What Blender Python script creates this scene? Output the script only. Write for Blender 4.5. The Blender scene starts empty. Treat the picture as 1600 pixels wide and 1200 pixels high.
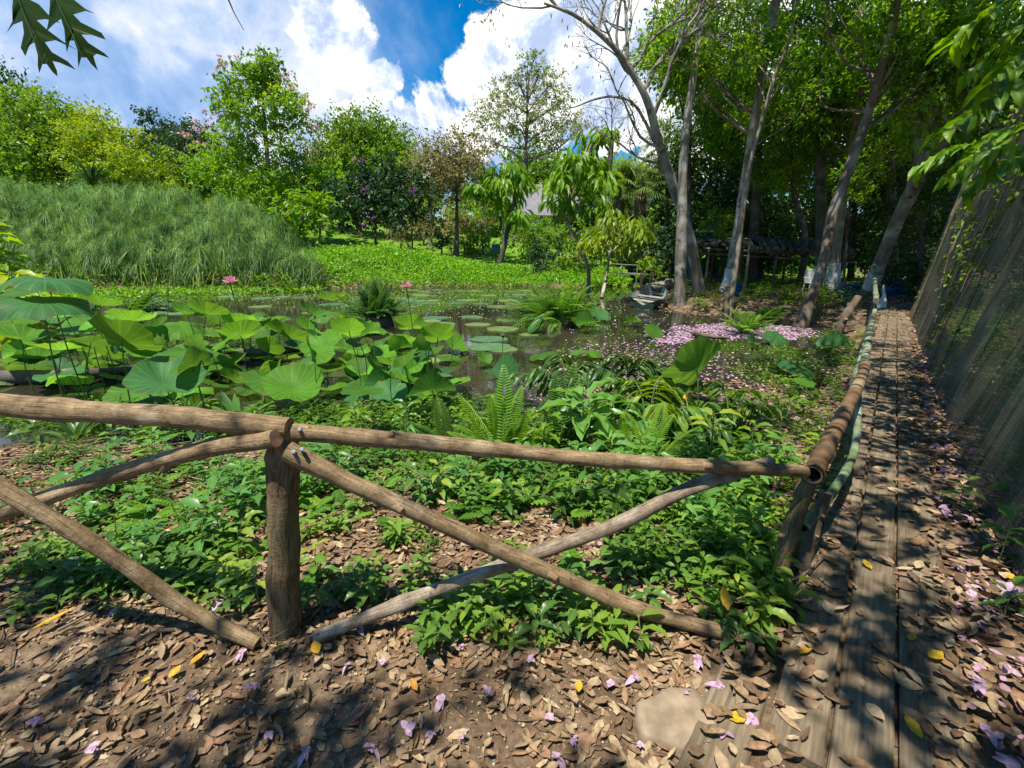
import bpy, math, random
import numpy as np
from mathutils import Vector, Quaternion, Matrix
rng = np.random.default_rng(11); random.seed(11)
R = math.radians
scene = bpy.context.scene
EXPOSURE = 0.68
CLOUD = 0.80
COL = scene.collection

# ---------------------------------------------------------------- camera geometry
FPX = 720.0
PITCH = math.atan(200 / FPX)
CP, SP = math.cos(PITCH), math.sin(PITCH)
EYE = np.array([0, 0, 1.6])
FWD = np.array([0, CP, -SP]); UPV = np.array([0, SP, CP]); RGT = np.array([1.0, 0, 0])
WATER = -0.30

def ray(px, py):
    return FWD + RGT * ((px - 800) / FPX) + UPV * ((600 - py) / FPX)
def at(px, py, Y):
    d = ray(px, py); return EYE + d * (Y / d[1])
def onz(px, py, z=0.0):
    d = ray(px, py); return EYE + d * ((z - 1.6) / d[2])
def zc(Y, z=0.0):
    return Y * CP + (1.6 - z) * SP

PO = np.array([.883, 1.23]); PT = np.array([.627, .779]); PN = np.array([.779, -.627])
def path(s, r, z=0.0):
    p = PO + PT * s + PN * r
    return np.array([p[0], p[1], z])

# ---------------------------------------------------------------- mesh helpers
def nrm(a):
    a = np.asarray(a, float)
    return a / np.maximum(np.linalg.norm(a, axis=-1, keepdims=True), 1e-9)

class MB:
    """collects polygons and links them as ONE mesh object"""
    def __init__(s):
        s.v = []; s.f = []; s.r = []; s.uv = []; s.n = 0; s.hasuv = False
    def add(s, V, F, rnd=0.5, mi=0, uv=None, smooth=False):
        V = np.asarray(V, float).reshape(-1, 3); n = len(V)
        if not isinstance(F, list): F = [F]
        for f in F:
            f = np.asarray(f, np.int64)
            if len(f): s.f.append((f + s.n, mi, smooth))
        s.v.append(V)
        s.r.append(np.full(n, rnd) if np.isscalar(rnd) else np.asarray(rnd, float))
        if uv is None: s.uv.append(np.zeros((n, 3)))
        else:
            s.uv.append(np.asarray(uv, float).reshape(-1, 3)); s.hasuv = True
        s.n += n
    def build(s, name, mats, parent=None, origin=None):
        V = np.concatenate(s.v) if s.v else np.zeros((0, 3))
        if origin is not None: V = V - np.asarray(origin)
        me = bpy.data.meshes.new(name)
        me.vertices.add(len(V)); me.vertices.foreach_set('co', V.astype(np.float32).ravel())
        loops = np.concatenate([f.ravel() for f, _, _ in s.f])
        cnt = np.concatenate([np.full(len(f), f.shape[1]) for f, _, _ in s.f])
        st = np.concatenate([[0], np.cumsum(cnt)[:-1]])
        me.loops.add(len(loops)); me.loops.foreach_set('vertex_index', loops.astype(np.int32))
        me.polygons.add(len(cnt)); me.polygons.foreach_set('loop_start', st.astype(np.int32))
        me.polygons.foreach_set('material_index', np.concatenate([np.full(len(f), m) for f, m, _ in s.f]).astype(np.int32))
        sm = np.concatenate([np.full(len(f), q) for f, _, q in s.f])
        me.update(calc_edges=True)
        me.polygons.foreach_set('use_smooth', sm.astype(bool))
        a = me.attributes.new('rnd', 'FLOAT', 'POINT'); a.data.foreach_set('value', np.concatenate(s.r).astype(np.float32))
        if s.hasuv:
            a = me.attributes.new('luv', 'FLOAT_VECTOR', 'POINT'); a.data.foreach_set('vector', np.concatenate(s.uv).astype(np.float32).ravel())
        if not isinstance(mats, (list, tuple)): mats = [mats]
        for m in mats: me.materials.append(m)
        o = bpy.data.objects.new(name, me); COL.objects.link(o)
        if parent is not None: o.parent = parent
        return o

def tag(o, label=None, cat=None, group=None, kind=None):
    if label: o['label'] = label
    if cat: o['category'] = cat
    if group: o['group'] = group
    if kind: o['kind'] = kind
    return o
def thing(name, label, cat, loc=(0, 0, 0), group=None, rz=0):
    o = bpy.data.objects.new(name, None); COL.objects.link(o)
    o.location = tuple(float(x) for x in loc); o.rotation_euler = (0, 0, rz); o.empty_display_size = .1
    return tag(o, label, cat, group)
def dup(root, loc, rz=0.0, sc=1.0, label=None, group=None):
    r = root.copy(); COL.objects.link(r)
    r.location = tuple(float(x) for x in loc); r.rotation_euler = (0, 0, rz); r.scale = (sc, sc, sc) if np.isscalar(sc) else sc
    if label: r['label'] = label
    if group: r['group'] = group
    for ch in list(root.children):
        c = ch.copy(); COL.objects.link(c); c.parent = r
        for g in list(ch.children):
            d = g.copy(); COL.objects.link(d); d.parent = c
    return r

def spline(P, m):
    P = np.asarray(P, float)
    if len(P) < 3:
        t = np.linspace(0, 1, m)[:, None]; return P[0] * (1 - t) + P[-1] * t
    Q = np.vstack([2 * P[0] - P[1], P, 2 * P[-1] - P[-2]])
    seg = np.linspace(0, len(P) - 1 - 1e-6, m); out = []
    for u in seg:
        i = int(u); t = u - i; a, b, c, d = Q[i:i + 4]
        out.append(.5 * ((2 * b) + (c - a) * t + (2 * a - 5 * b + 4 * c - d) * t * t + (3 * b - a - 3 * c + d) * t ** 3))
    return np.array(out)

def tube(mb, pts, rad, n=8, rnd=.5, mi=0, wob=0.0, cap=True, capmi=None, smooth=True, seed=None):
    pts = np.asarray(pts, float); m = len(pts)
    rad = np.full(m, rad) if np.isscalar(rad) else np.asarray(rad, float)
    T = nrm(np.gradient(pts, axis=0))
    ref = np.array([0, 0, 1.0]) if abs(T[0][2]) < .9 else np.array([1.0, 0, 0])
    U = nrm(np.cross(T[0], ref)); Us = []
    for i in range(m):
        U = nrm(U - T[i] * np.dot(U, T[i])); Us.append(U)
    Us = np.array(Us); Vs = np.cross(T, Us)
    a = np.linspace(0, 2 * np.pi, n, endpoint=False)
    g = np.random.default_rng(seed if seed is not None else rng.integers(1 << 30))
    rr = rad[:, None] * np.ones(n)
    if wob:
        ph = g.uniform(0, 6.28, 6); s = np.linspace(0, 1, m)[:, None] * m * .35
        rr = rr * (1 + wob * (np.sin(2 * a + ph[0] + s) * .5 + np.sin(3 * a + ph[1] - s * 1.7) * .4 + np.sin(s * 2.3 + ph[2]) * .6 + g.normal(0, .35, (m, n))))
    V = pts[:, None] + rr[..., None] * (np.cos(a)[None, :, None] * Us[:, None] + np.sin(a)[None, :, None] * Vs[:, None])
    idx = np.arange(m * n).reshape(m, n); nx = np.roll(idx, -1, 1)
    F = np.stack([idx[:-1], nx[:-1], nx[1:], idx[1:]], -1).reshape(-1, 4)
    L = np.concatenate([[0], np.cumsum(np.linalg.norm(np.diff(pts, axis=0), axis=1))])
    uv = np.stack([np.repeat(L[:, None], n, 1), np.repeat((a / 6.2832)[None], m, 0), np.zeros((m, n))], -1)
    mb.add(V.reshape(-1, 3), F, rnd, mi, uv.reshape(-1, 3), smooth)
    if cap:
        for e, ring in ((0, idx[0][::-1]), (m - 1, idx[-1])):
            k = len(ring); Vc = V.reshape(-1, 3)[ring]
            mb.add(np.vstack([Vc, pts[e]]), np.array([[j, (j + 1) % k, k] for j in range(k)]), rnd, mi if capmi is None else capmi)

def box(mb, c, s, rz=0.0, rnd=.5, mi=0, M=None, bev=0.0):
    x, y, z = np.asarray(s) / 2
    if bev > 0:
        b = min(bev, x * .9, y * .9, z * .9)
        V = []
        for sx in (-1, 1):
            for sy in (-1, 1):
                for sz in (-1, 1):
                    V += [(sx * (x - b), sy * (y - b), sz * z), (sx * (x - b), sy * y, sz * (z - b)), (sx * x, sy * (y - b), sz * (z - b))]
        bm = bmesh_hull(V)
        V, Fs = bm
    else:
        V = [(-x, -y, -z), (x, -y, -z), (x, y, -z), (-x, y, -z), (-x, -y, z), (x, -y, z), (x, y, z), (-x, y, z)]
        Fs = [np.array([[0, 3, 2, 1], [4, 5, 6, 7], [0, 1, 5, 4], [1, 2, 6, 5], [2, 3, 7, 6], [3, 0, 4, 7]])]
    V = np.array(V)
    if M is not None: V = V @ np.asarray(M).T
    c_, s_ = math.cos(rz), math.sin(rz)
    V = np.stack([V[:, 0] * c_ - V[:, 1] * s_, V[:, 0] * s_ + V[:, 1] * c_, V[:, 2]], -1) + np.asarray(c)
    mb.add(V, Fs, rnd, mi)

import bmesh
def bmesh_hull(V):
    bm = bmesh.new()
    for v in V: bm.verts.new(v)
    bmesh.ops.convex_hull(bm, input=bm.verts)
    bm.verts.index_update()
    vs = [tuple(v.co) for v in bm.verts]; d = {}
    for f in bm.faces: d.setdefault(len(f.verts), []).append([v.index for v in f.verts])
    bm.free()
    return vs, [np.array(x) for x in d.values()]

# leaf templates: (along, across, up)
LEAF4 = (np.array([(0, 0, 0), (.45, .5, .07), (1, 0, -.12), (.45, -.5, .07)]), np.array([(0, 2, 1), (0, 3, 2)]))
LEAF8 = (np.array([(0, 0, 0), (.3, .46, .09), (.3, 0, .02), (.3, -.46, .09), (.68, .38, .04), (.68, 0, -.04), (.68, -.38, .04), (1, 0, -.17)]),
         np.array([(0, 2, 1), (0, 3, 2), (1, 2, 5), (1, 5, 4), (2, 3, 6), (2, 6, 5), (4, 5, 7), (5, 6, 7)]))
CURL = (np.array([(0, 0, .04), (.22, .36, .09), (.25, 0, .0), (.27, -.42, .04), (.55, .5, .11), (.55, 0, .01), (.53, -.46, .05), (.83, .25, .09), (.82, 0, .04), (.80, -.3, .05), (1, .05, .12)]),
        np.array([(0, 2, 1), (0, 3, 2), (1, 2, 5), (1, 5, 4), (2, 3, 6), (2, 6, 5), (4, 5, 8), (4, 8, 7), (5, 6, 9), (5, 9, 8), (7, 8, 10), (8, 9, 10)]))
def hires_leaf(rows=7, fold=.10, droop=.18, wave=.03):
    t = np.linspace(0, 1, rows); V = [(0, 0, 0)]; F = []
    for i in range(1, rows - 1):
        w = .5 * math.sin(math.pi * t[i] ** .8) ** .85; z = .06 * math.sin(math.pi * t[i]) - droop * t[i] ** 2
        V += [(t[i], w, z + fold * w * 2 + wave * (-1) ** i), (t[i], w * .5, z + fold * w * .8), (t[i], 0, z), (t[i], -w * .5, z + fold * w * .8), (t[i], -w, z + fold * w * 2 + wave * (-1) ** (i + 1))]
    V.append((1, 0, -droop)); n = len(V) - 1
    for k in range(4): F.append((0, k + 2, k + 1)); F.append((n, n - 5 + k, n - 4 + k))
    for i in range(rows - 3):
        for k in range(4):
            a = 1 + i * 5 + k; F += [(a, a + 1, a + 6), (a, a + 6, a + 5)]
    return np.array(V, float), np.array(F)
LEAFH = hires_leaf()
CURL2 = (CURL[0] * np.array([1, 1.15, 1]) * np.array([1, 1, -.6]) + np.array([0, 0, .05]), CURL[1])      # cupped downwards
CURL3 = (np.array([(0, 0, .02), (.2, .4, .05), (.2, 0, .0), (.2, -.4, .10), (.5, .55, .05), (.5, 0, .02), (.5, -.35, .16), (.62, .3, .09), (.7, 0, .05), (.58, -.3, .13), (.75, .1, .07)]), CURL[1])   # torn off short
CURL4 = (CURL[0] * np.array([1, .75, 2.6]), CURL[1])     # rolled up
def leaves(mb, C, D, U, L, Wd, T=LEAF4, rnd=None, mi=0, smooth=False, droopcurl=None):
    C = np.asarray(C, float).reshape(-1, 3); N = len(C)
    if N == 0: return
    tv, tf = T; k = len(tv)
    D = nrm(np.broadcast_to(D, C.shape)); U = np.broadcast_to(U, C.shape)
    S = nrm(np.cross(D, U)); Nn = np.cross(S, D)
    L = np.broadcast_to(np.asarray(L, float), (N,)); Wd = np.broadcast_to(np.asarray(Wd, float), (N,))
    V = C[:, None] + (L[:, None] * tv[:, 0])[..., None] * D[:, None] + (Wd[:, None] * tv[:, 1])[..., None] * S[:, None] + (L[:, None] * tv[:, 2])[..., None] * Nn[:, None]
    F = tf[None] + (np.arange(N) * k)[:, None, None]
    if rnd is None: rnd = rng.random(N)
    uv = np.tile(np.stack([tv[:, 0], tv[:, 1], 0 * tv[:, 0]], -1), (N, 1))
    mb.add(V.reshape(-1, 3), F.reshape(-1, 3), np.repeat(np.broadcast_to(rnd, (N,)), k), mi, uv if k > 4 else None, smooth)

def sph(n):
    return nrm(rng.normal(size=(n, 3)))

# ---------------------------------------------------------------- materials
def newmat(name):
    m = bpy.data.materials.new(name); m.use_nodes = True
    nt = m.node_tree; nt.nodes.clear()
    out = nt.nodes.new('ShaderNodeOutputMaterial')
    return m, nt, out
def N(nt, t, **kw):
    n = nt.nodes.new(t)
    for k, v in kw.items():
        if k in n.inputs.keys() if isinstance(k, str) else False: n.inputs[k].default_value = v
        else: setattr(n, k, v)
    return n
def ramp(nt, cols, interp='LINEAR'):
    r = nt.nodes.new('ShaderNodeValToRGB'); e = r.color_ramp.elements; r.color_ramp.interpolation = interp
    while len(e) > 1: e.remove(e[-1])
    for i, (p, c) in enumerate(cols):
        x = e[0] if i == 0 else e.new(p)
        x.position = p; x.color = (*c, 1)
    return r
def attr(nt, name):
    a = nt.nodes.new('ShaderNodeAttribute'); a.attribute_name = name; return a

def leafmat(name, cols, trans=.38, rough=.42, spec=.35, tcol=None, veins=False, nscale=0):
    m, nt, out = newmat(name); lk = nt.links.new
    a = attr(nt, 'rnd')
    n = len(cols); r = ramp(nt, [(i / max(1, n - 1), c) for i, c in enumerate(cols)])
    lk(a.outputs['Fac'], r.inputs[0]); col = r.outputs[0]
    if veins:
        l = attr(nt, 'luv'); sx = N(nt, 'ShaderNodeSeparateXYZ'); lk(l.outputs['Vector'], sx.inputs[0])
        ab = N(nt, 'ShaderNodeMath', operation='ABSOLUTE'); lk(sx.outputs[1], ab.inputs[0])
        ma = N(nt, 'ShaderNodeMath', operation='MULTIPLY_ADD'); lk(ab.outputs[0], ma.inputs[0]); ma.inputs[1].default_value = -7
        m8 = N(nt, 'ShaderNodeMath', operation='MULTIPLY'); lk(sx.outputs[0], m8.inputs[0]); m8.inputs[1].default_value = 9; lk(m8.outputs[0], ma.inputs[2])
        fr = N(nt, 'ShaderNodeMath', operation='PINGPONG'); lk(ma.outputs[0], fr.inputs[0]); fr.inputs[1].default_value = .5
        lt = N(nt, 'ShaderNodeMath', operation='LESS_THAN'); lk(fr.outputs[0], lt.inputs[0]); lt.inputs[1].default_value = .07
        mid = N(nt, 'ShaderNodeMath', operation='LESS_THAN'); lk(ab.outputs[0], mid.inputs[0]); mid.inputs[1].default_value = .03
        mx = N(nt, 'ShaderNodeMath', operation='MAXIMUM'); lk(lt.outputs[0], mx.inputs[0]); lk(mid.outputs[0], mx.inputs[1])
        mf = N(nt, 'ShaderNodeMath', operation='MULTIPLY'); lk(mx.outputs[0], mf.inputs[0]); mf.inputs[1].default_value = .35
        mi = N(nt, 'ShaderNodeMix', data_type='RGBA', blend_type='MIX'); lk(mf.outputs[0], mi.inputs[0]); lk(col, mi.inputs[6])
        mi.inputs[7].default_value = (.22, .33, .10, 1); col = mi.outputs[2]
    if nscale:
        g = N(nt, 'ShaderNodeNewGeometry'); nz = N(nt, 'ShaderNodeTexNoise'); nz.inputs['Scale'].default_value = nscale; lk(g.outputs['Position'], nz.inputs['Vector'])
        hs = N(nt, 'ShaderNodeHueSaturation'); mr = N(nt, 'ShaderNodeMapRange'); mr.inputs[1].default_value = .3; mr.inputs[2].default_value = .7; mr.inputs[3].default_value = .7; mr.inputs[4].default_value = 1.3
        lk(nz.outputs[0], mr.inputs[0]); lk(mr.outputs[0], hs.inputs['Value']); lk(col, hs.inputs['Color']); col = hs.outputs[0]
    p = N(nt, 'ShaderNodeBsdfPrincipled'); p.inputs['Roughness'].default_value = rough; p.inputs['Specular IOR Level'].default_value = spec
    lk(col, p.inputs['Base Color'])
    if trans > 0:
        t = N(nt, 'ShaderNodeBsdfTranslucent')
        hs = N(nt, 'ShaderNodeHueSaturation'); hs.inputs['Hue'].default_value = .482; hs.inputs['Saturation'].default_value = 1.15; hs.inputs['Value'].default_value = 1.9
        lk(col, hs.inputs['Color']); lk(hs.outputs[0], t.inputs['Color'])
        mx = N(nt, 'ShaderNodeMixShader'); mx.inputs[0].default_value = trans
        lk(p.outputs[0], mx.inputs[1]); lk(t.outputs[0], mx.inputs[2]); lk(mx.outputs[0], out.inputs[0])
    else: lk(p.outputs[0], out.inputs[0])
    return m

def barkmat(name, c1, c2, c3=None, scale=6.0, stretch=.25, rough=.85, bump=.35, moss=None, patch=.55, fine=False):
    m, nt, out = newmat(name); lk = nt.links.new
    tc = N(nt, 'ShaderNodeTexCoord')
    n1 = N(nt, 'ShaderNodeTexNoise'); n1.inputs['Scale'].default_value = scale; n1.inputs['Detail'].default_value = 7; n1.inputs['Roughness'].default_value = .65
    mp = N(nt, 'ShaderNodeMapping'); mp.inputs['Scale'].default_value = (1, 1, stretch); lk(tc.outputs['Object'], mp.inputs[0]); lk(mp.outputs[0], n1.inputs['Vector'])
    r = ramp(nt, [(.3, c1), (.62, c2)]); lk(n1.outputs[0], r.inputs[0]); col = r.outputs[0]
    n2 = N(nt, 'ShaderNodeTexNoise'); n2.inputs['Scale'].default_value = scale * .35; n2.inputs['Detail'].default_value = 5; lk(tc.outputs['Object'], n2.inputs['Vector'])
    if c3 is not None:
        rr = ramp(nt, [(patch - .04, (0, 0, 0)), (patch + .08, (1, 1, 1))]); lk(n2.outputs[0], rr.inputs[0])
        mi = N(nt, 'ShaderNodeMix', data_type='RGBA'); lk(rr.outputs[0], mi.inputs[0]); lk(col, mi.inputs[6]); mi.inputs[7].default_value = (*c3, 1); col = mi.outputs[2]
    if moss is not None:
        n3 = N(nt, 'ShaderNodeTexNoise'); n3.inputs['Scale'].default_value = scale * 1.1; n3.inputs['Detail'].default_value = 6; lk(tc.outputs['Object'], n3.inputs['Vector'])
        rr = ramp(nt, [(.55, (0, 0, 0)), (.68, (1, 1, 1))]); lk(n3.outputs[0], rr.inputs[0])
        mi = N(nt, 'ShaderNodeMix', data_type='RGBA'); lk(rr.outputs[0], mi.inputs[0]); lk(col, mi.inputs[6]); mi.inputs[7].default_value = (*moss, 1); col = mi.outputs[2]
    hsrc = n1.outputs[0]
    if fine:   # cracks and flecks of loose bark
        n4 = N(nt, 'ShaderNodeTexNoise'); n4.inputs['Scale'].default_value = 75; n4.inputs['Detail'].default_value = 5; n4.inputs['Roughness'].default_value = .7; lk(tc.outputs['Object'], n4.inputs['Vector'])
        at_ = attr(nt, 'luv'); m3 = N(nt, 'ShaderNodeMapping'); m3.inputs['Scale'].default_value = (4, 13, 1); lk(at_.outputs['Vector'], m3.inputs[0])
        n5 = N(nt, 'ShaderNodeTexNoise'); n5.inputs['Scale'].default_value = 2.4; n5.inputs['Detail'].default_value = 6; n5.inputs['Roughness'].default_value = .6; n5.inputs['Distortion'].default_value = .6; lk(m3.outputs[0], n5.inputs['Vector'])
        vo = N(nt, 'ShaderNodeTexVoronoi'); vo.inputs['Scale'].default_value = 14; lk(tc.outputs['Object'], vo.inputs['Vector'])
        f1 = ramp(nt, [(.34, (.35, .32, .30)), (.56, (1, 1, 1))]); lk(n4.outputs[0], f1.inputs[0]); f2 = ramp(nt, [(.06, (.25, .21, .18)), (.12, (1, 1, 1))]); lk(vo.outputs['Distance'], f2.inputs[0]); f3 = ramp(nt, [(.34, (.30, .25, .20)), (.47, (.88, .85, .82)), (.66, (1.3, 1.24, 1.14))]); lk(n5.outputs[0], f3.inputs[0])
        for f_, am in ((f1, .4), (f2, .7), (f3, .9)):
            mi = N(nt, 'ShaderNodeMix', data_type='RGBA', blend_type='MULTIPLY'); mi.inputs[0].default_value = am; lk(col, mi.inputs[6]); lk(f_.outputs[0], mi.inputs[7]); col = mi.outputs[2]
        ad = N(nt, 'ShaderNodeMath', operation='ADD'); lk(n5.outputs[0], ad.inputs[0]); lk(n4.outputs[0], ad.inputs[1]); hsrc = ad.outputs[0]
    p = N(nt, 'ShaderNodeBsdfPrincipled'); p.inputs['Roughness'].default_value = rough; p.inputs['Specular IOR Level'].default_value = .2; lk(col, p.inputs['Base Color'])
    b = N(nt, 'ShaderNodeBump'); b.inputs['Strength'].default_value = bump; b.inputs['Distance'].default_value = .03; lk(hsrc, b.inputs['Height']); lk(b.outputs[0], p.inputs['Normal'])
    lk(p.outputs[0], out.inputs[0]); return m

def plainmat(name, c, rough=.6, var=.15, scale=8, spec=.3, metal=0):
    m, nt, out = newmat(name); lk = nt.links.new
    tc = N(nt, 'ShaderNodeTexCoord'); n1 = N(nt, 'ShaderNodeTexNoise'); n1.inputs['Scale'].default_value = scale; n1.inputs['Detail'].default_value = 6
    lk(tc.outputs['Object'], n1.inputs['Vector'])
    c = np.array(c); r = ramp(nt, [(.3, tuple(c * (1 - var))), (.7, tuple(np.minimum(c * (1 + var), 1)))]); lk(n1.outputs[0], r.inputs[0])
    p = N(nt, 'ShaderNodeBsdfPrincipled'); p.inputs['Roughness'].default_value = rough; p.inputs['Specular IOR Level'].default_value = spec; p.inputs['Metallic'].default_value = metal
    lk(r.outputs[0], p.inputs['Base Color']); lk(p.outputs[0], out.inputs[0]); return m

def rampmat(name, cols, rough=.7, interp='LINEAR', trans=0.0, spec=.25):
    m, nt, out = newmat(name); lk = nt.links.new
    a = attr(nt, 'rnd'); n = len(cols)
    r = ramp(nt, [(i / n if interp == 'CONSTANT' else i / max(1, n - 1), c) for i, c in enumerate(cols)], interp); lk(a.outputs['Fac'], r.inputs[0])
    tc = N(nt, 'ShaderNodeNewGeometry'); n1 = N(nt, 'ShaderNodeTexNoise'); n1.inputs['Scale'].default_value = 60; n1.inputs['Detail'].default_value = 4
    lk(tc.outputs['Position'], n1.inputs['Vector'])
    hs = N(nt, 'ShaderNodeHueSaturation'); mr = N(nt, 'ShaderNodeMapRange'); mr.inputs[1].default_value = .3; mr.inputs[2].default_value = .7; mr.inputs[3].default_value = .72; mr.inputs[4].default_value = 1.25
    lk(n1.outputs[0], mr.inputs[0]); lk(mr.outputs[0], hs.inputs['Value']); lk(r.outputs[0], hs.inputs['Color'])
    p = N(nt, 'ShaderNodeBsdfPrincipled'); p.inputs['Roughness'].default_value = rough; p.inputs['Specular IOR Level'].default_value = spec
    lk(hs.outputs[0], p.inputs['Base Color'])
    if trans:
        t = N(nt, 'ShaderNodeBsdfTranslucent'); lk(hs.outputs[0], t.inputs['Color']); mx = N(nt, 'ShaderNodeMixShader'); mx.inputs[0].default_value = trans
        lk(p.outputs[0], mx.inputs[1]); lk(t.outputs[0], mx.inputs[2]); lk(mx.outputs[0], out.inputs[0])
    else: lk(p.outputs[0], out.inputs[0])
    return m

M = {}
M['far_green'] = leafmat('far_green_leaf', [(.07, .145, .014), (.14, .25, .024), (.22, .35, .04)], .35)
M['dark_green'] = leafmat('dark_green_leaf', [(.018, .05, .016), (.035, .08, .022), (.06, .11, .03)], .25)
M['yellow_green'] = leafmat('yellow_green_leaf', [(.13, .22, .015), (.21, .31, .02), (.30, .38, .03)], .4)
M['fresh_green'] = leafmat('fresh_green_leaf', [(.08, .18, .014), (.15, .29, .02), (.24, .39, .035)], .42)
M['olive'] = leafmat('olive_dry_leaf', [(.11, .13, .03), (.20, .20, .06), (.30, .22, .10), (.16, .20, .04)], .35)
M['pale_dry'] = leafmat('pale_sparse_leaf', [(.15, .17, .05), (.23, .23, .08), (.27, .21, .11), (.16, .22, .05)], .35)
M['blossom'] = leafmat('pink_blossom', [(.42, .24, .20), (.55, .33, .30), (.36, .26, .16)], .3)
M['canopy'] = leafmat('canopy_leaf', [(.045, .115, .01), (.11, .225, .015), (.20, .35, .028)], .5, .42, .35)
M['canopy_deep'] = leafmat('canopy_deep_leaf', [(.015, .045, .008), (.035, .085, .014), (.06, .12, .018)], .35)
M['ground_leaf'] = leafmat('ground_plant_leaf', [(.035, .08, .012), (.07, .15, .018), (.13, .25, .022), (.21, .33, .03)], .38, .42, .3)
M['seedling'] = leafmat('seedling_leaf', [(.03, .08, .012), (.065, .15, .02), (.14, .26, .028), (.27, .34, .04)], .36, .42, .32, veins=True)
M['broad'] = leafmat('broad_leaf', [(.05, .15, .03), (.10, .25, .04), (.17, .33, .06)], .35, .35, .45, veins=True)
M['glossy'] = leafmat('glossy_dark_leaf', [(.022, .065, .014), (.045, .115, .018), (.085, .18, .025)], .3, .36, .38, veins=True)
M['fern'] = leafmat('fern_leaf', [(.07, .18, .02), (.13, .28, .025), (.22, .36, .04)], .4)
M['fern_dark'] = leafmat('dark_fern_leaf', [(.03, .09, .02), (.06, .15, .025), (.10, .20, .03)], .35)
M['papyrus'] = leafmat('papyrus_ray', [(.045, .12, .022), (.135, .25, .06), (.28, .41, .13)], .35, .5)
M['mat_green'] = leafmat('floating_mat_leaf', [(.09, .24, .012), (.16, .36, .015), (.27, .46, .03)], .35)
M['litter'] = rampmat('dead_leaf', [(.21, .13, .065), (.31, .205, .11), (.24, .135, .07), (.35, .25, .14), (.13, .08, .042), (.30, .175, .095), (.42, .31, .18), (.22, .15, .09), (.15, .09, .05), (.28, .20, .115)], .7, 'CONSTANT', .12)
M['yellow_leaf'] = rampmat('yellow_fallen_leaf', [(.50, .26, .02), (.55, .38, .03), (.52, .20, .03)], .5, trans=.25)
M['petal'] = rampmat('fallen_petal', [(.46, .27, .38), (.58, .40, .50), (.38, .23, .30), (.54, .42, .46)], .6, trans=.2)
M['petal_dry'] = rampmat('wilted_petal', [(.38, .20, .26), (.50, .30, .36), (.30, .17, .18), (.55, .38, .42)], .7, trans=.15)
M['pink_lotus'] = rampmat('lotus_petal', [(.62, .16, .28), (.75, .30, .42), (.80, .45, .50)], .5, trans=.35)
M['stem_green'] = plainmat('green_stem', (.09, .15, .04), .6, .3, 12)
M['stem_brown'] = plainmat('brown_stem', (.12, .08, .05), .8, .3, 20)
M['fence_bark'] = barkmat('fence_pole_bark', (.14, .092, .045), (.35, .255, .145), (.48, .39, .26), 12, .8, .8, .4, patch=.6, fine=True)
M['fence_grey'] = barkmat('weathered_pole_bark', (.15, .115, .08), (.32, .26, .19), (.42, .37, .30), 16, .8, .85, .35, patch=.56, fine=True)
M['post_bark'] = barkmat('fence_post_bark', (.11, .08, .04), (.24, .18, .10), (.19, .165, .085), 14, .35, .85, .5, fine=True)
M['cutwood'] = plainmat('cut_wood_end', (.28, .16, .09), .85, .35, 30)
M['bamboo_green'] = barkmat('green_bamboo_skin', (.07, .10, .045), (.14, .19, .09), (.27, .30, .20), 9, 2, .55, .1, patch=.5)
M['bamboo_brown'] = barkmat('brown_bamboo_skin', (.10, .055, .03), (.21, .13, .07), (.30, .22, .13), 7, .5, .5, .12, patch=.6)
M['bark_grey'] = barkmat('grey_bark', (.11, .09, .068), (.28, .25, .195), (.43, .40, .34), 4.5, .2, .9, .6, moss=(.10, .12, .05))
M['bark_dark'] = barkmat('dark_bark', (.05, .04, .03), (.12, .10, .075), (.17, .15, .11), 4, .2, .9, .6)
M['bark_pale'] = barkmat('pale_bark', (.13, .10, .065), (.29, .235, .165), (.38, .34, .26), 4.5, .2, .9, .4)
M['bark_brown'] = barkmat('brown_bark', (.07, .052, .034), (.165, .125, .085), (.25, .21, .155), 5, .2, .9, .6)
M['whitewash'] = barkmat('whitewash', (.42, .40, .36), (.66, .65, .61), (.30, .27, .22), 6, .6, .9, .3, patch=.6)
M['nail'] = plainmat('galvanised_nail', (.62, .63, .65), .35, .1, 20, .5, .6)
M['wire'] = plainmat('rusty_wire', (.12, .09, .07), .6, .2, 20)
# ================================================================ THE SETTING
pond_px = [(-900, 700), (60, 690), (420, 688), (700, 700), (790, 722), (930, 705), (1110, 700), (1215, 668), (1262, 610), (1300, 570), (1325, 535), (1300, 507), (1180, 493), (1090, 493), (1040, 484),
           (1032, 462), (1022, 440), (942, 435), (938, 447), (880, 449), (800, 446), (650, 448), (480, 452), (300, 455), (120, 458), (-300, 462), (-1500, 480)]
POND = np.array([onz(x, y, WATER)[:2] for x, y in pond_px])
def pond_sd(P):
    """signed distance to the shoreline, negative inside"""
    P = np.asarray(P, float).reshape(-1, 2); d = np.full(len(P), 1e9); ins = np.zeros(len(P), bool)
    for i in range(len(POND)):
        a = POND[i]; b = POND[(i + 1) % len(POND)]; e = b - a
        w = P - a; t = np.clip((w @ e) / (e @ e), 0, 1)[:, None]
        d = np.minimum(d, np.linalg.norm(w - e * t, axis=1))
        c = ((a[1] <= P[:, 1]) & (b[1] > P[:, 1])) | ((b[1] <= P[:, 1]) & (a[1] > P[:, 1]))
        with np.errstate(divide='ignore', invalid='ignore'):
            xx = a[0] + (P[:, 1] - a[1]) / (b[1] - a[1]) * e[0]
        ins ^= c & (P[:, 0] < xx)
    return np.where(ins, -d, d)
def sstep(a, b, x):
    t = np.clip((x - a) / (b - a), 0, 1); return t * t * (3 - 2 * t)
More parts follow.
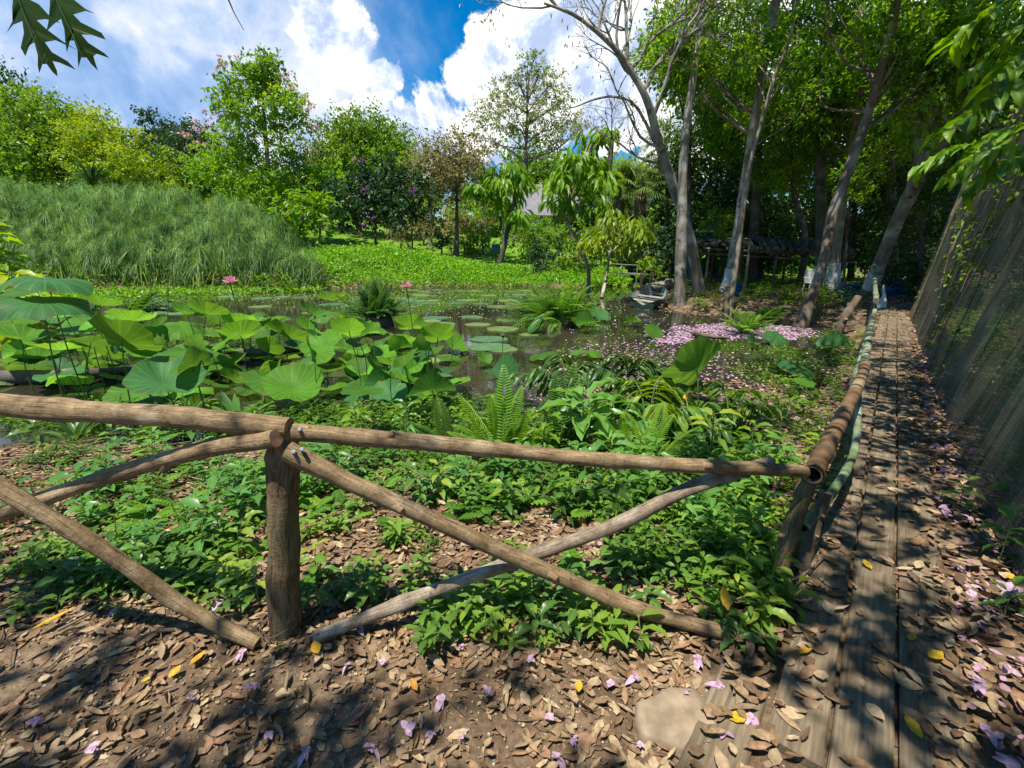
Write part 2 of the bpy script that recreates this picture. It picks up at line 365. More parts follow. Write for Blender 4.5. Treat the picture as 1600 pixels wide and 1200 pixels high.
def wav(x, y, f, s):
    return (np.sin(x * f + s) * np.cos(y * f * 1.13 + s * 2.1) + .6 * np.sin(x * f * 2.1 - y * f * 1.7 + s * 3) + .4 * np.sin(x * f * 3.7 + y * f * 4.1 + s)) / 2
def gz(P):
    P = np.asarray(P, float).reshape(-1, 2); x, y = P[:, 0], P[:, 1]
    sd = pond_sd(P)
    h = np.where(sd < 0, WATER - .02 - .5 * sstep(0, 2.5, -sd), WATER - .02 + (0 - WATER + .02) * sstep(0, 1.1, sd))
    far = sstep(33, 62, y) * 4.2 + np.clip(y - 62, 0, 400) * .05
    hill = sstep(-10, -70, x) * sstep(28, 80, y) * 9
    right = sstep(3, 12, x - .62 * y)            # forest side stays flat
    h = h + np.where(sd > 0, (far + hill) * sstep(0, 6, sd) * (1 - .65 * right), 0)
    h = h + np.where(sd > 0, wav(x, y, 2.1, .4) * .018 + wav(x, y, 6.3, 1.7) * .007, 0) * sstep(0, .5, sd)
    return h
def gz1(x, y): return float(gz([(x, y)])[0])

def stretch(n, lin, far):
    u = np.linspace(-1, 1, n); k = 5.2
    return lin * np.sinh(k * u) / math.sinh(k) * 0 + far * np.sinh(k * u) / math.sinh(k)
gx = stretch(330, 0, 420.0); gy = stretch(330, 0, 420.0) + 2.0
XX, YY = np.meshgrid(gx, gy); PP = np.stack([XX.ravel(), YY.ravel()], -1)
ZZ = gz(PP)
# the walkway bed lies a little lower than the planks
sdg = pond_sd(PP)
lawn = sstep(31, 34, PP[:, 1]) * (1 - sstep(2, 6, PP[:, 0] - .62 * PP[:, 1]))
mb = MB(); n = len(gx)
idx = np.arange(n * n).reshape(n, n)
mb.add(np.column_stack([PP, ZZ]), np.stack([idx[:-1, :-1], idx[:-1, 1:], idx[1:, 1:], idx[1:, :-1]], -1).reshape(-1, 4), lawn, smooth=True)
m, nt, out = newmat('soil_and_lawn'); lk = nt.links.new
g = N(nt, 'ShaderNodeNewGeometry'); p = N(nt, 'ShaderNodeBsdfPrincipled'); p.inputs['Roughness'].default_value = .95; p.inputs['Specular IOR Level'].default_value = .12
n1 = N(nt, 'ShaderNodeTexNoise'); n1.inputs['Scale'].default_value = 2.2; n1.inputs['Detail'].default_value = 9; n1.inputs['Roughness'].default_value = .6; lk(g.outputs['Position'], n1.inputs[0])
n2 = N(nt, 'ShaderNodeTexNoise'); n2.inputs['Scale'].default_value = 46; n2.inputs['Detail'].default_value = 6; n2.inputs['Roughness'].default_value = .75; lk(g.outputs['Position'], n2.inputs[0])
r1 = ramp(nt, [(.32, (.125, .08, .045)), (.5, (.225, .152, .09)), (.68, (.35, .255, .16))]); lk(n1.outputs[0], r1.inputs[0])
r2 = ramp(nt, [(.3, (.35, .35, .35)), (.62, (1, 1, 1)), (.75, (1.0, 1.0, 1.0))]); lk(n2.outputs[0], r2.inputs[0])
mm = N(nt, 'ShaderNodeMix', data_type='RGBA', blend_type='MULTIPLY'); mm.inputs[0].default_value = 1; lk(r1.outputs[0], mm.inputs[6]); lk(r2.outputs[0], mm.inputs[7])
n3 = N(nt, 'ShaderNodeTexNoise'); n3.inputs['Scale'].default_value = 1.3; n3.inputs['Detail'].default_value = 8; lk(g.outputs['Position'], n3.inputs[0])
r3 = ramp(nt, [(.3, (.08, .17, .014)), (.7, (.15, .27, .022))]); lk(n3.outputs[0], r3.inputs[0])
a = attr(nt, 'rnd'); m2 = N(nt, 'ShaderNodeMix', data_type='RGBA'); lk(a.outputs['Fac'], m2.inputs[0]); lk(mm.outputs[2], m2.inputs[6]); lk(r3.outputs[0], m2.inputs[7])
lk(m2.outputs[2], p.inputs['Base Color'])
b = N(nt, 'ShaderNodeBump'); b.inputs['Strength'].default_value = .8; b.inputs['Distance'].default_value = .02; lk(n2.outputs[0], b.inputs['Height']); lk(b.outputs[0], p.inputs['Normal'])
lk(p.outputs[0], out.inputs[0]); M['soil'] = m
tag(mb.build('ground', m), kind='structure')

# water: murky, reflecting sheet a little larger than the pond (the banks rise through it)
m, nt, out = newmat('pond_water'); lk = nt.links.new
g = N(nt, 'ShaderNodeNewGeometry'); p = N(nt, 'ShaderNodeBsdfPrincipled'); p.inputs['Roughness'].default_value = .035; p.inputs['IOR'].default_value = 1.33; p.inputs['Specular IOR Level'].default_value = .8
n1 = N(nt, 'ShaderNodeTexNoise'); n1.inputs['Scale'].default_value = .5; n1.inputs['Detail'].default_value = 6; lk(g.outputs['Position'], n1.inputs[0])
r1 = ramp(nt, [(.35, (.016, .016, .010)), (.65, (.042, .038, .023))]); lk(n1.outputs[0], r1.inputs[0]); lk(r1.outputs[0], p.inputs['Base Color'])
n2 = N(nt, 'ShaderNodeTexNoise'); n2.inputs['Scale'].default_value = 3.0; n2.inputs['Detail'].default_value = 3; lk(g.outputs['Position'], n2.inputs[0])
b = N(nt, 'ShaderNodeBump'); b.inputs['Strength'].default_value = .045; b.inputs['Distance'].default_value = .05; lk(n2.outputs[0], b.inputs['Height']); lk(b.outputs[0], p.inputs['Normal'])
lk(p.outputs[0], out.inputs[0])
mb = MB(); mb.add([(-160, 2.2, WATER), (24, 2.2, WATER), (24, 62, WATER), (-160, 62, WATER)], np.array([[0, 1, 2, 3]]))
tag(mb.build('pond_water', m), kind='structure')

# ---------------------------------------------------------------- camera, sun, sky
cam = bpy.data.objects.new('camera', bpy.data.cameras.new('camera')); COL.objects.link(cam)
cam.data.sensor_width = 36; cam.data.lens = FPX / 1600 * 36; cam.data.clip_start = .05; cam.data.clip_end = 3000
cam.location = tuple(EYE); cam.rotation_euler = (math.pi / 2 - PITCH, 0, 0); scene.camera = cam
SUN_EL = R(71); hz = np.array([-.62, -.78]); hz /= np.linalg.norm(hz)
SUNV = Vector((hz[0] * math.cos(SUN_EL), hz[1] * math.cos(SUN_EL), math.sin(SUN_EL)))
sd_ = bpy.data.lights.new('sun', 'SUN'); sd_.energy = 4.9; sd_.angle = R(.5); sd_.color = (1.0, .95, .86)
so = bpy.data.objects.new('sun', sd_); COL.objects.link(so); so.rotation_euler = (-SUNV).to_track_quat('-Z', 'Y').to_euler()

w = bpy.data.worlds.new('World'); scene.world = w; w.use_nodes = True
nt = w.node_tree; nt.nodes.clear(); lk = nt.links.new
out = N(nt, 'ShaderNodeOutputWorld')
sky = N(nt, 'ShaderNodeTexSky'); sky.sky_type = 'NISHITA'; sky.sun_disc = False; sky.sun_elevation = SUN_EL; sky.sun_rotation = math.atan2(hz[0], hz[1]); sky.air_density = 1.0; sky.dust_density = .3; sky.ozone_density = 2.5
hs = N(nt, 'ShaderNodeHueSaturation'); hs.inputs['Saturation'].default_value = 1.6; hs.inputs['Value'].default_value = 1.0; lk(sky.outputs[0], hs.inputs['Color'])
bg1 = N(nt, 'ShaderNodeBackground'); bg1.inputs[1].default_value = .10; lk(hs.outputs[0], bg1.inputs[0])
tc = N(nt, 'ShaderNodeTexCoord')
def vd(px, py): return nrm(ray(px, py))
def puffs(lst):
    acc = None
    for (x, y, r) in lst:
        d = N(nt, 'ShaderNodeVectorMath', operation='DISTANCE'); lk(tc.outputs['Generated'], d.inputs[0]); d.inputs[1].default_value = tuple(vd(x, y))
        rr = np.linalg.norm(vd(x + r, y) - vd(x, y))
        ma = N(nt, 'ShaderNodeMath', operation='MULTIPLY_ADD'); lk(d.outputs['Value'], ma.inputs[0]); ma.inputs[1].default_value = -1 / rr; ma.inputs[2].default_value = 1
        if acc is None: acc = ma
        else:
            mx = N(nt, 'ShaderNodeMath', operation='SMOOTH_MAX'); mx.inputs[2].default_value = .25; lk(acc.outputs[0], mx.inputs[0]); lk(ma.outputs[0], mx.inputs[1]); acc = mx
    return acc.outputs[0]
def wnoise(scale, detail, rough, off=(0, 0, 0), dist=0.0):
    mp = N(nt, 'ShaderNodeMapping'); mp.inputs['Location'].default_value = off; lk(tc.outputs['Generated'], mp.inputs[0])
    n = N(nt, 'ShaderNodeTexNoise'); n.inputs['Scale'].default_value = scale; n.inputs['Detail'].default_value = detail; n.inputs['Roughness'].default_value = rough; n.inputs['Distortion'].default_value = dist
    lk(mp.outputs[0], n.inputs[0]); return n.outputs[0]
def mth(op, a, b=None, c=None):
    n = N(nt, 'ShaderNodeMath', operation=op)
    for i, v in enumerate((a, b, c)):
        if v is None: continue
        if isinstance(v, (int, float)): n.inputs[i].default_value = v
        else: lk(v, n.inputs[i])
    return n.outputs[0]
def mrange(v, a, b, c, d, smooth=True):
    n = N(nt, 'ShaderNodeMapRange'); n.interpolation_type = 'SMOOTHSTEP' if smooth else 'LINEAR'; lk(v, n.inputs[0])
    for i, x in enumerate((a, b, c, d)): n.inputs[i + 1].default_value = x
    return n.outputs[0]
# heaped cumulus on the right and in the middle
cum = puffs([(722, 125, 68), (765, 85, 62), (820, 70, 62), (880, 90, 140), (685, 165, 62), (640, 205, 70), (605, 120, 38), (600, 205, 62), (575, 195, 60), (545, 205, 60), (790, 180, 120), (930, 100, 170), (1020, 60, 200), (1080, 180, 150), (550, 60, 45),
             (500, 30, 75), (540, 100, 50), (500, 90, 60), (925, 185, 40), (985, 185, 60), (1180, 120, 220), (1400, 60, 300), (700, 230, 80)])
big = wnoise(9, 10, .6, (.3, .1, .2), .25); fine = wnoise(30, 6, .62, (1.3, .4, .1))
dens = mth('ADD', cum, mth('MULTIPLY_ADD', big, 1.9, -1.12)); dens = mth('ADD', dens, mth('MULTIPLY_ADD', fine, .5, -.25))
cfac = mrange(dens, .03, .22, 0, 1)
# the shaded side of the heaps: noise taken a little towards the sun
big2 = wnoise(9, 10, .6, (.3 - .03, .1, .2 + .05), .25)
lit = mth('SUBTRACT', big, big2); lit = mrange(lit, -.13, .09, 0, 1)
core = mrange(dens, .30, .75, 1, .72)
lit = mth('MULTIPLY', lit, core)
# thin stretched cloud on the left
veil = puffs([(120, 90, 330), (330, 60, 300), (480, 120, 190), (60, 160, 260), (-250, 100, 500), (300, 190, 200), (450, 230, 160), (-800, 0, 700)])
vn = wnoise(4.6, 9, .6, (.8, .2, .5), .15)
vd_ = mth('ADD', veil, mth('MULTIPLY_ADD', vn, 1.5, -.85)); vfac = mrange(vd_, -.35, .6, 0, .95)
vn2 = wnoise(6.5, 9, .6, (.86, .15, .58), .15)
# rest of the sky dome carries scattered cloud too
allc = mrange(wnoise(2.6, 8, .55, (5, 2, 1)), .52, .66, 0, .9)
sep = N(nt, 'ShaderNodeSeparateXYZ'); lk(tc.outputs['Generated'], sep.inputs[0])
back = mrange(sep.outputs[1], .25, -.1, 0, 1); allc = mth('MULTIPLY', allc, back)
c1 = ramp(nt, [(0, (.42, .52, .74)), (.4, (.70, .78, .93)), (.72, (1.0, 1.0, 1.0)), (1, (1.12, 1.12, 1.1))]); lk(lit, c1.inputs[0])
c2 = ramp(nt, [(.32, (.20, .38, .72)), (.46, (.38, .55, .86)), (.55, (.66, .76, .94)), (.66, (1.0, 1.0, 1.02)), (.78, (.78, .83, .93))]); lk(vn2, c2.inputs[0])
b1 = N(nt, 'ShaderNodeBackground'); b1.inputs[1].default_value = CLOUD; lk(c1.outputs[0], b1.inputs[0])
b2 = N(nt, 'ShaderNodeBackground'); b2.inputs[1].default_value = CLOUD * .86; lk(c2.outputs[0], b2.inputs[0])
b3 = N(nt, 'ShaderNodeBackground'); b3.inputs[1].default_value = CLOUD; b3.inputs[0].default_value = (.85, .9, 1, 1)
def mixs(f, a, b):
    n = N(nt, 'ShaderNodeMixShader'); lk(f, n.inputs[0]); lk(a.outputs[0], n.inputs[1]); lk(b.outputs[0], n.inputs[2]); return n
x = mixs(vfac, bg1, b2); x = mixs(allc, x, b3); x = mixs(cfac, x, b1); lk(x.outputs[0], out.inputs[0])

scene.view_settings.view_transform = 'Standard'; scene.view_settings.look = 'None'; scene.view_settings.gamma = 1; scene.view_settings.exposure = EXPOSURE
scene.render.engine = 'CYCLES'; cy = scene.cycles
cy.max_bounces = 7; cy.diffuse_bounces = 3; cy.glossy_bounces = 3; cy.transmission_bounces = 4; cy.transparent_max_bounces = 10; cy.caustics_reflective = False; cy.caustics_refractive = False
cy.use_denoising = True; cy.sample_clamp_indirect = 6

# ================================================================ BOARDWALK
def woodmat(name, c1, c2, c3):
    m, nt, out = newmat(name); lk = nt.links.new
    tc = N(nt, 'ShaderNodeTexCoord'); oi = N(nt, 'ShaderNodeObjectInfo')
    ad = N(nt, 'ShaderNodeVectorMath', operation='ADD'); lk(tc.outputs['Object'], ad.inputs[0])
    cb = N(nt, 'ShaderNodeCombineXYZ'); ml = N(nt, 'ShaderNodeMath', operation='MULTIPLY'); ml.inputs[1].default_value = 37; lk(oi.outputs['Random'], ml.inputs[0]); lk(ml.outputs[0], cb.inputs[0]); lk(ml.outputs[0], cb.inputs[1]); lk(cb.outputs[0], ad.inputs[1])
    mp = N(nt, 'ShaderNodeMapping'); mp.inputs['Scale'].default_value = (1.2, 22, 22); lk(ad.outputs[0], mp.inputs[0])
    n1 = N(nt, 'ShaderNodeTexNoise'); n1.inputs['Scale'].default_value = 2.6; n1.inputs['Detail'].default_value = 8; n1.inputs['Roughness'].default_value = .65; n1.inputs['Distortion'].default_value = .4; lk(mp.outputs[0], n1.inputs[0])
    n2 = N(nt, 'ShaderNodeTexNoise'); n2.inputs['Scale'].default_value = 3.5; n2.inputs['Detail'].default_value = 6; lk(ad.outputs[0], n2.inputs[0])
    r = ramp(nt, [(.3, c1), (.5, c2), (.7, c3)]); lk(n1.outputs[0], r.inputs[0])
    r2 = ramp(nt, [(.3, (.55, .52, .5)), (.6, (1, 1, 1))]); lk(n2.outputs[0], r2.inputs[0])
    mm = N(nt, 'ShaderNodeMix', data_type='RGBA', blend_type='MULTIPLY'); mm.inputs[0].default_value = 1; lk(r.outputs[0], mm.inputs[6]); lk(r2.outputs[0], mm.inputs[7])
    p = N(nt, 'ShaderNodeBsdfPrincipled'); p.inputs['Roughness'].default_value = .85; p.inputs['Specular IOR Level'].default_value = .2; lk(mm.outputs[2], p.inputs['Base Color'])
    b = N(nt, 'ShaderNodeBump'); b.inputs['Strength'].default_value = .55; b.inputs['Distance'].default_value = .01; lk(n1.outputs[0], b.inputs['Height']); lk(b.outputs[0], p.inputs['Normal'])
    lk(p.outputs[0], out.inputs[0]); return m
M['plank'] = woodmat('weathered_plank', (.105, .08, .05), (.195, .15, .095), (.30, .24, .155))
walk = thing('boardwalk', 'narrow walkway of weathered grey brown planks strewn with dead leaves', 'boardwalk', (PO[0], PO[1], 0), rz=math.atan2(PT[1], PT[0]))
ZB = .035
def plank(s0, s1, r0, r1, z=ZB, parent=walk):
    mb = MB(); L = s1 - s0; wdt = r1 - r0
    box(mb, (0, 0, 0), (L - .008, wdt - .012, .045), bev=.006)
    # slight cup and sag so that the boards are not perfectly flat
    V = mb.v[0]; 
    o = mb.build('plank', M['plank'], parent)
    o.location = ((s0 + s1) / 2, -(r0 + r1) / 2, z - .0225 + random.uniform(-.004, .004)); o.rotation_euler = (random.uniform(-.02, .02), random.uniform(-.004, .004), random.uniform(-.006, .006))
    return o
lanes = [(0.0, .175), (.178, .355), (.358, .555)]
random.seed(5)
for li, (r0, r1) in enumerate(lanes):
    s = [-0.05, -.95, -.6][li]
    for k in range(12):
        L = random.uniform(1.7, 2.5) if k else [1.5, 2.2, 2.0][li]
        if s > 15.6: break
        plank(s, s + L, r0, r1); s += L
# the worn threshold boards in the near corner
plank(-.85, .18, -.20, -.01, ZB - .012); 
mb = MB()
for s in np.arange(-.3, 15.8, 1.15):
    c = path(s, .27, ZB - .085)
    d = c - np.array([PO[0], PO[1], 0]); 
    mb = MB(); box(mb, (s, -.27, ZB - .09), (.07, .62, .08), rnd=.3); mb.build('bearer', M['bark_dark'], walk)

# ================================================================ FENCES
def pole(parent, name, pts, r0, r1, mat, n=12, m=22, wob=.07, knots=3, cutmat=True, loc=None, ends=True):
    P = spline(pts, m); L = len(P)
    jit = rng.normal(0, 1, (L, 3)); k = np.ones(5) / 5
    jit = np.stack([np.convolve(jit[:, i], k, 'same') for i in range(3)], 1) * (r0 * .12); jit[0] = jit[-1] = 0
    P = P + jit
    rad = np.linspace(r0, r1, L)
    for q in range(knots):
        c = rng.uniform(.1, .9) * L; rad = rad * (1 + rng.uniform(.06, .16) * np.exp(-((np.arange(L) - c) / .8) ** 2))
    mb = MB(); tube(mb, P, rad, n, .5, 0, wob=wob, capmi=1)
    for q in range(2 if knots > 2 else 0):     # stubs of lopped side branches
        i = int(rng.uniform(.12, .88) * L); T_ = nrm(P[i + 1] - P[i - 1]); S_ = nrm(np.cross(T_, rng.normal(size=3))); rr_ = rad[i] * rng.uniform(.28, .45)
        tube(mb, np.array([P[i] + S_ * rad[i] * .5, P[i] + (S_ + T_ * .5) * rad[i] * 1.0, P[i] + (S_ + T_ * .7) * rad[i] * 1.25]), [rr_ * 1.5, rr_, rr_ * .9], 8, wob=.1, capmi=1)
    return mb.build(name, [mat, M['cutwood']], parent, origin=parent.location)
def toz(px, py, Y): return at(px, py, Y)

# --- front fence
YL = 1.66; YR = 2.05
postL = onz(440, 985, 0.0); YL = postL[1]
fence = thing('log_fence', 'rustic fence of peeled logs with crossed braces along the muddy path', 'fence', postL)
fence_post_top = at(441, 690, YL)
pole(fence, 'post', [postL - [0, 0, .15], (postL + fence_post_top) / 2 + [.008, 0, 0], fence_post_top], .066, .058, M['post_bark'], 16, 26, .05, 2)
# top rails
cR = at(1258, 737, YR - .03)
pole(fence, 'top_rail', [at(-330, 590, YL + .05), at(0, 632, YL - .02), at(220, 648, YL - .03), at(452, 668, YL - .03)], .046, .040, M['fence_bark'], 14, 34, .05, 3)
pole(fence, 'top_rail', [at(446, 675, YL - .02), at(640, 690, YL + .07), at(860, 712, YL + .19), at(1060, 726, YR - .16), cR], .036, .030, M['fence_bark'], 14, 40, .05, 4)
# braces
b1 = at(432, 684, YL - .09)
e = onz(-420, 900, 0.05)
pole(fence, 'brace', [b1, at(300, 708, YL - .02), at(130, 757, YL + .06), at(-60, 830, YL + .14), at(-300, 930, YL + .16)], .034, .031, M['fence_bark'], 12, 30, .06, 4)
pole(fence, 'brace', [onz(402, 1006, .02), at(300, 955, YL - .055), at(170, 865, YL - .10), at(0, 762, YL - .13), at(-200, 640, YL - .16)], .030, .030, M['fence_bark'], 14, 36, .09, 5)
pole(fence, 'brace', [at(448, 704, YL - .1), at(600, 778, YL - .06), at(800, 868, YL - .01), at(980, 945, YL + .02), onz(1150, 992, .03)], .036, .030, M['fence_bark'], 12, 34, .06, 5)
pole(fence, 'brace', [onz(492, 996, .03), at(640, 938, YL + .02), at(800, 878, YL + .075), at(960, 820, YL + .16), at(1080, 762, YR - .13), at(1205, 722, YR - .04)], .027, .033, M['fence_grey'], 12, 34, .08, 5)
for (x, y, Y) in [(459, 706, YL - .143), (472, 702, YL - .138), (468, 671, YL - .06)]:
    c = at(x, y, Y); mb = MB()
    a_ = np.linspace(0, 6.283, 12, endpoint=False); d = nrm(EYE - c); u = nrm(np.cross(d, [0, 0, 1])); v = np.cross(u, d)
    r1 = c + .0075 * (np.cos(a_)[:, None] * u + np.sin(a_)[:, None] * v); r2 = c + .005 * (np.cos(a_)[:, None] * u + np.sin(a_)[:, None] * v) + d * .003
    r0 = r1 - d * .03
    V = np.vstack([r0, r1, r2, c + d * .003]); k = 12; F = [np.array([[j, (j + 1) % k, k + (j + 1) % k, k + j] for j in range(k)] + [[k + j, k + (j + 1) % k, 2 * k + (j + 1) % k, 2 * k + j] for j in range(k)]), np.array([[2 * k + j, 2 * k + (j + 1) % k, 3 * k] for j in range(k)])]
    mb.add(V, F); mb.build('nail', M['nail'], fence, origin=fence.location)
# wire twisted round the post foot
mb = MB(); t = np.linspace(0, 6.283 * 1.15, 40)
tube(mb, np.stack([postL[0] + .083 * np.cos(t), postL[1] + .083 * np.sin(t), .045 + .02 * np.sin(t * 1.3)], -1), .0022, 5)
tube(mb, [postL + [-.08, -.03, .05], postL + [-.16, -.06, .09], postL + [-.2, -.02, .04]], .0022, 5)
mb.build('wire', M['wire'], fence, origin=fence.location)

# --- fence along the boardwalk
cb = onz(1207, 912, 0.0); YC = cb[1]
side = thing('bamboo_fence', 'leaning handrail of brown and green bamboo poles beside the boardwalk', 'fence', cb)
ct = at(1262, 752, YR + .03)
pole(side, 'post', [cb - [.03, 0, .12], (cb + ct) / 2, ct], .044, .038, M['post_bark'], 14, 22, .10, 3)
def bamboo(parent, name, pts, r0, r1, mat, m=60, gap=7, hollow=True):
    P = spline(pts, m); rad = np.linspace(r0, r1, m)
    rad = rad * (1 + .10 * np.array([1.0 if i % gap == 0 else (-.25 if i % gap == 1 else 0) for i in range(m)]))
    mb = MB(); tube(mb, P, rad, 16, .5, 0, wob=.012, cap=not hollow, capmi=1)
    if hollow:   # open cut end: wall ring and dark inside
        T0 = nrm(P[1] - P[0]); q = [P[0] + T0 * .25, P[0] + T0 * .002]
        tube(mb, q, [r0 * .72, r0 * .78], 16, .5, 1, cap=False)
        tube(mb, [P[0] - T0 * .001, P[0] + T0 * .002], [r0 * .99, r0 * .78], 16, .5, 2, cap=False)
        tube(mb, [P[0] + T0 * .24, P[0] + T0 * .25], [r0 * .75, .001], 16, .5, 1, cap=True)
        tube(mb, P[-3:], rad[-3:] * .98, 16, .5, 0)
    return mb.build(name, [mat, M['bark_dark'], M['cutwood']], parent, origin=parent.location)
bamboo(side, 'handrail', [at(1269, 742, YR - .05), at(1322, 640, 2.95), at(1346, 590, 3.75), at(1352, 570, 4.1)], .045, .040, M['bamboo_brown'], 48, 14)
bamboo(side, 'handrail', [at(1346, 592, 3.80), at(1358, 525, 5.9), at(1366, 490, 9.0), at(1371, 462, 12.5)], .036, .040, M['bamboo_green'], 60, 6, False)
bamboo(side, 'handrail', [at(1334, 600, 3.9), at(1352, 540, 5.6), at(1363, 498, 8.5)], .034, .034, M['bamboo_green'], 50, 7, False)
bamboo(side, 'handrail', [at(1369, 470, 9.5), at(1367, 440, 13.5), at(1366, 415, 17)], .05, .05, M['bamboo_green'], 40, 7, False)
bamboo(side, 'low_rail', [at(1255, 826, 2.06), at(1300, 770, 2.4), at(1334, 708, 2.9), at(1341, 640, 3.6), at(1342, 590, 4.4), at(1352, 540, 6)], .024, .026, M['bamboo_green'], 60, 6, True)
for (bx, by, tx, ty, Yp, r) in [(1312, 665, 1342, 590, 3.85, .04), (1335, 575, 1354, 535, 5.9, .04), (1346, 525, 1364, 490, 9.2, .045), (1356, 502, 1369, 466, 12.0, .05), (1300, 700, 1312, 655, 3.0, .035)]:
    p1 = at(tx, ty, Yp); p0 = p1.copy(); p0[2] = min(gz1(p1[0], p1[1]), -.05) - .1; p0[0] -= .12
    pole(side, 'post', [p0, (p0 + p1) / 2 + [.01, 0, 0], p1], r, r * .9, M['bark_dark'], 10, 12, .08, 1)
# wire loops near the cut end
mb = MB(); c0 = at(1284, 712, YR + .14); ax = nrm(at(1322, 640, 2.95) - at(1269, 742, YR)); u = nrm(np.cross(ax, [0, 0, 1])); v = np.cross(u, ax)
t = np.linspace(0, 6.283 * 3, 60); tube(mb, c0 + .0535 * (np.cos(t)[:, None] * u + np.sin(t)[:, None] * v) + ax * (t / 18.85 * .05)[:, None], .0025, 5)
mb.build('wire', M['wire'], side, origin=side.location)
# split trunk piece leaning against the corner post
pole(side, 'post', [onz(1248, 935, 0) - [0, 0, .05], at(1262, 860, YR + .08), at(1290, 770, YR + .14)], .035, .03, M['bark_brown'], 10, 16, .16, 3)

# ================================================================ NET on the right
netm, nt, out = newmat('shade_netting'); lk = nt.links.new
l = attr(nt, 'luv'); sx = N(nt, 'ShaderNodeSeparateXYZ'); lk(l.outputs['Vector'], sx.inputs[0])
def pp(sock, per, wd):
    a = N(nt, 'ShaderNodeMath', operation='PINGPONG'); lk(sock, a.inputs[0]); a.inputs[1].default_value = per / 2
    b = N(nt, 'ShaderNodeMath', operation='LESS_THAN'); lk(a.outputs[0], b.inputs[0]); b.inputs[1].default_value = wd / 2; return b
g1 = pp(sx.outputs[0], .03, .007); g2 = pp(sx.outputs[1], .024, .009)
mx = N(nt, 'ShaderNodeMath', operation='MAXIMUM'); lk(g1.outputs[0], mx.inputs[0]); lk(g2.outputs[0], mx.inputs[1])
tc = N(nt, 'ShaderNodeTexCoord'); n1 = N(nt, 'ShaderNodeTexNoise'); n1.inputs['Scale'].default_value = 1.6; n1.inputs['Detail'].default_value = 6; lk(tc.outputs['Object'], n1.inputs[0])
mr = N(nt, 'ShaderNodeMapRange'); mr.inputs[1].default_value = .35; mr.inputs[2].default_value = .7; mr.inputs[1].default_value = .32; mr.inputs[3].default_value = .62; mr.inputs[4].default_value = .86; lk(n1.outputs[0], mr.inputs[0])
mf = N(nt, 'ShaderNodeMath', operation='MULTIPLY_ADD'); lk(mx.outputs[0], mf.inputs[0]); mf.inputs[1].default_value = .24; hm = N(nt, 'ShaderNodeMapRange'); hm.inputs[1].default_value = .2; hm.inputs[2].default_value = 2.0; hm.inputs[3].default_value = -.16; hm.inputs[4].default_value = .10; lk(sx.outputs[1], hm.inputs[0]); ha = N(nt, 'ShaderNodeMath', operation='ADD'); lk(hm.outputs[0], ha.inputs[0]); lk(mr.outputs[0], ha.inputs[1]); lk(ha.outputs[0], mf.inputs[2]); mf.use_clamp = True
r = ramp(nt, [(.3, (.075, .077, .05)), (.7, (.185, .175, .115))]); lk(n1.outputs[0], r.inputs[0])
df = N(nt, 'ShaderNodeBsdfDiffuse'); lk(r.outputs[0], df.inputs[0]); tl = N(nt, 'ShaderNodeBsdfTranslucent'); lk(r.outputs[0], tl.inputs[0]); m1 = N(nt, 'ShaderNodeMixShader'); m1.inputs[0].default_value = .3; lk(df.outputs[0], m1.inputs[1]); lk(tl.outputs[0], m1.inputs[2])
tr = N(nt, 'ShaderNodeBsdfTransparent'); m2 = N(nt, 'ShaderNodeMixShader'); lk(mf.outputs[0], m2.inputs[0]); lk(tr.outputs[0], m2.inputs[1]); lk(m1.outputs[0], m2.inputs[2]); lk(m2.outputs[0], out.inputs[0])
net = thing('shade_net', 'tall sagging brown netting hung along the right side of the boardwalk', 'net', path(4, 1.0, 0))
NS, NH = 230, 60
S = np.linspace(-1.5, 16.5, NS); Hh = np.linspace(0, 1, NH)
def net_pt(s, h):
    fold = .035 * np.sin(s * 4.1 + 1.5 * np.sin(s * 1.3) + h * 2.2) + .018 * np.sin(s * 9.7 + 2 * np.sin(s * 2.1) + h * 4 + 1) * np.sin(s * .9 + h * 3) + .02 * np.sin(h * 9 + s * 2.3) * np.sin(s * 3.1)
    big = .05 * np.sin(s * 1.7 + h * 1.2)
    low = (1 - h)
    r = .66 + .26 * np.exp(-np.maximum(s, 0) / 4) + .48 * h + (fold * (.35 + .65 * low) + big * .7) * (.25 + .75 * np.minimum(1, h * 3)) + .0 * h
    s2 = s - .25 * h + .05 * np.sin(h * 9 + s * 3)
    top = 3.75 - .10 * np.sin(s * 1.1) - .12 * np.sin(np.pi * ((s + .3) % 2.6) / 2.6)
    z = top * h - .02
    return s2, r, z
SS, HH = np.meshgrid(S, Hh, indexing='ij')
s2, rr, zz = net_pt(SS, HH)
XY = PO[None, None] + s2[..., None] * PT + rr[..., None] * PN
V = np.concatenate([XY, zz[..., None]], -1).reshape(-1, 3)
idx = np.arange(NS * NH).reshape(NS, NH)
mb = MB(); mb.add(V, np.stack([idx[:-1, :-1], idx[1:, :-1], idx[1:, 1:], idx[:-1, 1:]], -1).reshape(-1, 4), .5, 0, np.stack([SS, HH * 3.1, 0 * SS], -1).reshape(-1, 3), True)
mb.build('netting', netm, net, origin=net.location)
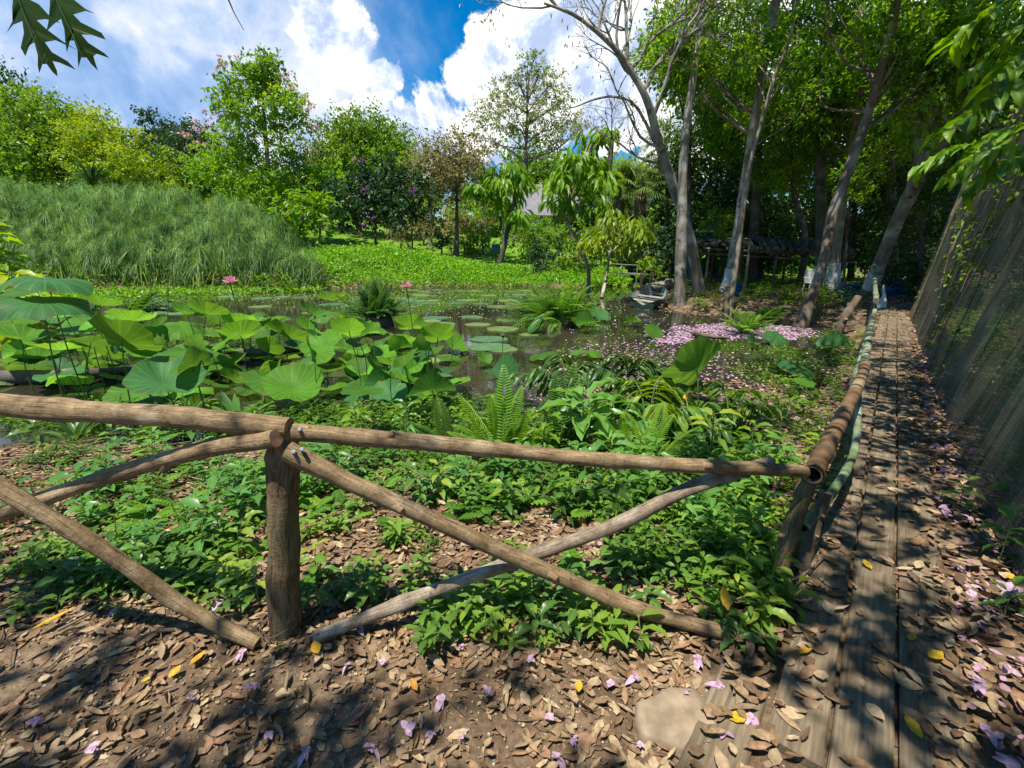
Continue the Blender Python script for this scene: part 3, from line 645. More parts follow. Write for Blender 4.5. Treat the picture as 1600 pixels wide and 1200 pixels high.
# bunched folds of net (denser ropes of cloth)
M['net_rope'] = plainmat('bunched_netting', (.17, .15, .09), .95, .3, 20, .1)
for s0, wd in [(15.0, .06), (13.9, .03), (10.8, .014)]:
    h = np.linspace(0, 1, 24); a, b, c = net_pt(s0 + .12 * np.sin(h * 5 + s0), h); P = np.column_stack([PO[None] + a[:, None] * PT + (b - .03)[:, None] * PN, c])
    mb = MB(); tube(mb, P, wd * (.55 + .45 * h) * (1 + .4 * np.sin(h * 7 + s0)), 8, .5, 0, wob=.25); mb.build('gathered_fold', M['net_rope'], net, origin=net.location)
for s0 in [2.4, 5.6, 9.4, 16.2]:
    a, b, c = net_pt(np.array([s0, s0]), np.array([0.02, 1.0])); P = np.column_stack([PO[None] + a[:, None] * PT + (b + .07)[:, None] * PN, c]); P[0, 2] = -.1
    pole(net, 'post', list(P), .036, .030, M['bark_dark'], 10, 16, .08, 2)
h = np.linspace(-1.5, 16.5, 60); a, b, c = net_pt(h, np.ones(60)); P = np.column_stack([PO[None] + a[:, None] * PT + (b + .02)[:, None] * PN, c])
mb = MB(); tube(mb, P, .006, 5); mb.build('top_wire', M['wire'], net, origin=net.location)
# creepers on the net
mbv = MB(); mbl = MB()
for q in range(44):
    s0 = rng.uniform(1, 15); h0 = rng.uniform(.05, .8); L = rng.uniform(.2, .55)
    h = np.linspace(h0, min(1, h0 + L), 12); a, b, c = net_pt(s0 + .35 * (h - h0) / L * rng.uniform(-1, 1) + .05 * np.sin(h * 14 + q), h)
    P = np.column_stack([PO[None] + a[:, None] * PT + (b - .035)[:, None] * PN, c]); tube(mbv, P, .006, 5)
    k = rng.integers(5, 26); i = rng.integers(0, 12, k); D = nrm(sph(k) + np.array([-.4, -.3, -.2]))
    leaves(mbl, P[i], D, sph(k) * .3 + [0, 0, 1], rng.uniform(.05, .12, k), rng.uniform(.03, .06, k), LEAF8)
mbv.build('creeper_vine', M['stem_brown'], net, origin=net.location); mbl.build('creeper_leaves', M['ground_leaf'], net, origin=net.location)
# ================================================================ TREES
def fill_cluster(mb, c, r, n, L, Wf, T, droop=.25, rng_=None, tone=None, shell=.55, mi=0):
    g = rng_ or rng
    m = max(4, n // 12); d0 = nrm(g.normal(size=(m, 3))); rad = g.random(m) ** shell
    C0 = np.asarray(c) + d0 * rad[:, None] * np.asarray(r); S0 = nrm(d0 + nrm(g.normal(size=(m, 3))) * .8 + [0, 0, -droop * .5])      # leafy sprays
    w = g.integers(0, m, n); rm = float(np.mean(r)); t = g.uniform(-.2, 1, n) * g.uniform(.25, .6, n)
    P = C0[w] + S0[w] * (t * rm)[:, None] + g.normal(0, .07 * rm, (n, 3))
    D = nrm(S0[w] * .7 + nrm(g.normal(size=(n, 3))) * .8 + [0, 0, -droop])
    U = nrm(g.normal(size=(n, 3)) * .55 + [0, 0, 1])
    ls = L * g.uniform(.6, 1.35, n)
    t = g.random(n) if tone is None else np.clip(tone + g.normal(0, .16, m)[w] + g.normal(0, .14, n), 0, 1)
    leaves(mb, P, D, U, ls, ls * Wf, T, t, mi)

def crown_clusters(c, R_, k, rf=(.3, .5), flat=.75, low=-.35, g=None):
    g = g or rng; out = []
    for i in range(k):
        z = low + (1 - low) * (i + .5) / k; a = i * 2.39996 + g.uniform(-.4, .4)
        s = math.sqrt(max(0, 1 - z * z)); q = g.uniform(.4, 1.0)
        d = np.array([math.cos(a) * s, math.sin(a) * s, z]) * q
        r = g.uniform(rf[0] * .75, rf[1] * 1.2) * np.mean(R_)
        out.append((np.asarray(c) + d * np.asarray(R_), np.array([r, r, r * flat]) * g.uniform(.8, 1.2)))
    return out

def limb(mb, path_, c, r0, g, m=8, sag=.1, hfrac=.86, wob=.0, n=6):
    """a curved limb from the trunk to a point"""
    path_ = np.asarray(path_); c = np.asarray(c, float)
    target = path_[0][2] + (c[2] - path_[0][2]) * hfrac - .25 * np.linalg.norm(c[:2] - path_[-1][:2])
    i = int(np.argmin(np.abs(path_[:, 2] - target))); i = max(i, len(path_) // 4); a = path_[i]
    mid = (a + c) / 2 + np.array([0, 0, -sag * np.linalg.norm(c - a) * .5]) + g.normal(0, .06, 3) * np.linalg.norm(c - a)
    P = spline([a, mid, c], m); tube(mb, P, np.linspace(r0, r0 * .22, m), n, wob=wob, cap=False)
    return P

def tree(name, label, trunk, r0, r1, clusters, lm, bm, n=160, L=.3, Wf=.5, T=LEAF4, droop=.25, cat='tree', group=None, limb_r=.2, twigs=2, white=None, extra=None, seed=1, flare=1.5, sides=10, density=None, shell=.55, m=18):
    g = np.random.default_rng(seed); base = np.asarray(trunk[0], float)
    root = thing(name, label, cat, base, group)
    tb = MB(); P = spline(trunk, m); rad = np.linspace(r0, r1, m); rad[0] *= flare; rad[1] *= 1 + (flare - 1) * .35
    tube(tb, P, rad, sides, wob=.07)
    cb = MB()
    for (c, r) in clusters:
        lp = limb(tb, P, c, max(min(r1 * .6, .05), r0 * limb_r * g.uniform(.5, 1)), g)
        for t in range(twigs):
            e = np.asarray(c) + nrm(g.normal(size=3)) * np.asarray(r) * .85
            q = lp[g.integers(4, 7)]; tube(tb, spline([q, (q + e) / 2 + g.normal(0, .1, 3) * np.mean(r), e], 5), np.linspace(r0 * .07, r0 * .02, 5), 4, cap=False)
        k = n if density is None else int(4.0 * density * np.prod(r) ** (2 / 3.) / (L * L * Wf))
        fill_cluster(cb, c, r, max(6, k), L, Wf, T, droop, g, g.uniform(.15, .85), shell)
    mats = [bm] if white is None else [bm]
    o = tb.build('trunk', mats, root, origin=base)
    cb.build('crown', lm if isinstance(lm, list) else [lm], root, origin=base)
    if extra: extra(root, P, clusters, g, base)
    return root

def band(root, P, rad, i0, i1, base):
    """whitewash band round a trunk foot"""
    mb = MB(); tube(mb, P[i0:i1], np.asarray(rad)[i0:i1] * 1.06 + .008, 14, wob=.03, cap=False)
    return mb.build('whitewash_band', M['whitewash'], root, origin=base)

def bgtree(name, label, cx, base_y, top_y, half, Y, lm, bm, k=14, L=.35, n=None, seed=1, flat=.8, low=-.4, crown_y=None, asp=1.0, trunkshow=.3, T=LEAF4, Wf=.55, dens=3.2, group=None, rf=(.3, .5), extra=None, r0=None, cat='tree', lean=0.0, twigs=2):
    """a tree given by the picture position of its crown and its real distance"""
    g = np.random.default_rng(seed)
    top = at(cx, top_y, Y); bx = at(cx - lean, base_y, Y); by = bx.copy(); by[2] = min(gz1(bx[0], Y), bx[2])
    hw = half / FPX * zc(Y); cyb = base_y if crown_y is None else crown_y
    low_z = at(cx, cyb, Y)[2]; c = np.array([top[0], Y, (top[2] + low_z) / 2]); Rz = (top[2] - low_z) / 2
    cl = crown_clusters(c, (hw, hw * asp, Rz), k, rf, flat, low, g)
    tr = [by, by * .6 + c * .4 + [g.uniform(-.1, .1) * hw, 0, 0], c + [0, 0, Rz * .5]]
    return tree(name, label, tr, r0 or max(.12, (top[2] - by[2]) * .022), .04, cl, lm, bm, L=L, Wf=Wf, T=T, density=dens, seed=seed, group=group, extra=extra, cat=cat, twigs=twigs)

# ---- far left: wooded slope
bgtree('broadleaf_tree', 'dark spreading tree at the far left edge of the picture, topmost on the wooded slope', -70, 330, 120, 110, 64, M['dark_green'], M['bark_dark'], 16, .5, seed=2, crown_y=310)
bgtree('broadleaf_tree', 'large dull green tree on the slope behind the left end of the reed bed', 25, 330, 148, 95, 60, M['far_green'], M['bark_dark'], 20, .45, seed=3, crown_y=330)
bgtree('broadleaf_tree', 'dull green rounded tree between the dark edge tree and the yellow green tree', 92, 330, 165, 75, 58, M['far_green'], M['bark_dark'], 18, .4, seed=4, crown_y=330)
bgtree('broadleaf_tree', 'bushy olive tinged tree low behind the reed bed at far left', -20, 340, 215, 90, 52, M['far_green'], M['bark_dark'], 16, .4, seed=5, crown_y=340)
bgtree('broadleaf_tree', 'bright yellow green tree with layered crown behind the reed bed', 165, 330, 186, 62, 54, M['yellow_green'], M['bark_brown'], 18, .32, seed=6, crown_y=315, flat=.55)
bgtree('broadleaf_tree', 'low yellow green tree sloping down to the right of the reed bed crest', 205, 330, 228, 58, 52, M['yellow_green'], M['bark_brown'], 14, .32, seed=7, crown_y=320, flat=.5)
bgtree('conifer', 'dark blue green conifer with tiered boughs behind the yellow green tree', 240, 320, 172, 44, 66, M['dark_green'], M['bark_dark'], 18, .45, seed=8, crown_y=320, flat=.4, dens=4.2)
bgtree('conifer', 'broad dark conifer with rounded top beside the pink flowering tree', 288, 320, 178, 52, 68, M['dark_green'], M['bark_dark'], 18, .45, seed=9, crown_y=320, flat=.6, dens=4.2)
bgtree('conifer', 'lower dark conifer filling the gap behind the reed bed crest', 265, 330, 235, 62, 62, M['dark_green'], M['bark_dark'], 14, .42, seed=10, crown_y=325, dens=4.2)
# spiky pandanus behind the reeds
def fan_plant(name, label, c, n, L, W, mat, cat, spread=.9, seed=1, group=None):
    g = np.random.default_rng(seed); mb = MB()
    for i in range(n):
        a = g.uniform(0, 6.283); e = g.uniform(.15, 1.45); d = np.array([math.cos(a) * math.cos(e), math.sin(a) * math.cos(e), math.sin(e)])
        strap(mb, c, d, L * g.uniform(.7, 1.1), W, g.uniform(.4, 1.1), 6, g.random())
    o = mb.build(name, mat); tag(o, label, cat, group); return o
def strap(mb, b, d, L, W, arch, m, rnd, mi=0, twist=0):
    """a long arching blade"""
    b = np.asarray(b, float); d = nrm(d); t = np.linspace(0, 1, m)
    h = nrm(np.array([d[0], d[1], 0]) + 1e-6)
    P = b + np.outer(t, d) * L; P[:, 2] -= arch * L * t ** 2 * .5; P[:, :2] += np.outer(t ** 2, h[:2]) * arch * L * .12
    S = nrm(np.cross(d, [0, 0, 1.0]) + 1e-6); up = np.cross(S, d)
    w = W * np.sin(np.pi * np.clip(t * .93 + .06, 0, 1)) ** .7
    V = np.concatenate([P + S * w[:, None] / 2 + up * w[:, None] * .18, P, P - S * w[:, None] / 2 + up * w[:, None] * .18])
    i = np.arange(m - 1)
    F = np.concatenate([np.stack([i, i + 1, i + 1 + m, i + m], -1), np.stack([i + m, i + 1 + m, i + 1 + 2 * m, i + 2 * m], -1)])
    uv = np.concatenate([np.stack([t, 0 * t + .5, 0 * t], -1), np.stack([t, 0 * t, 0 * t], -1), np.stack([t, 0 * t - .5, 0 * t], -1)])
    mb.add(V, F, rnd, mi, uv, True)
fan_plant('pandanus', 'spiky dark green rosette plant standing on the reed bed crest', at(145, 290, 40), 70, 3.0, .16, M['dark_green'], 'plant', seed=12)

# ---- pink flowering tree and neighbours
def pinkbits(root, P, cl, g, base):
    mb = MB()
    for (px, py, r) in [(455, 150, 1.6), (475, 165, 1.3), (350, 90, 1.1), (335, 170, 1.3), (322, 205, 1.2), (470, 195, 1.2), (300, 215, 1.2), (378, 110, 1.0), (440, 130, 1.2)]:
        fill_cluster(mb, at(px, py, 47 + g.uniform(-2, 2)), (r, r, r * .8), 90, .26, .7, LEAF4, .3, g)
        tb = MB()
    mb.build('blossom', M['blossom'], root, origin=base)
b = at(418, 330, 47); b[2] = gz1(b[0], 47)
cl = []
g_ = np.random.default_rng(20)
for (px, py, r) in [(405, 105, 1.6), (420, 95, 1.2), (380, 125, 1.8), (430, 135, 1.9), (365, 145, 1.4), (450, 160, 1.7), (400, 165, 2.0), (425, 190, 1.6), (372, 180, 1.6), (465, 190, 1.2), (345, 165, 1.2), (385, 215, 1.9), (350, 235, 2.2), (330, 260, 2.0), (440, 225, 1.5), (400, 255, 2.2), (455, 250, 1.7), (360, 285, 2.0), (430, 280, 1.9), (395, 300, 2.0), (325, 145, .5), (410, 130, 1.6)]:
    cl.append((at(px, py, 47 + g_.uniform(-2.2, 2.2)), np.array([r, r, r * .6])))
tree('flowering_tree', 'tall airy light green tree with pink blossom on its outer twigs, left of centre', [b, at(418, 250, 47), at(412, 170, 47), at(408, 105, 47)], .26, .05, cl, M['fresh_green'], M['bark_pale'], L=.32, Wf=.55, density=5.2, seed=21, extra=pinkbits)
bgtree('broadleaf_tree', 'rounded light green tree rising right of the pink blossom tree', 560, 340, 172, 62, 56, M['far_green'], M['bark_brown'], 22, .34, seed=22, crown_y=330)
bgtree('broadleaf_tree', 'fine leaved green tree with dome outline sloping down towards the centre', 610, 350, 205, 45, 55, M['fresh_green'], M['bark_brown'], 16, .30, seed=23, crown_y=330)
bgtree('broadleaf_tree', 'greyish green tree with bare twigs between blossom tree and dome tree', 508, 340, 205, 50, 60, M['olive'], M['bark_grey'], 14, .32, seed=24, crown_y=340, dens=2.6)
bgtree('broadleaf_tree', 'mid green tree under the dome tree left of the lilac shrub', 500, 370, 250, 55, 48, M['fresh_green'], M['bark_brown'], 16, .34, seed=25, crown_y=360)
def lilac(root, P, cl, g, base):
    mb = MB()
    for (px, py) in [(571, 300), (645, 300), (578, 341), (568, 347), (560, 250)]:
        fill_cluster(mb, at(px, py, 38.5), (.32, .3, .36), 34, .18, .8, LEAF4, .2, g)
    mb.build('blossom', rampmat('lilac_blossom', [(.30, .07, .30), (.42, .14, .42)], trans=.2), root, origin=base)
bgtree('flowering_shrub', 'big dark leaved shrub with lilac flower tufts beside the green bank', 585, 372, 246, 62, 41, M['dark_green'], M['bark_dark'], 22, .36, seed=26, crown_y=370, dens=3.6, extra=lilac, cat='shrub', low=-.8)
bgtree('shrub', 'light green shrub with drooping clustered leaves right behind the reed bed', 470, 390, 300, 46, 36, M['fresh_green'], M['bark_brown'], 13, .42, seed=27, crown_y=385, cat='shrub', low=-.8)
bgtree('shrub', 'bright green leafy shrub at the right foot of the reed bed', 445, 410, 305, 30, 33, M['fresh_green'], M['bark_brown'], 9, .4, seed=28, crown_y=400, cat='shrub', low=-.8)
# ---- centre
bgtree('garden_tree', 'slim tree with forked dark trunk and sparse brownish crown on the lawn', 712, 396, 205, 58, 43, M['olive'], M['bark_dark'], 22, .24, seed=30, crown_y=345, dens=1.5, r0=.32, twigs=6)
bgtree('garden_tree', 'pale half bare tree left of the forked garden tree', 672, 385, 215, 38, 50, M['pale_dry'], M['bark_grey'], 14, .22, seed=31, crown_y=350, dens=1.0, twigs=7)
# tall sparse tree
M['umbrella_leaf'] = leafmat('umbrella_tree_leaf', [(.12, .19, .04), (.20, .26, .06), (.27, .26, .10), (.15, .24, .04)], .38)
b = at(822, 330, 58); b[2] = gz1(b[0], 58); cl = []; g_ = np.random.default_rng(32)
for (px, py, r) in [(825, 95, 1.3), (845, 110, 1.6), (805, 118, 1.6), (865, 125, 1.7), (785, 140, 1.8), (825, 135, 2.0), (850, 150, 2.0), (880, 155, 1.9), (765, 165, 2.0), (800, 165, 2.1), (835, 175, 2.1), (868, 180, 2.1), (897, 185, 1.7), (748, 188, 1.7), (780, 192, 1.9), (812, 200, 1.7), (850, 205, 1.7), (885, 208, 1.6), (745, 208, 1.0), (905, 200, 1.1), (772, 222, 1.1), (865, 228, 1.1), (760, 240, .8), (838, 82, .9)]:
    cl.append((at(px, py, 58 + g_.uniform(-2.5, 2.5)), np.array([r, r, r * .5])))
tree('sparse_tree', 'tall umbrella shaped tree with thin pale foliage against the cloud, centre', [b, at(822, 270, 58), at(822, 220, 58), at(826, 120, 58)], .34, .05, cl, M['umbrella_leaf'], M['bark_brown'], L=.25, Wf=.55, density=2.4, seed=33, twigs=8, limb_r=.4)
bgtree('broadleaf_tree', 'distant dark green rounded tree under the umbrella shaped tree', 850, 350, 235, 70, 72, M['far_green'], M['bark_dark'], 18, .5, seed=34, crown_y=350)
bgtree('broadleaf_tree', 'distant green tree closing the gap between forked tree and umbrella tree', 775, 350, 285, 60, 75, M['far_green'], M['bark_dark'], 14, .5, seed=35, crown_y=350)
bgtree('broadleaf_tree', 'distant brownish green tree behind the pale half bare tree', 680, 350, 275, 50, 78, M['olive'], M['bark_dark'], 14, .5, seed=36, crown_y=350, dens=3)
bgtree('broadleaf_tree', 'distant tree behind the fan palms', 960, 350, 245, 70, 74, M['far_green'], M['bark_dark'], 16, .5, seed=37, crown_y=360)
# leaning tree with drooping big leaves
b = at(780, 400, 40); b[2] = gz1(b[0], 40); cl = []
def drooptree(name, label, tr, r0, pts, Y, seed, lm, L, bm, n=34, spread=1.3):
    g = np.random.default_rng(seed); base = np.asarray(tr[0]); root = thing(name, label, 'tree', base)
    tb = MB(); P = spline(tr, 16); tube(tb, P, np.linspace(r0, r0 * .35, 16), 9, wob=.06); cb = MB()
    for (px, py, r) in pts:
        c = at(px, py, Y + g.uniform(-1.2, 1.2)); limb(tb, P, c, r0 * .4, g, sag=-.2)
        k = n; a = g.uniform(0, 6.283, k)
        C0 = c + np.stack([np.cos(a) * g.uniform(0, r, k), np.sin(a) * g.uniform(0, r, k), g.uniform(-.5, .45, k) * r], -1)
        D = np.stack([np.cos(a) * .55, np.sin(a) * .55, g.uniform(-1.1, -.25, k)], -1)
        leaves(cb, C0, D, np.array([0, 0, 1.0]) + g.normal(0, .25, (k, 3)), L * g.uniform(.7, 1.25, k), L * .3, LEAF8, np.clip(g.uniform(.1, .8) + g.normal(0, .2, k), 0, 1))
    tb.build('trunk', bm, root, origin=base); cb.build('crown', lm, root, origin=base); return root
drooptree('leaning_tree', 'small tree with leaning dark trunk and long drooping leaves on the lawn edge', [b, at(795, 350, 40), at(806, 300, 40), at(800, 270, 40)], .24,
          [(770, 270, 1.0), (800, 262, 1.0), (785, 285, 1.1), (765, 300, .9), (800, 300, 1.1), (745, 290, .8), (790, 320, 1.0), (810, 335, .9), (815, 280, .8)], 40, 40, M['fresh_green'], 1.0, M['bark_dark'], 55)
b = onz(919, 455, WATER)
drooptree('sapling_tree', 'slender pale stemmed tree with drooping leaf tufts standing at the water edge', [b, at(919, 420, 26), at(905, 380, 26), at(884, 338, 26), at(900, 280, 26), at(925, 225, 26)], .12,
          [(925, 215, .8), (950, 205, .5), (895, 245, .8), (925, 250, .9), (880, 275, .8), (910, 285, .9), (940, 275, .8), (870, 310, .7), (895, 320, .8), (930, 315, .7), (905, 255, .8), (865, 285, .6)], 26, 41, M['fresh_green'], .72, M['bark_pale'], 46)
b = onz(940, 466, WATER)
drooptree('sapling_tree', 'lower light green sapling with forked pale stem right of the slender tree', [b, at(948, 430, 23.5), at(953, 395, 23.5), at(965, 350, 23.5)], .09,
          [(950, 350, .8), (975, 355, .8), (940, 370, .7), (990, 345, .7), (965, 385, .7), (985, 375, .6), (925, 375, .6), (1000, 365, .5), (955, 335, .6)], 23.5, 42, M['yellow_green'], .55, M['bark_pale'], 44)
# fan palms
def fanpalm(label, px, base_y, head_y, Y, seed, r=1.6, skirt=True, group='fan palms'):
    g = np.random.default_rng(seed); c = at(px, head_y, Y); b = at(px + 4, base_y, Y); b[2] = min(b[2], gz1(b[0], Y)) if gz1(b[0], Y) < c[2] else b[2]
    root = thing('fan_palm', label, 'palm', b)
    tb = MB(); tube(tb, spline([b, (b + c) / 2 + [.1, 0, 0], c], 12), np.linspace(.17, .13, 12), 9, wob=.08); tb.build('trunk', M['bark_dark'], root, origin=b)
    fm = MB(); dm = MB()
    for i in range(26):
        a = g.uniform(0, 6.283); e = g.uniform(-.45, 1.3); d = np.array([math.cos(a) * math.cos(e), math.sin(a) * math.cos(e), math.sin(e)])
        hub = c + d * r * g.uniform(.55, .85); hub[2] -= .12 * r
        tube(fm, np.array([c, (c + hub) / 2 + [0, 0, .06], hub]), .018, 4, .3, cap=False)
        s = nrm(np.cross(d, [0, 0, 1.0])); k = 17
        for j in range(k):
            t = (j / (k - 1) - .5) * 3.6; dd = nrm(d * math.cos(t) + s * math.sin(t) + [0, 0, -.12 - .2 * abs(t)])
            strap(fm, hub, dd, r * .62 * (1 - .1 * abs(t)), .085, .55, 4, g.uniform(.1, .9))
    fm.build('fronds', M['palm'], root, origin=b)
    if skirt:
        for i in range(90):
            a = g.uniform(0, 6.283); s_ = c + np.array([math.cos(a) * .2, math.sin(a) * .2, -g.uniform(.3, 1.0) * r]); strap(dm, s_, np.array([math.cos(a) * .35, math.sin(a) * .35, -1]), r * .55, .09, 0, 3, g.random())
        dm.build('dead_fronds', M['litter'], root, origin=b)
M['palm'] = leafmat('palm_leaf', [(.07, .13, .03), (.13, .20, .05), (.22, .27, .08)], .3)
fanpalm('fan palm with greyish crown, leftmost of the three palms near the cut stump trunk', 968, 385, 290, 36, 50, 1.7)
fanpalm('fan palm with yellowish crown and hanging dead fronds, middle of the palms', 1003, 395, 283, 35, 51, 1.7)
fanpalm('tall dark fan palm partly hidden behind the big curved bare tree', 1040, 400, 225, 38, 52, 1.9)
fanpalm('lower green fan palm behind the yellow green sapling', 985, 400, 325, 38, 53, 1.3, False)
mb = MB(); b = at(953, 262, 42); tube(mb, spline([b - [0, 0, 6], b, b + [0, 0, 2.1]], 8), [.25, .24, .24, .23, .22, .22, .21, .2], 10, wob=.08)
tag(mb.build('palm_stump', M['bark_dark']), 'dark topless palm trunk sticking up behind the fan palms', 'tree stump')
# garden shrubs round the lawn
shr = [(640, 385, 335, 34, 46, 'pale_dry', 'pale flowering garden shrub left of the forked garden tree'), (735, 380, 335, 26, 48, 'olive', 'olive shrub between the forked garden tree and the leaning tree'), (752, 395, 350, 22, 46, 'yellow_green', 'yellow tinged border shrub on the lawn'),
       (690, 395, 362, 16, 45, 'dark_green', 'small dark round bush beside the path left of the forked trunk'), (835, 400, 345, 42, 44, 'fresh_green', 'dense green shrub below the grey roof'), (880, 410, 352, 40, 38, 'far_green', 'rounded shrub in front of the grey roof'),
       (850, 425, 380, 30, 35, 'dark_green', 'dark leafy bush at the water edge right of the bin'), (905, 432, 385, 32, 33, 'far_green', 'bushy shrub overhanging the water beside the sapling'), (985, 425, 370, 30, 36, 'far_green', 'shrub behind the little footbridge'),
       (1030, 425, 350, 36, 33, 'dark_green', 'dark shrub behind the curved bare tree'), (1020, 440, 405, 28, 29, 'fresh_green', 'light green bank plant right of the footbridge'), (930, 330, 280, 30, 50, 'yellow_green', 'yellow green tree crown between roof and fan palms'),
       (1060, 430, 330, 40, 34, 'dark_green', 'dark leafy shrub between the two bare trunks'), (660, 372, 325, 22, 50, 'olive', 'brownish border shrub next to the lilac shrub'), (725, 392, 372, 14, 46, 'fresh_green', 'little round shrub behind the forked trunk')]
for i, (x, by, ty, hw, Y, mm, lab) in enumerate(shr):
    bgtree('shrub', lab, x, by, ty, hw, Y, M[mm], M['bark_brown'], 10, .26, seed=60 + i, crown_y=by, cat='shrub', low=-.7, dens=2.8, twigs=1)
# ---- wall of foliage closing the view behind the garden, and the far wood beyond it
FT = [(630, 350, 265, 45, 66), (735, 365, 315, 50, 66), (800, 360, 275, 50, 64), (880, 360, 262, 52, 66), (930, 365, 270, 50, 60), (1000, 370, 240, 60, 62), (560, 360, 250, 60, 62), (480, 360, 260, 60, 62), (420, 350, 265, 60, 64), (1060, 380, 230, 55, 58), (340, 340, 240, 50, 62), (300, 340, 250, 50, 60), (690, 380, 325, 45, 58), (770, 375, 305, 40, 57), (900, 380, 312, 42, 52), (1005, 392, 330, 40, 44), (1080, 392, 300, 40, 42)]
for i, (x, by, ty, hw, Y) in enumerate(FT):
    bgtree('broadleaf_tree', 'distant green tree in the wall of foliage closing the garden', x, by, ty, hw, Y, M[['far_green', 'fresh_green', 'olive', 'far_green', 'dark_green'][i % 5]], M['bark_dark'], 14, .42, seed=140 + i, crown_y=by, low=-.85, dens=2.4, twigs=1, group='trees in the foliage wall behind the garden')
def far_wood(name, label, cl, mat, seed, L):
    g = np.random.default_rng(seed); mb = MB()
    for (c, r) in cl: fill_cluster(mb, c, np.array([r, r, r * .7]), int(9.0 * r * r / (L * L * .6)), L, .6, LEAF4, .2, g, g.uniform(.1, .8))
    tag(mb.build(name, mat), label, 'wood', kind='stuff')
gw = np.random.default_rng(9)
far_wood('far_wood', 'far off wooded ridge behind the garden trees', [(np.array([x, 92 + gw.uniform(-4, 4), z * gw.uniform(.3, 1)]), gw.uniform(3, 5)) for x in np.linspace(-110, 70, 44) for z in (4, 8, 10)], M['far_green'], 170, .9)
far_wood('far_wood', 'dark mass of forest behind the trunks on the right', [(np.array([x, 40 + (x - 20) * .35 + gw.uniform(-3, 3), z]), gw.uniform(2.2, 3.4)) for x in np.linspace(14, 62, 22) for z in (1.5, 5, 9, 13)], M['canopy_deep'], 171, .6)
# ================================================================ FOREST ON THE RIGHT
GH = np.random.default_rng(88)
def ftree(name, label, pts, r0, r1, cl, seed, bm='bark_grey', white=None, lm='canopy', L=.17, dens=1.9, T=LEAF4, base_z=None, flare=1.5, Wf=.55, twigs=2, split=None, high=4):
    """pts: (px, py, Y) along the trunk; cl: (px, py, Y, r) leaf clusters"""
    if high: cl = list(cl) + [(pts[-1][0] + GH.uniform(-110, 110), GH.uniform(-430, -90), pts[-1][2] + GH.uniform(-3, 3), GH.uniform(1.3, 2.3)) for _ in range(high)]; pts = list(pts) + [(pts[-1][0], -200, pts[-1][2])]  # extra crown clusters above the view, added to shade the grove below
    r0, r1 = r0 * .86, r1 * .9
    tr = [at(*p) for p in pts]; tr[0][2] = gz1(tr[0][0], tr[0][1]) - .05 if base_z is None else base_z
    cls = [(at(x, y, Y), np.array([r, r, r * .62])) for (x, y, Y, r) in cl]
    def ex(root, P, c, g, base):
        if white:
            m = len(P); rad = np.linspace(r0, r1, m); rad[0] *= flare; rad[1] *= 1 + (flare - 1) * .35
            z0, z1 = white; D = spline(P, 160); rr = np.interp(np.linspace(0, 1, 160), np.linspace(0, 1, m), rad)
            zz = D[:, 2] - D[0, 2]; k = np.where((zz >= z0) & (zz <= z1))[0]
            mb = MB(); tube(mb, D[k[0]:k[-1] + 1], rr[k[0]:k[-1] + 1] * 1.08 + .01, 16, wob=.02, cap=False); mb.build('whitewash_band', M['whitewash'], root, origin=base)
        if split:
            for sp in split:
                q = [at(*p) for p in sp[0]]; mb = MB(); tube(mb, spline(q, 14), np.linspace(sp[1], sp[2], 14), 9, wob=.07); mb.build('branch', M[bm], root, origin=base)
    return tree(name, label, tr, r0, r1, cls, M[lm], M[bm], L=L, Wf=Wf, T=T, density=dens * .85, seed=seed, extra=ex, flare=flare, twigs=twigs, m=24, limb_r=.16)

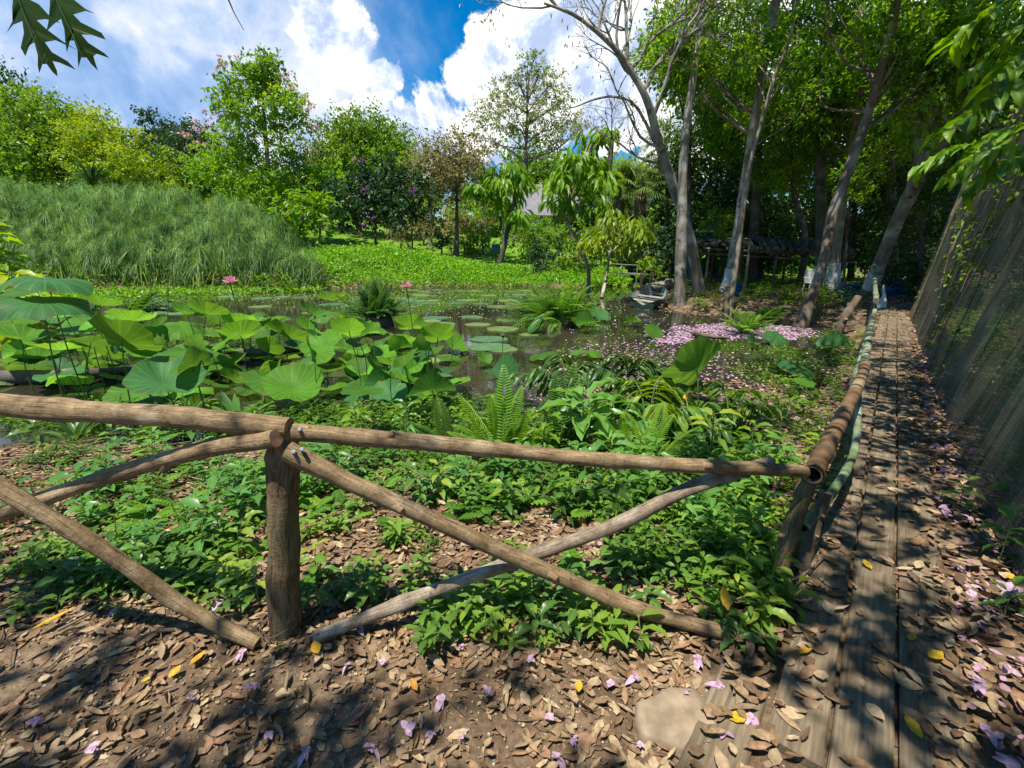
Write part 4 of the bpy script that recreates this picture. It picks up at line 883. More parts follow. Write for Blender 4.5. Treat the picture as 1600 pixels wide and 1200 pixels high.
# the big bare curved tree: trunk, curved main limb, many leafless twigs
def bare_tree():
    g = np.random.default_rng(70); b = at(1062, 474, 17.5); b[2] = gz1(b[0], b[1]) - .05
    root = thing('bare_tree', 'big nearly leafless tree whose dark limb curves up to the left over the palms', 'tree', b)
    mb = MB(); Y = 17.5
    P1 = spline([b, at(1064, 400, Y), at(1066, 320, Y), at(1068, 250, Y), at(1076, 170, Y), at(1090, 80, Y), at(1098, -40, Y)], 26); tube(mb, P1, np.linspace(.22, .09, 26), 10, wob=.08)
    b2 = at(1093, 458, 19); b2[2] = gz1(b2[0], 19)
    P2 = spline([b2, at(1084, 400, 18.8), at(1070, 345, 18.4), at(1046, 275, 18), at(1030, 225, 17.6), at(1012, 160, 17.2), at(985, 110, 17), at(955, 70, 16.8), at(900, 25, 16.5), at(850, 5, 16.2)], 40)
    tube(mb, P2, np.linspace(.24, .03, 40), 10, wob=.08); mb.build('trunk', M['bark_grey'], root, origin=b)
    br = MB(); tw = [];
    def shoot(p, d, L, r, dep):
        m = 8; P = [p]; d = nrm(d)
        for i in range(m - 1):
            d = nrm(d + g.normal(0, .16, 3) + [0, 0, .05 if dep < 2 else -.02]); P.append(P[-1] + d * L / m)
        P = np.array(P); tube(br, P, np.linspace(r, r * .35, m), 5 if dep < 2 else 4, cap=False)
        if dep < 3:
            for k in range([5, 5, 4][dep]):
                i = g.integers(2, m); shoot(P[i], d + nrm(g.normal(size=3)) * .9, L * g.uniform(.4, .65), r * .45, dep + 1)
        else: tw.append(P[-1])
    for (i, d, L, r) in [(14, (-1, .1, .25), 3.0, .06), (17, (-1, -.2, .5), 3.2, .06), (20, (.1, 0, 1), 4.2, .08), (23, (.35, .2, 1), 4.5, .08), (25, (-.9, .3, .5), 3.2, .06), (27, (0, .1, 1), 4.0, .07), (29, (-.6, -.3, .9), 3.6, .05), (32, (-.2, .2, 1), 3.4, .05), (35, (-1, 0, .2), 3.0, .04), (37, (-.7, .2, .8), 3.0, .035), (38, (-1, .1, -.1), 2.4, .03), (26, (.5, .3, 1), 4.2, .06)]:
        shoot(P2[i], np.array(d), L, r, 0)
    # the thin arched bough hanging out to the left at mid height
    tube(br, spline([P2[12], at(1000, 175, 17.5), at(965, 152, 17.5), at(930, 155, 17.5), at(895, 168, 17.5), at(885, 160, 17.4)], 20), np.linspace(.06, .012, 20), 6, cap=False)
    br.build('bare_twigs', M['bark_grey'], root, origin=b)
    lm = MB(); tw = np.array(tw); k = 700; C = tw[g.integers(0, len(tw), k)] + g.normal(0, .12, (k, 3)); leaves(lm, C, sph(k) * .6 + [0, 0, -.7], sph(k), .18, .05, LEAF4); lm.build('sparse_leaves', M['olive'], root, origin=b)
bare_tree()

G = np.random.default_rng(77)
def spread(cx, cy, hw, hh, Y, n, r=(.7, 1.3), dy=3):
    return [(cx + G.uniform(-1, 1) * hw, cy + G.uniform(-1, 1) * hh, Y + 1.2 + G.uniform(-.5, 1) * dy, G.uniform(*r)) for _ in range(n)]
ftree('slim_tree', 'tall straight grey trunk with whitewashed foot, left of the low shelter', [(1135, 466, 20), (1148, 390, 20), (1166, 270, 19.5), (1190, 120, 19), (1215, -20, 18)], .27, .11,
      spread(1130, 60, 90, 80, 18, 17, (.8, 1.4)), 80, 'bark_grey', (.15, 1.15))
ftree('slim_tree', 'thin pale sapling trunk leaning beside the whitewashed straight trunk', [(1140, 486, 15.5), (1152, 400, 15.8), (1166, 290, 16), (1176, 240, 16), (1210, 120, 16), (1240, 30, 16)], .10, .04,
      spread(1200, 110, 70, 70, 16.5, 10, (.6, 1.0)), 81, 'bark_pale')
ftree('leaning_forest_tree', 'long slanting brown trunk rising from the mud up to the top of the picture', [(1250, 502, 13), (1285, 415, 13.5), (1300, 340, 14), (1335, 240, 14), (1368, 140, 14), (1396, 30, 13.5), (1405, -60, 13)], .17, .10,
      spread(1380, 40, 130, 80, 13, 18, (.7, 1.2)), 82, 'bark_brown', None)
ftree('forest_tree', 'dark upright trunk forking high, whitewashed foot beside the white chair', [(1281, 447, 23), (1283, 360, 23), (1283, 240, 23), (1284, 140, 22.5), (1290, 20, 22)], .30, .14,
      spread(1280, 90, 110, 90, 21, 20, (1.0, 1.7)), 83, 'bark_dark', (.25, 1.3), split=[([(1284, 160, 22.6), (1300, 110, 22.4), (1308, 40, 22)], .17, .09)])
ftree('forest_tree', 'pale double trunk with broad whitewashed band right of the dark upright trunk', [(1302, 446, 22), (1308, 380, 22), (1318, 310, 22), (1330, 230, 22), (1345, 120, 21)], .27, .10,
      spread(1340, 150, 80, 80, 21, 14, (.9, 1.5)), 84, 'bark_pale', (.15, 1.35))
ftree('leaning_forest_tree', 'thick grey trunk leaning right over the path end, foot painted white', [(1350, 470, 18), (1368, 430, 17.5), (1400, 350, 16.5), (1440, 270, 15.5), (1480, 205, 14.5), (1520, 130, 14)], .27, .16,
      spread(1500, 110, 110, 80, 13, 18, (.7, 1.2)), 85, 'bark_grey', (.5, 1.15), flare=1.12, split=[([(1420, 310, 16), (1438, 240, 16), (1428, 160, 16), (1415, 80, 16), (1418, -20, 15)], .17, .09)])
ftree('forest_tree', 'thin crooked trunk standing behind the shelter between the tall trunks', [(1255, 420, 26), (1258, 370, 26), (1240, 300, 26), (1235, 200, 25), (1240, 90, 24)], .20, .08, spread(1220, 220, 80, 90, 25, 14, (1.0, 1.6)), 86, 'bark_brown')
# understorey and canopy trees that close the view (each its own tree)
for i, (lab, pts, r0, hw, hh, cx, cy, Y, n, lm, r) in enumerate([
    ('dark understorey tree filling the view behind the low shelter', [(1190, 425, 32), (1190, 330, 32), (1185, 250, 32)], .22, 70, 80, 1180, 320, 31, 20, 'canopy_deep', (1.3, 2.2)),
    ('dark tree behind the pale double trunk', [(1330, 435, 30), (1335, 330, 30), (1340, 200, 30)], .24, 90, 100, 1350, 300, 29, 24, 'canopy_deep', (1.3, 2.2)),
    ('deep green tree closing the end of the path', [(1430, 440, 27), (1430, 350, 27), (1440, 220, 27)], .24, 75, 120, 1430, 310, 26, 26, 'canopy_deep', (1.2, 2.0)),
    ('dark tree at the forest edge behind the tall palm', [(1110, 420, 34), (1110, 320, 34), (1110, 220, 34)], .22, 60, 80, 1120, 260, 33, 18, 'canopy_deep', (1.3, 2.1)),
    ('tall forest tree with sunlit green crown behind the straight grey trunk', [(1175, 430, 28), (1185, 250, 28), (1195, 60, 27)], .3, 110, 90, 1190, 130, 26, 22, 'canopy', (1.3, 2.2)),
    ('tall forest tree with broad crown over the middle of the grove', [(1400, 440, 24), (1390, 250, 24), (1380, 60, 23)], .3, 110, 110, 1370, 140, 22, 24, 'canopy', (1.1, 1.9)),
    ('tall forest tree behind the top of the netting', [(1480, 420, 20), (1490, 250, 20), (1500, 60, 19)], .3, 90, 100, 1490, 120, 17, 22, 'canopy', (.9, 1.5)),
    ('forest tree whose crown fills the upper right corner', [(1640, 430, 15), (1640, 250, 15), (1620, 60, 14)], .28, 110, 110, 1590, 120, 13, 22, 'canopy', (.8, 1.3)),
    ('forest tree with high crown crossing the top edge between the bare tree and the grove', [(1080, 430, 27), (1075, 250, 27), (1080, 60, 26)], .26, 70, 75, 1085, 70, 22, 14, 'canopy', (1.0, 1.6)),
    ('dim shrubby tree beside the end of the netting', [(1440, 460, 17), (1440, 400, 17), (1440, 330, 17)], .12, 40, 90, 1430, 370, 17, 16, 'canopy_deep', (.7, 1.1)),
    ('understorey tree with bright hanging leaf sprays in front of the dark grove', [(1320, 440, 21), (1325, 350, 21), (1340, 260, 20)], .08, 22, 40, 1345, 270, 18, 7, 'fresh_green', (.5, .8)),
    ('small yellow green bush beside the shelter roof', [(1115, 400, 27), (1118, 370, 27), (1120, 340, 27)], .08, 22, 22, 1120, 350, 26, 6, 'yellow_green', (.5, .9)),
    ('dark forest tree behind the netting near its middle', [(1640, 520, 11), (1620, 400, 11), (1610, 250, 11)], .16, 90, 120, 1590, 330, 13, 20, 'canopy_deep', (.7, 1.2)),
    ('dark bushy tree behind the near end of the netting', [(1850, 700, 7), (1850, 500, 7), (1840, 350, 7)], .14, 150, 170, 1800, 430, 8.5, 22, 'canopy_deep', (.6, 1.0))]):
    ftree('forest_tree', lab, pts, r0, .06, spread(cx, cy, hw, hh, Y, n, r, 2.5), 100 + i, 'bark_dark', None, lm, L=.19 if Y > 20 else .14, dens=2.3, high=0 if any(k in lab for k in ('understorey', 'dim', 'bush', 'dark')) else 5)
# overhead trees that shade the near ground (crowns mostly above and behind the camera)
def overhead(name, label, base, top, cls, seed, L=.13, dens=1.1):
    base = np.array(base, float); tr = [base, (base * .6 + np.array(top) * .4) + [.2, .1, 0], np.array(top, float)]
    return tree(name, label, tr, .2, .06, [(np.array(c, float), np.array([r, r, r * .5])) for c, r in cls], M['canopy'], M['bark_grey'], L=L, Wf=.5, T=LEAF4, density=dens, seed=seed, twigs=4)
G2 = np.random.default_rng(5)
overhead('shade_tree', 'tree standing behind the viewer whose crown dapples the muddy path', (-3.6, -2.4, 0), (-2.4, -1.8, 6.6), [((G2.uniform(-4.6, 1.4), G2.uniform(-3.4, -.45), G2.uniform(4.8, 7.2)), G2.uniform(.4, .75)) for _ in range(44)], 201, dens=1.15)
overhead('shade_tree', 'tree beside the near end of the netting whose crown shades the boardwalk', (4.4, .2, 0), (3.2, 1.2, 6.2), [((G2.uniform(-.1, 5.6), G2.uniform(-1.6, 4.2), G2.uniform(5.0, 7.2)), G2.uniform(.45, .8)) for _ in range(52)], 202, dens=1.5)
overhead('shade_tree', 'tree behind the netting whose crown hangs over the middle of the boardwalk', (8.6, 5.6, 0), (7.0, 6.2, 7.5), [((G2.uniform(3.0, 9.5), G2.uniform(2.4, 8.0), G2.uniform(6.4, 8.6)), G2.uniform(.5, .9)) for _ in range(42)], 203, dens=1.4)

# leafy branch hanging in at the upper right (large leaves, close)
def spray(name, label, P, L, W, n, mat, stemr, seed, cat='branch', T=LEAFH, droop=.5, side=1.0, wv=0):
    g = np.random.default_rng(seed); P = spline(P, 16); root = thing(name, label, cat, P[0])
    s = MB(); tube(s, P, np.linspace(stemr, stemr * .3, 16), 6); s.build('stem', M['stem_brown'], root, origin=P[0])
    mb = MB(); Tn = nrm(np.gradient(P, axis=0))
    for k in range(n):
        t = 2 + 13.0 * (k + .5) / n; i = int(t); p = P[i] * (1 - (t - i)) + P[min(i + 1, 15)] * (t - i)
        sgn = 1 if k % 2 else -1; S = nrm(np.cross(Tn[i], [0, 0, 1.0]))
        d = nrm(Tn[i] * .7 + S * sgn * side + [0, 0, -droop] + g.normal(0, .2, 3)); l = L * g.uniform(.75, 1.2)
        leaves(mb, [p], [d], [g.normal(0, .3, 3) + [0, 0, 1]], l, l * W, T, [g.random()], smooth=True)
    mb.build('leaves', mat, root, origin=P[0])
    return root
for i, (pts, n, lab) in enumerate([
    ([at(1690, 40, 3.6), at(1600, 110, 3.5), at(1530, 170, 3.5), at(1480, 200, 3.5)], 20, 'lowest dark leafy twig of the overhanging branch at upper right'),
    ([at(1700, -40, 3.8), at(1600, -10, 3.7), at(1530, 30, 3.8), at(1490, 70, 4.0)], 20, 'topmost leafy twig hanging in from the upper right corner'),
    ([at(1690, 110, 3.3), at(1640, 170, 3.3), at(1580, 215, 3.3), at(1540, 250, 3.4)], 18, 'leafy twig close to the right edge above the netting'),
    ([at(1700, 60, 3.1), at(1640, 60, 3.1), at(1590, 90, 3.1), at(1550, 130, 3.1)], 16, 'leafy twig with broad blades in the upper right corner'),
    ([at(1660, -60, 4.2), at(1620, 20, 4.2), at(1570, 60, 4.3), at(1520, 110, 4.4)], 18, 'sunlit leafy twig behind the corner leaves')]):
    spray('hanging_branch', lab, pts, .20, .38, n, M['canopy'], .009, 220 + i)
for i, (pts, lab) in enumerate([([at(1640, 240, 6), at(1560, 225, 6), at(1490, 232, 6.2), at(1438, 262, 6.4)], 'bright compound leaf spray hanging over the far top of the netting'), ([at(1660, 200, 6), at(1580, 200, 5.8), at(1530, 230, 5.8), at(1490, 275, 5.8)], 'light green spray drooping on the netting'), ([at(1660, 260, 5), at(1600, 245, 5), at(1560, 262, 5), at(1520, 290, 5.1)], 'spray of small leaves against the netting at the right edge')]):
    spray('hanging_branch', lab, pts, .26, .36, 34, M['fresh_green'], .01, 230 + i)
# lobed leaves hanging in at the upper left
def lobed(name, label, c, d, L, seed):
    g = np.random.default_rng(seed); mb = MB(); d = nrm(d); side = nrm(np.cross(d, [0, 1.0, 0])); root = thing(name, label, 'leaf', c)
    c = np.asarray(c, float); nrm_ = nrm(np.cross(d, side) + g.normal(0, .15, 3)); side = nrm(np.cross(nrm_, d))
    T = [(0, .0), (.05, .05), (.14, .10), (.20, .17), (.34, .27), (.42, .36), (.36, .22), (.38, .10), (.48, .14), (.62, .27), (.70, .33), (.62, .19), (.62, .075), (.72, .10), (.84, .19), (.90, .22), (.83, .11), (.84, .05), (.92, .03), (1.0, 0)]
    for sg in (1, -1):
        o_ = [(t + g.normal(0, .012), y * g.uniform(.85, 1.2)) for t, y in T]; md = [min(.985, max(0, t - y * .62)) for t, y in o_]; md = list(np.maximum.accumulate(md)); n_ = len(o_)
        O = np.array([c + d * L * t + side * sg * L * y - nrm_ * L * (.22 * y + .18 * t * t) for t, y in o_]); Q = np.array([c + d * L * t - nrm_ * L * (.18 * t * t) for t in md])
        F = np.array([[i, i + 1, n_ + i + 1, n_ + i] for i in range(n_ - 1)]); mb.add(np.vstack([O, Q]), F if sg > 0 else F[:, ::-1], g.uniform(.2, .7), uv=np.vstack([[(t, y * sg, 0) for t, y in o_], [(t, 0, 0) for t in md]]), smooth=True)
    mb.build('leaf_blade', M['glossy_back'], root, origin=c)
    s = MB(); tube(s, spline([np.asarray(c) - d * L * .35 + [0, .02, .06], c, np.asarray(c) + d * L * .9], 8), [.006, .005, .005, .004, .003, .003, .002, .001], 5); s.build('stalk', M['stem_green'], root, origin=c)
M['glossy_back'] = leafmat('lobed_leaf', [(.04, .085, .012), (.07, .13, .02)], .3, .4)
lobed('hanging_leaf', 'deeply lobed leaf hanging at the upper left corner, left one of the pair', at(22, -22, 2.6), at(60, 80, 2.6) - at(22, -22, 2.6), .36, 1)
lobed('hanging_leaf', 'deeply lobed leaf with holes hanging beside its neighbour, right one of the pair', at(78, -25, 2.7), at(126, 82, 2.7) - at(78, -25, 2.7), .36, 2)
mb = MB(); tube(mb, spline([at(345, -25, 3), at(358, 2, 3), at(366, 20, 3), at(381, 47, 3)], 12), np.linspace(.006, .002, 12), 5)
tube(mb, spline([at(352, -20, 3), at(357, -2, 3.02), at(363, 12, 3)], 6), np.linspace(.004, .002, 6), 5)
tag(mb.build('bare_twig', M['bark_dark']), 'thin bare twig hanging into the sky at the top edge', 'twig')
# ================================================================ REED BED (papyrus) — nobody could count the stalks
def reed_bed():
    g = np.random.default_rng(300); mb = MB()
    # crest line in the picture: x -> top y ; foot line y ~ 440
    cx = np.array([-200, 0, 60, 150, 230, 300, 350, 400, 440, 475, 500]); cyy = np.array([280, 290, 300, 303, 300, 306, 320, 336, 356, 384, 412]) + 2
    n = 1500; X = g.uniform(-120, 492, n); Y = g.uniform(26.5, 34, n); top = np.interp(X, cx, cyy)
    f = ((Y - 26.5) / 7.5)
    py = top + (1 - f) ** 1.1 * (412 - top) * g.uniform(.75, 1.1, n) + g.normal(0, 5, n) + 7 * np.sin(X * .05) * np.sin(X * .021 + 1)
    py[:90] = top[:90] - g.uniform(0, 13, 90)
    heads = np.array([at(x, y, q) for x, y, q in zip(X, py, Y)])
    # umbel: drooping hair-thin rays
    nr = 64; a = np.linspace(0, 6.283, nr, endpoint=False); e = np.random.default_rng(1).uniform(-.15, 1.45, nr)
    for ci in range(6):
        gg = np.random.default_rng(310 + ci); aa = gg.uniform(0, 6.283, nr); ee = gg.uniform(-.2, 1.4, nr); L = gg.uniform(.7, 1.05, nr)
        d = np.stack([np.cos(aa) * np.cos(ee), np.sin(aa) * np.cos(ee), np.sin(ee)], -1); t = np.array([0, .35, .7, 1.0])
        P = d[:, None] * (t[None, :, None] * L[:, None, None]); P[..., 2] -= (t ** 2)[None] * L[:, None] * 1.15 * np.cos(ee)[:, None]
        S = nrm(np.cross(d, [0, 0, 1.0])); w = np.array([.6, 1, .8, .1]) * .011
        V = np.concatenate([P + S[:, None] * w[None, :, None], P - S[:, None] * w[None, :, None]], 1).reshape(-1, 3)
        i = np.arange(3); F0 = np.stack([i, i + 1, i + 5, i + 4], -1); F = (F0[None] + (np.arange(nr) * 8)[:, None, None]).reshape(-1, 4)
        sel = np.arange(ci, n, 6); k = len(sel); sc = gg.uniform(.55, 1.0, k); rz = gg.uniform(0, 6.283, k)
        c, s = np.cos(rz), np.sin(rz)
        VV = np.stack([V[None, :, 0] * c[:, None] - V[None, :, 1] * s[:, None], V[None, :, 0] * s[:, None] + V[None, :, 1] * c[:, None], np.repeat(V[None, :, 2], k, 0)], -1) * sc[:, None, None]
        lean = gg.normal(0, .25, (k, 2)); VV[..., 0] += VV[..., 2] * lean[:, :1]; VV[..., 1] += VV[..., 2] * lean[:, 1:]
        VV += heads[sel][:, None]
        FF = F[None] + (np.arange(k) * len(V))[:, None, None]
        mb.add(VV.reshape(-1, 3), FF.reshape(-1, 4), np.repeat(np.clip(gg.normal(.45, .2, k) + .4 * wav(heads[sel][:, 0], heads[sel][:, 2] * 2, 1.3, 2.2), 0, 1), len(V)))  # the wave darkens some heads, painting shaded gaps into the reed tone
    # stalks
    foot = heads.copy(); foot[:, 2] = WATER - .1; foot[:, 0] += g.normal(0, .3, n); foot[:, 1] += g.normal(0, .3, n)
    w = .016; V = np.stack([foot + [w, 0, 0], foot + [-w, 0, 0], heads + [-w * .6, 0, 0], heads + [w * .6, 0, 0]], 1); F = np.arange(n * 4).reshape(n, 4)
    mb.add(V.reshape(-1, 3), F, np.repeat(g.uniform(0, .35, n), 4))
    # grassy blades at the foot
    for k in range(420):
        x = g.uniform(-60, 500); Yb = g.uniform(25.6, 27.5); b = at(x, 440, Yb); b[2] = WATER
        strap(mb, b, [g.normal(0, .35), g.normal(-.25, .3), 1], g.uniform(.7, 2.1), .05, g.uniform(.1, .9), 5, g.uniform(.3, 1))
    o = mb.build('reed_bed', M['papyrus']); tag(o, 'dense mound of feathery papyrus reeds along the far left bank', 'reeds', kind='stuff')
reed_bed()
mb = MB()  # dark peaty foot under the reeds
g = np.random.default_rng(5)
xs = np.linspace(-60, 0, 60) ; 
def reed_soil():
    L = [onz(x, 447, WATER)[0:2] for x in (-700, -200, 100, 300, 440, 505)]; L = np.array(L)
    f = np.column_stack([np.linspace(-55, -11.0, 60), np.full(60, 27.3)]); V = []
    for i, (x, y) in enumerate(f):
        e = 1 if i < 59 else 0
        for (dy, z) in [(0, WATER - .1), (.3, WATER + .15 + .1 * math.sin(i * 2.1)), (3, WATER + .5 * e), (9, WATER + .5 * e)]: V.append((x, y + dy + .3 * math.sin(i * 1.3), z))
    idx = np.arange(240).reshape(60, 4); m_ = MB(); m_.add(V, np.stack([idx[:-1, :-1], idx[:-1, 1:], idx[1:, 1:], idx[1:, :-1]], -1).reshape(-1, 4)); tag(m_.build('reed_soil', M['bark_dark']), kind='structure')
reed_soil()

# ================================================================ FLOATING GREEN MAT ON THE FAR BANK
def leaf_carpet(name, label, P, L, Wf, mat, seed, up=.8, T=LEAF4, cat='water plants', tone=None):
    g = np.random.default_rng(seed); n = len(P); mb = MB()
    D = nrm(g.normal(size=(n, 3)) * [1, 1, .5] + [0, 0, up]); U = nrm(g.normal(size=(n, 3)) + [0, -.3, .6])
    leaves(mb, P, D, U, L * g.uniform(.6, 1.4, n), L * Wf, T, g.random(n) if tone is None else tone)
    o = mb.build(name, mat); tag(o, label, cat, kind='stuff'); return o
def bank_mat():
    g = np.random.default_rng(320); n = 34000; out_ = []
    X = g.uniform(-13.5, 8, n); Y = g.uniform(28, 40, n)
    # front edge: meets the water along y≈440 px; thinning to the right
    fe = np.interp(X, [-13.5, -9, -5, 0, 3, 4.5, 8], [27.5, 28.5, 29, 30.6, 29.8, 29.2, 31]); be = np.interp(X, [-13.5, -6, 0, 4.2, 8], [40, 40, 40, 40, 40])
    k = (Y > fe) & (Y < be); X, Y, fe = X[k], Y[k], fe[k]
    top = np.interp(X, [-13.5, -10, -6, -2, 2, 8], [2.1, 2.2, 1.7, .95, .8, .8])
    d = np.clip((Y - fe) / 5.5, 0, 1); h = WATER + .08 + top * (1 - (1 - d) ** 2.2) * (1 + .12 * wav(X, Y, 1.6, 2)) + .25 * np.clip(wav(X, Y, 3.1, .3), 0, 1)
    Z = np.maximum(h, gz(np.stack([X, Y], -1))) + g.uniform(-.25, .16, len(X))
    tone = np.clip(.5 + .35 * wav(X, Y, .9, 5) + g.normal(0, .22, len(X)), 0, 1)
    return np.column_stack([X, Y, Z]), tone
P, tone = bank_mat()
leaf_carpet('floating_plant_mat', 'bright sunlit carpet of leafy water plants covering the far bank', P, .20, .6, M['mat_green'], 321, tone=tone)
# narrow rim of floating weeds along the reeds and right mud shallows
def onwater(pxs, n, seed, z=.03, sz=(.0, .05)):
    g = np.random.default_rng(seed); poly = np.array([onz(x, y, WATER)[:2] for x, y in pxs]); lo, hi = poly.min(0), poly.max(0); out_ = []
    while len(out_) < n:
        q = g.uniform(lo, hi, (n * 2, 2)); ins = np.zeros(len(q), bool)
        for i in range(len(poly)):
            a, b = poly[i], poly[(i + 1) % len(poly)]; c = ((a[1] <= q[:, 1]) & (b[1] > q[:, 1])) | ((b[1] <= q[:, 1]) & (a[1] > q[:, 1]))
            with np.errstate(divide='ignore', invalid='ignore'): ins ^= c & (q[:, 0] < a[0] + (q[:, 1] - a[1]) / (b[1] - a[1]) * (b[0] - a[0]))
        out_ += list(q[ins])
    q = np.array(out_[:n]); return np.column_stack([q, WATER + z + g.uniform(*sz, n)])
P = onwater([(-60, 462), (150, 452), (350, 449), (510, 449), (500, 458), (330, 462), (120, 474), (-60, 490)], 5200, 330, .02, (0, .22))
leaf_carpet('floating_weed', 'rim of pale green floating weed along the foot of the reed bed', P, .17, .65, M['mat_green'], 331)
for i, (poly, n, lab, L) in enumerate([
    ([(1120, 535), (1230, 540), (1290, 575), (1270, 610), (1180, 600), (1110, 570)], 1900, 'patch of small light green water weed in the shallows near the bamboo handrail', .055),
    ([(860, 545), (1000, 550), (1120, 565), (1050, 590), (880, 575)], 420, 'patch of small floating weed behind the drooping leaved shrub', .06),
    ([(240, 515), (330, 505), (420, 530), (430, 560), (270, 560)], 900, 'small floating weed among the lotus leaves left of the fern tussock', .07)]):
    q = onwater(poly, n, 340 + i, .012, (0, .05)); q = q[wav(q[:, 0], q[:, 1], 1.9, 3 + i) + np.random.default_rng(i).normal(0, .25, len(q)) > -.12]
    leaf_carpet('floating_weed', lab, q, L, .7, M['ground_leaf'], 350 + i, up=.25)

gq = np.random.default_rng(333); cc = np.column_stack([gq.uniform(-27, -10.6, 70), gq.uniform(25.4, 27.4, 70)]); P = []
for (x, y) in cc:
    h = gq.uniform(.3, 1.5) * (1 if gq.random() < .4 else .6); k = int(50 * h) + 10; P.append(np.column_stack([x + gq.normal(0, .35, k), y + gq.normal(0, .25, k), WATER + gq.random(k) * h]))
leaf_carpet('bank_weeds', 'tangle of leafy weeds along the foot of the reed bed', np.vstack(P), .22, .5, M['ground_leaf'], 334, up=.3)
mb = MB()
for q in range(46):
    b_ = np.array([gq.uniform(-26, -11), gq.uniform(25.6, 27.0), WATER]); d_ = np.array([gq.normal(0, .5), gq.normal(-.1, .3), 1.0]); l_ = gq.uniform(.7, 2.0); e_ = b_ + nrm(d_) * l_
    tube(mb, spline([b_, (b_ + e_) / 2 + gq.normal(0, .08, 3), e_], 5), np.linspace(.028, .012, 5), 4, gq.random(), cap=False)
tag(mb.build('dead_stalks', M['litter']), 'dry brown stalks leaning out of the reed bed foot', 'stalks', kind='stuff')
# petals and leaf bits floating on the water; the pink drift on the right
def flat_bits(name, label, P, s, mat, seed, asp=.8, tilt=.12, cat='petals', T=LEAF4):
    g = np.random.default_rng(seed); n = len(P); a = g.uniform(0, 6.283, n); mb = MB()
    leaves(mb, P, np.stack([np.cos(a), np.sin(a), g.normal(0, tilt, n)], -1), g.normal(0, tilt * 1.2, (n, 3)) + [0, 0, 1], s * g.uniform(.6, 1.4, n), s * asp, T)
    o = mb.build(name, mat); tag(o, label, cat, kind='stuff'); return o
P = np.vstack([onwater([(1010, 522), (1060, 510), (1170, 503), (1270, 516), (1240, 532), (1150, 530), (1090, 540), (1020, 536)], 7000, 360, .006, (0, .02)), onwater([(1180, 512), (1290, 514), (1280, 528), (1200, 526)], 1500, 361, .006, (0, .02))])
kk = np.random.default_rng(3).random(len(P)) < np.clip(.34 + .75 * wav(P[:, 0], P[:, 1], 1.3, .7) + .45 * wav(P[:, 0], P[:, 1], 4.1, 2), .04, .95); P = P[kk]
flat_bits('petal_drift', 'dense pink and lilac drift of fallen petals on the water at right', P, .085, M['petal'], 362)
P = onwater([(300, 456), (900, 452), (1000, 470), (1060, 500), (1290, 520), (1290, 560), (1100, 600), (900, 600), (880, 560), (860, 500), (640, 500), (420, 480)], 3000, 363, .005, (0, .008))
flat_bits('floating_petals', 'scattered pale petals and leaf bits floating across the pond', P, .06, rampmat('floating_bits', [(.45, .34, .30), (.55, .45, .42), (.34, .25, .14), (.50, .38, .42), (.30, .30, .12)], .7, 'CONSTANT'), 364)
P = onwater([(850, 550), (960, 535), (1100, 540), (1240, 600), (1235, 672), (1110, 700), (930, 705), (790, 722), (700, 695), (600, 680), (800, 640)], 1600, 365, .006, (0, .02))
flat_bits('floating_litter', 'brown and pinkish dead leaves floating in the near shallows', P, .06, M['petal_dry'], 366)
P = onwater([(880, 590), (1240, 600), (1235, 672), (1110, 700), (930, 705)], 1500, 367, .006, (0, .03))
flat_bits('floating_litter', 'dead leaves lying on the muddy shallows beside the bamboo handrail', P, .075, M['litter'], 368, .4, T=CURL)
# mud bar in the shallows on the right
def mudbar(name, pxs, z, label=None):
    poly = np.array([onz(x, y, WATER) for x, y in pxs]); c = poly.mean(0); V = [c + [0, 0, z]]; k = len(poly)
    for f, zz in ((.55, z * .9), (.85, z * .45), (1.0, -.05)):
        for p in poly: q = c + (p - c) * f; V.append([q[0] + rng.normal(0, .03), q[1] + rng.normal(0, .03), WATER + zz + rng.normal(0, .006)])
    V[0] = [c[0], c[1], WATER + z]
    F = [np.array([[0, 1 + j, 1 + (j + 1) % k] for j in range(k)]), np.array([[1 + r * k + j, 1 + (r + 1) * k + j, 1 + (r + 1) * k + (j + 1) % k, 1 + r * k + (j + 1) % k] for r in range(2) for j in range(k)])]
    mb = MB(); mb.add(V, F, .0, smooth=True); tag(mb.build(name, M['mud']), kind='structure')
M['mud'] = plainmat('wet_mud', (.13, .10, .065), .5, .35, 6, .4)
mudbar('mud_bank', [(1090, 680), (1130, 620), (1200, 600), (1255, 625), (1225, 670), (1160, 702)], .03)
mudbar('mud_bank', [(690, 690), (720, 660), (800, 670), (850, 700), (790, 720)], .035)

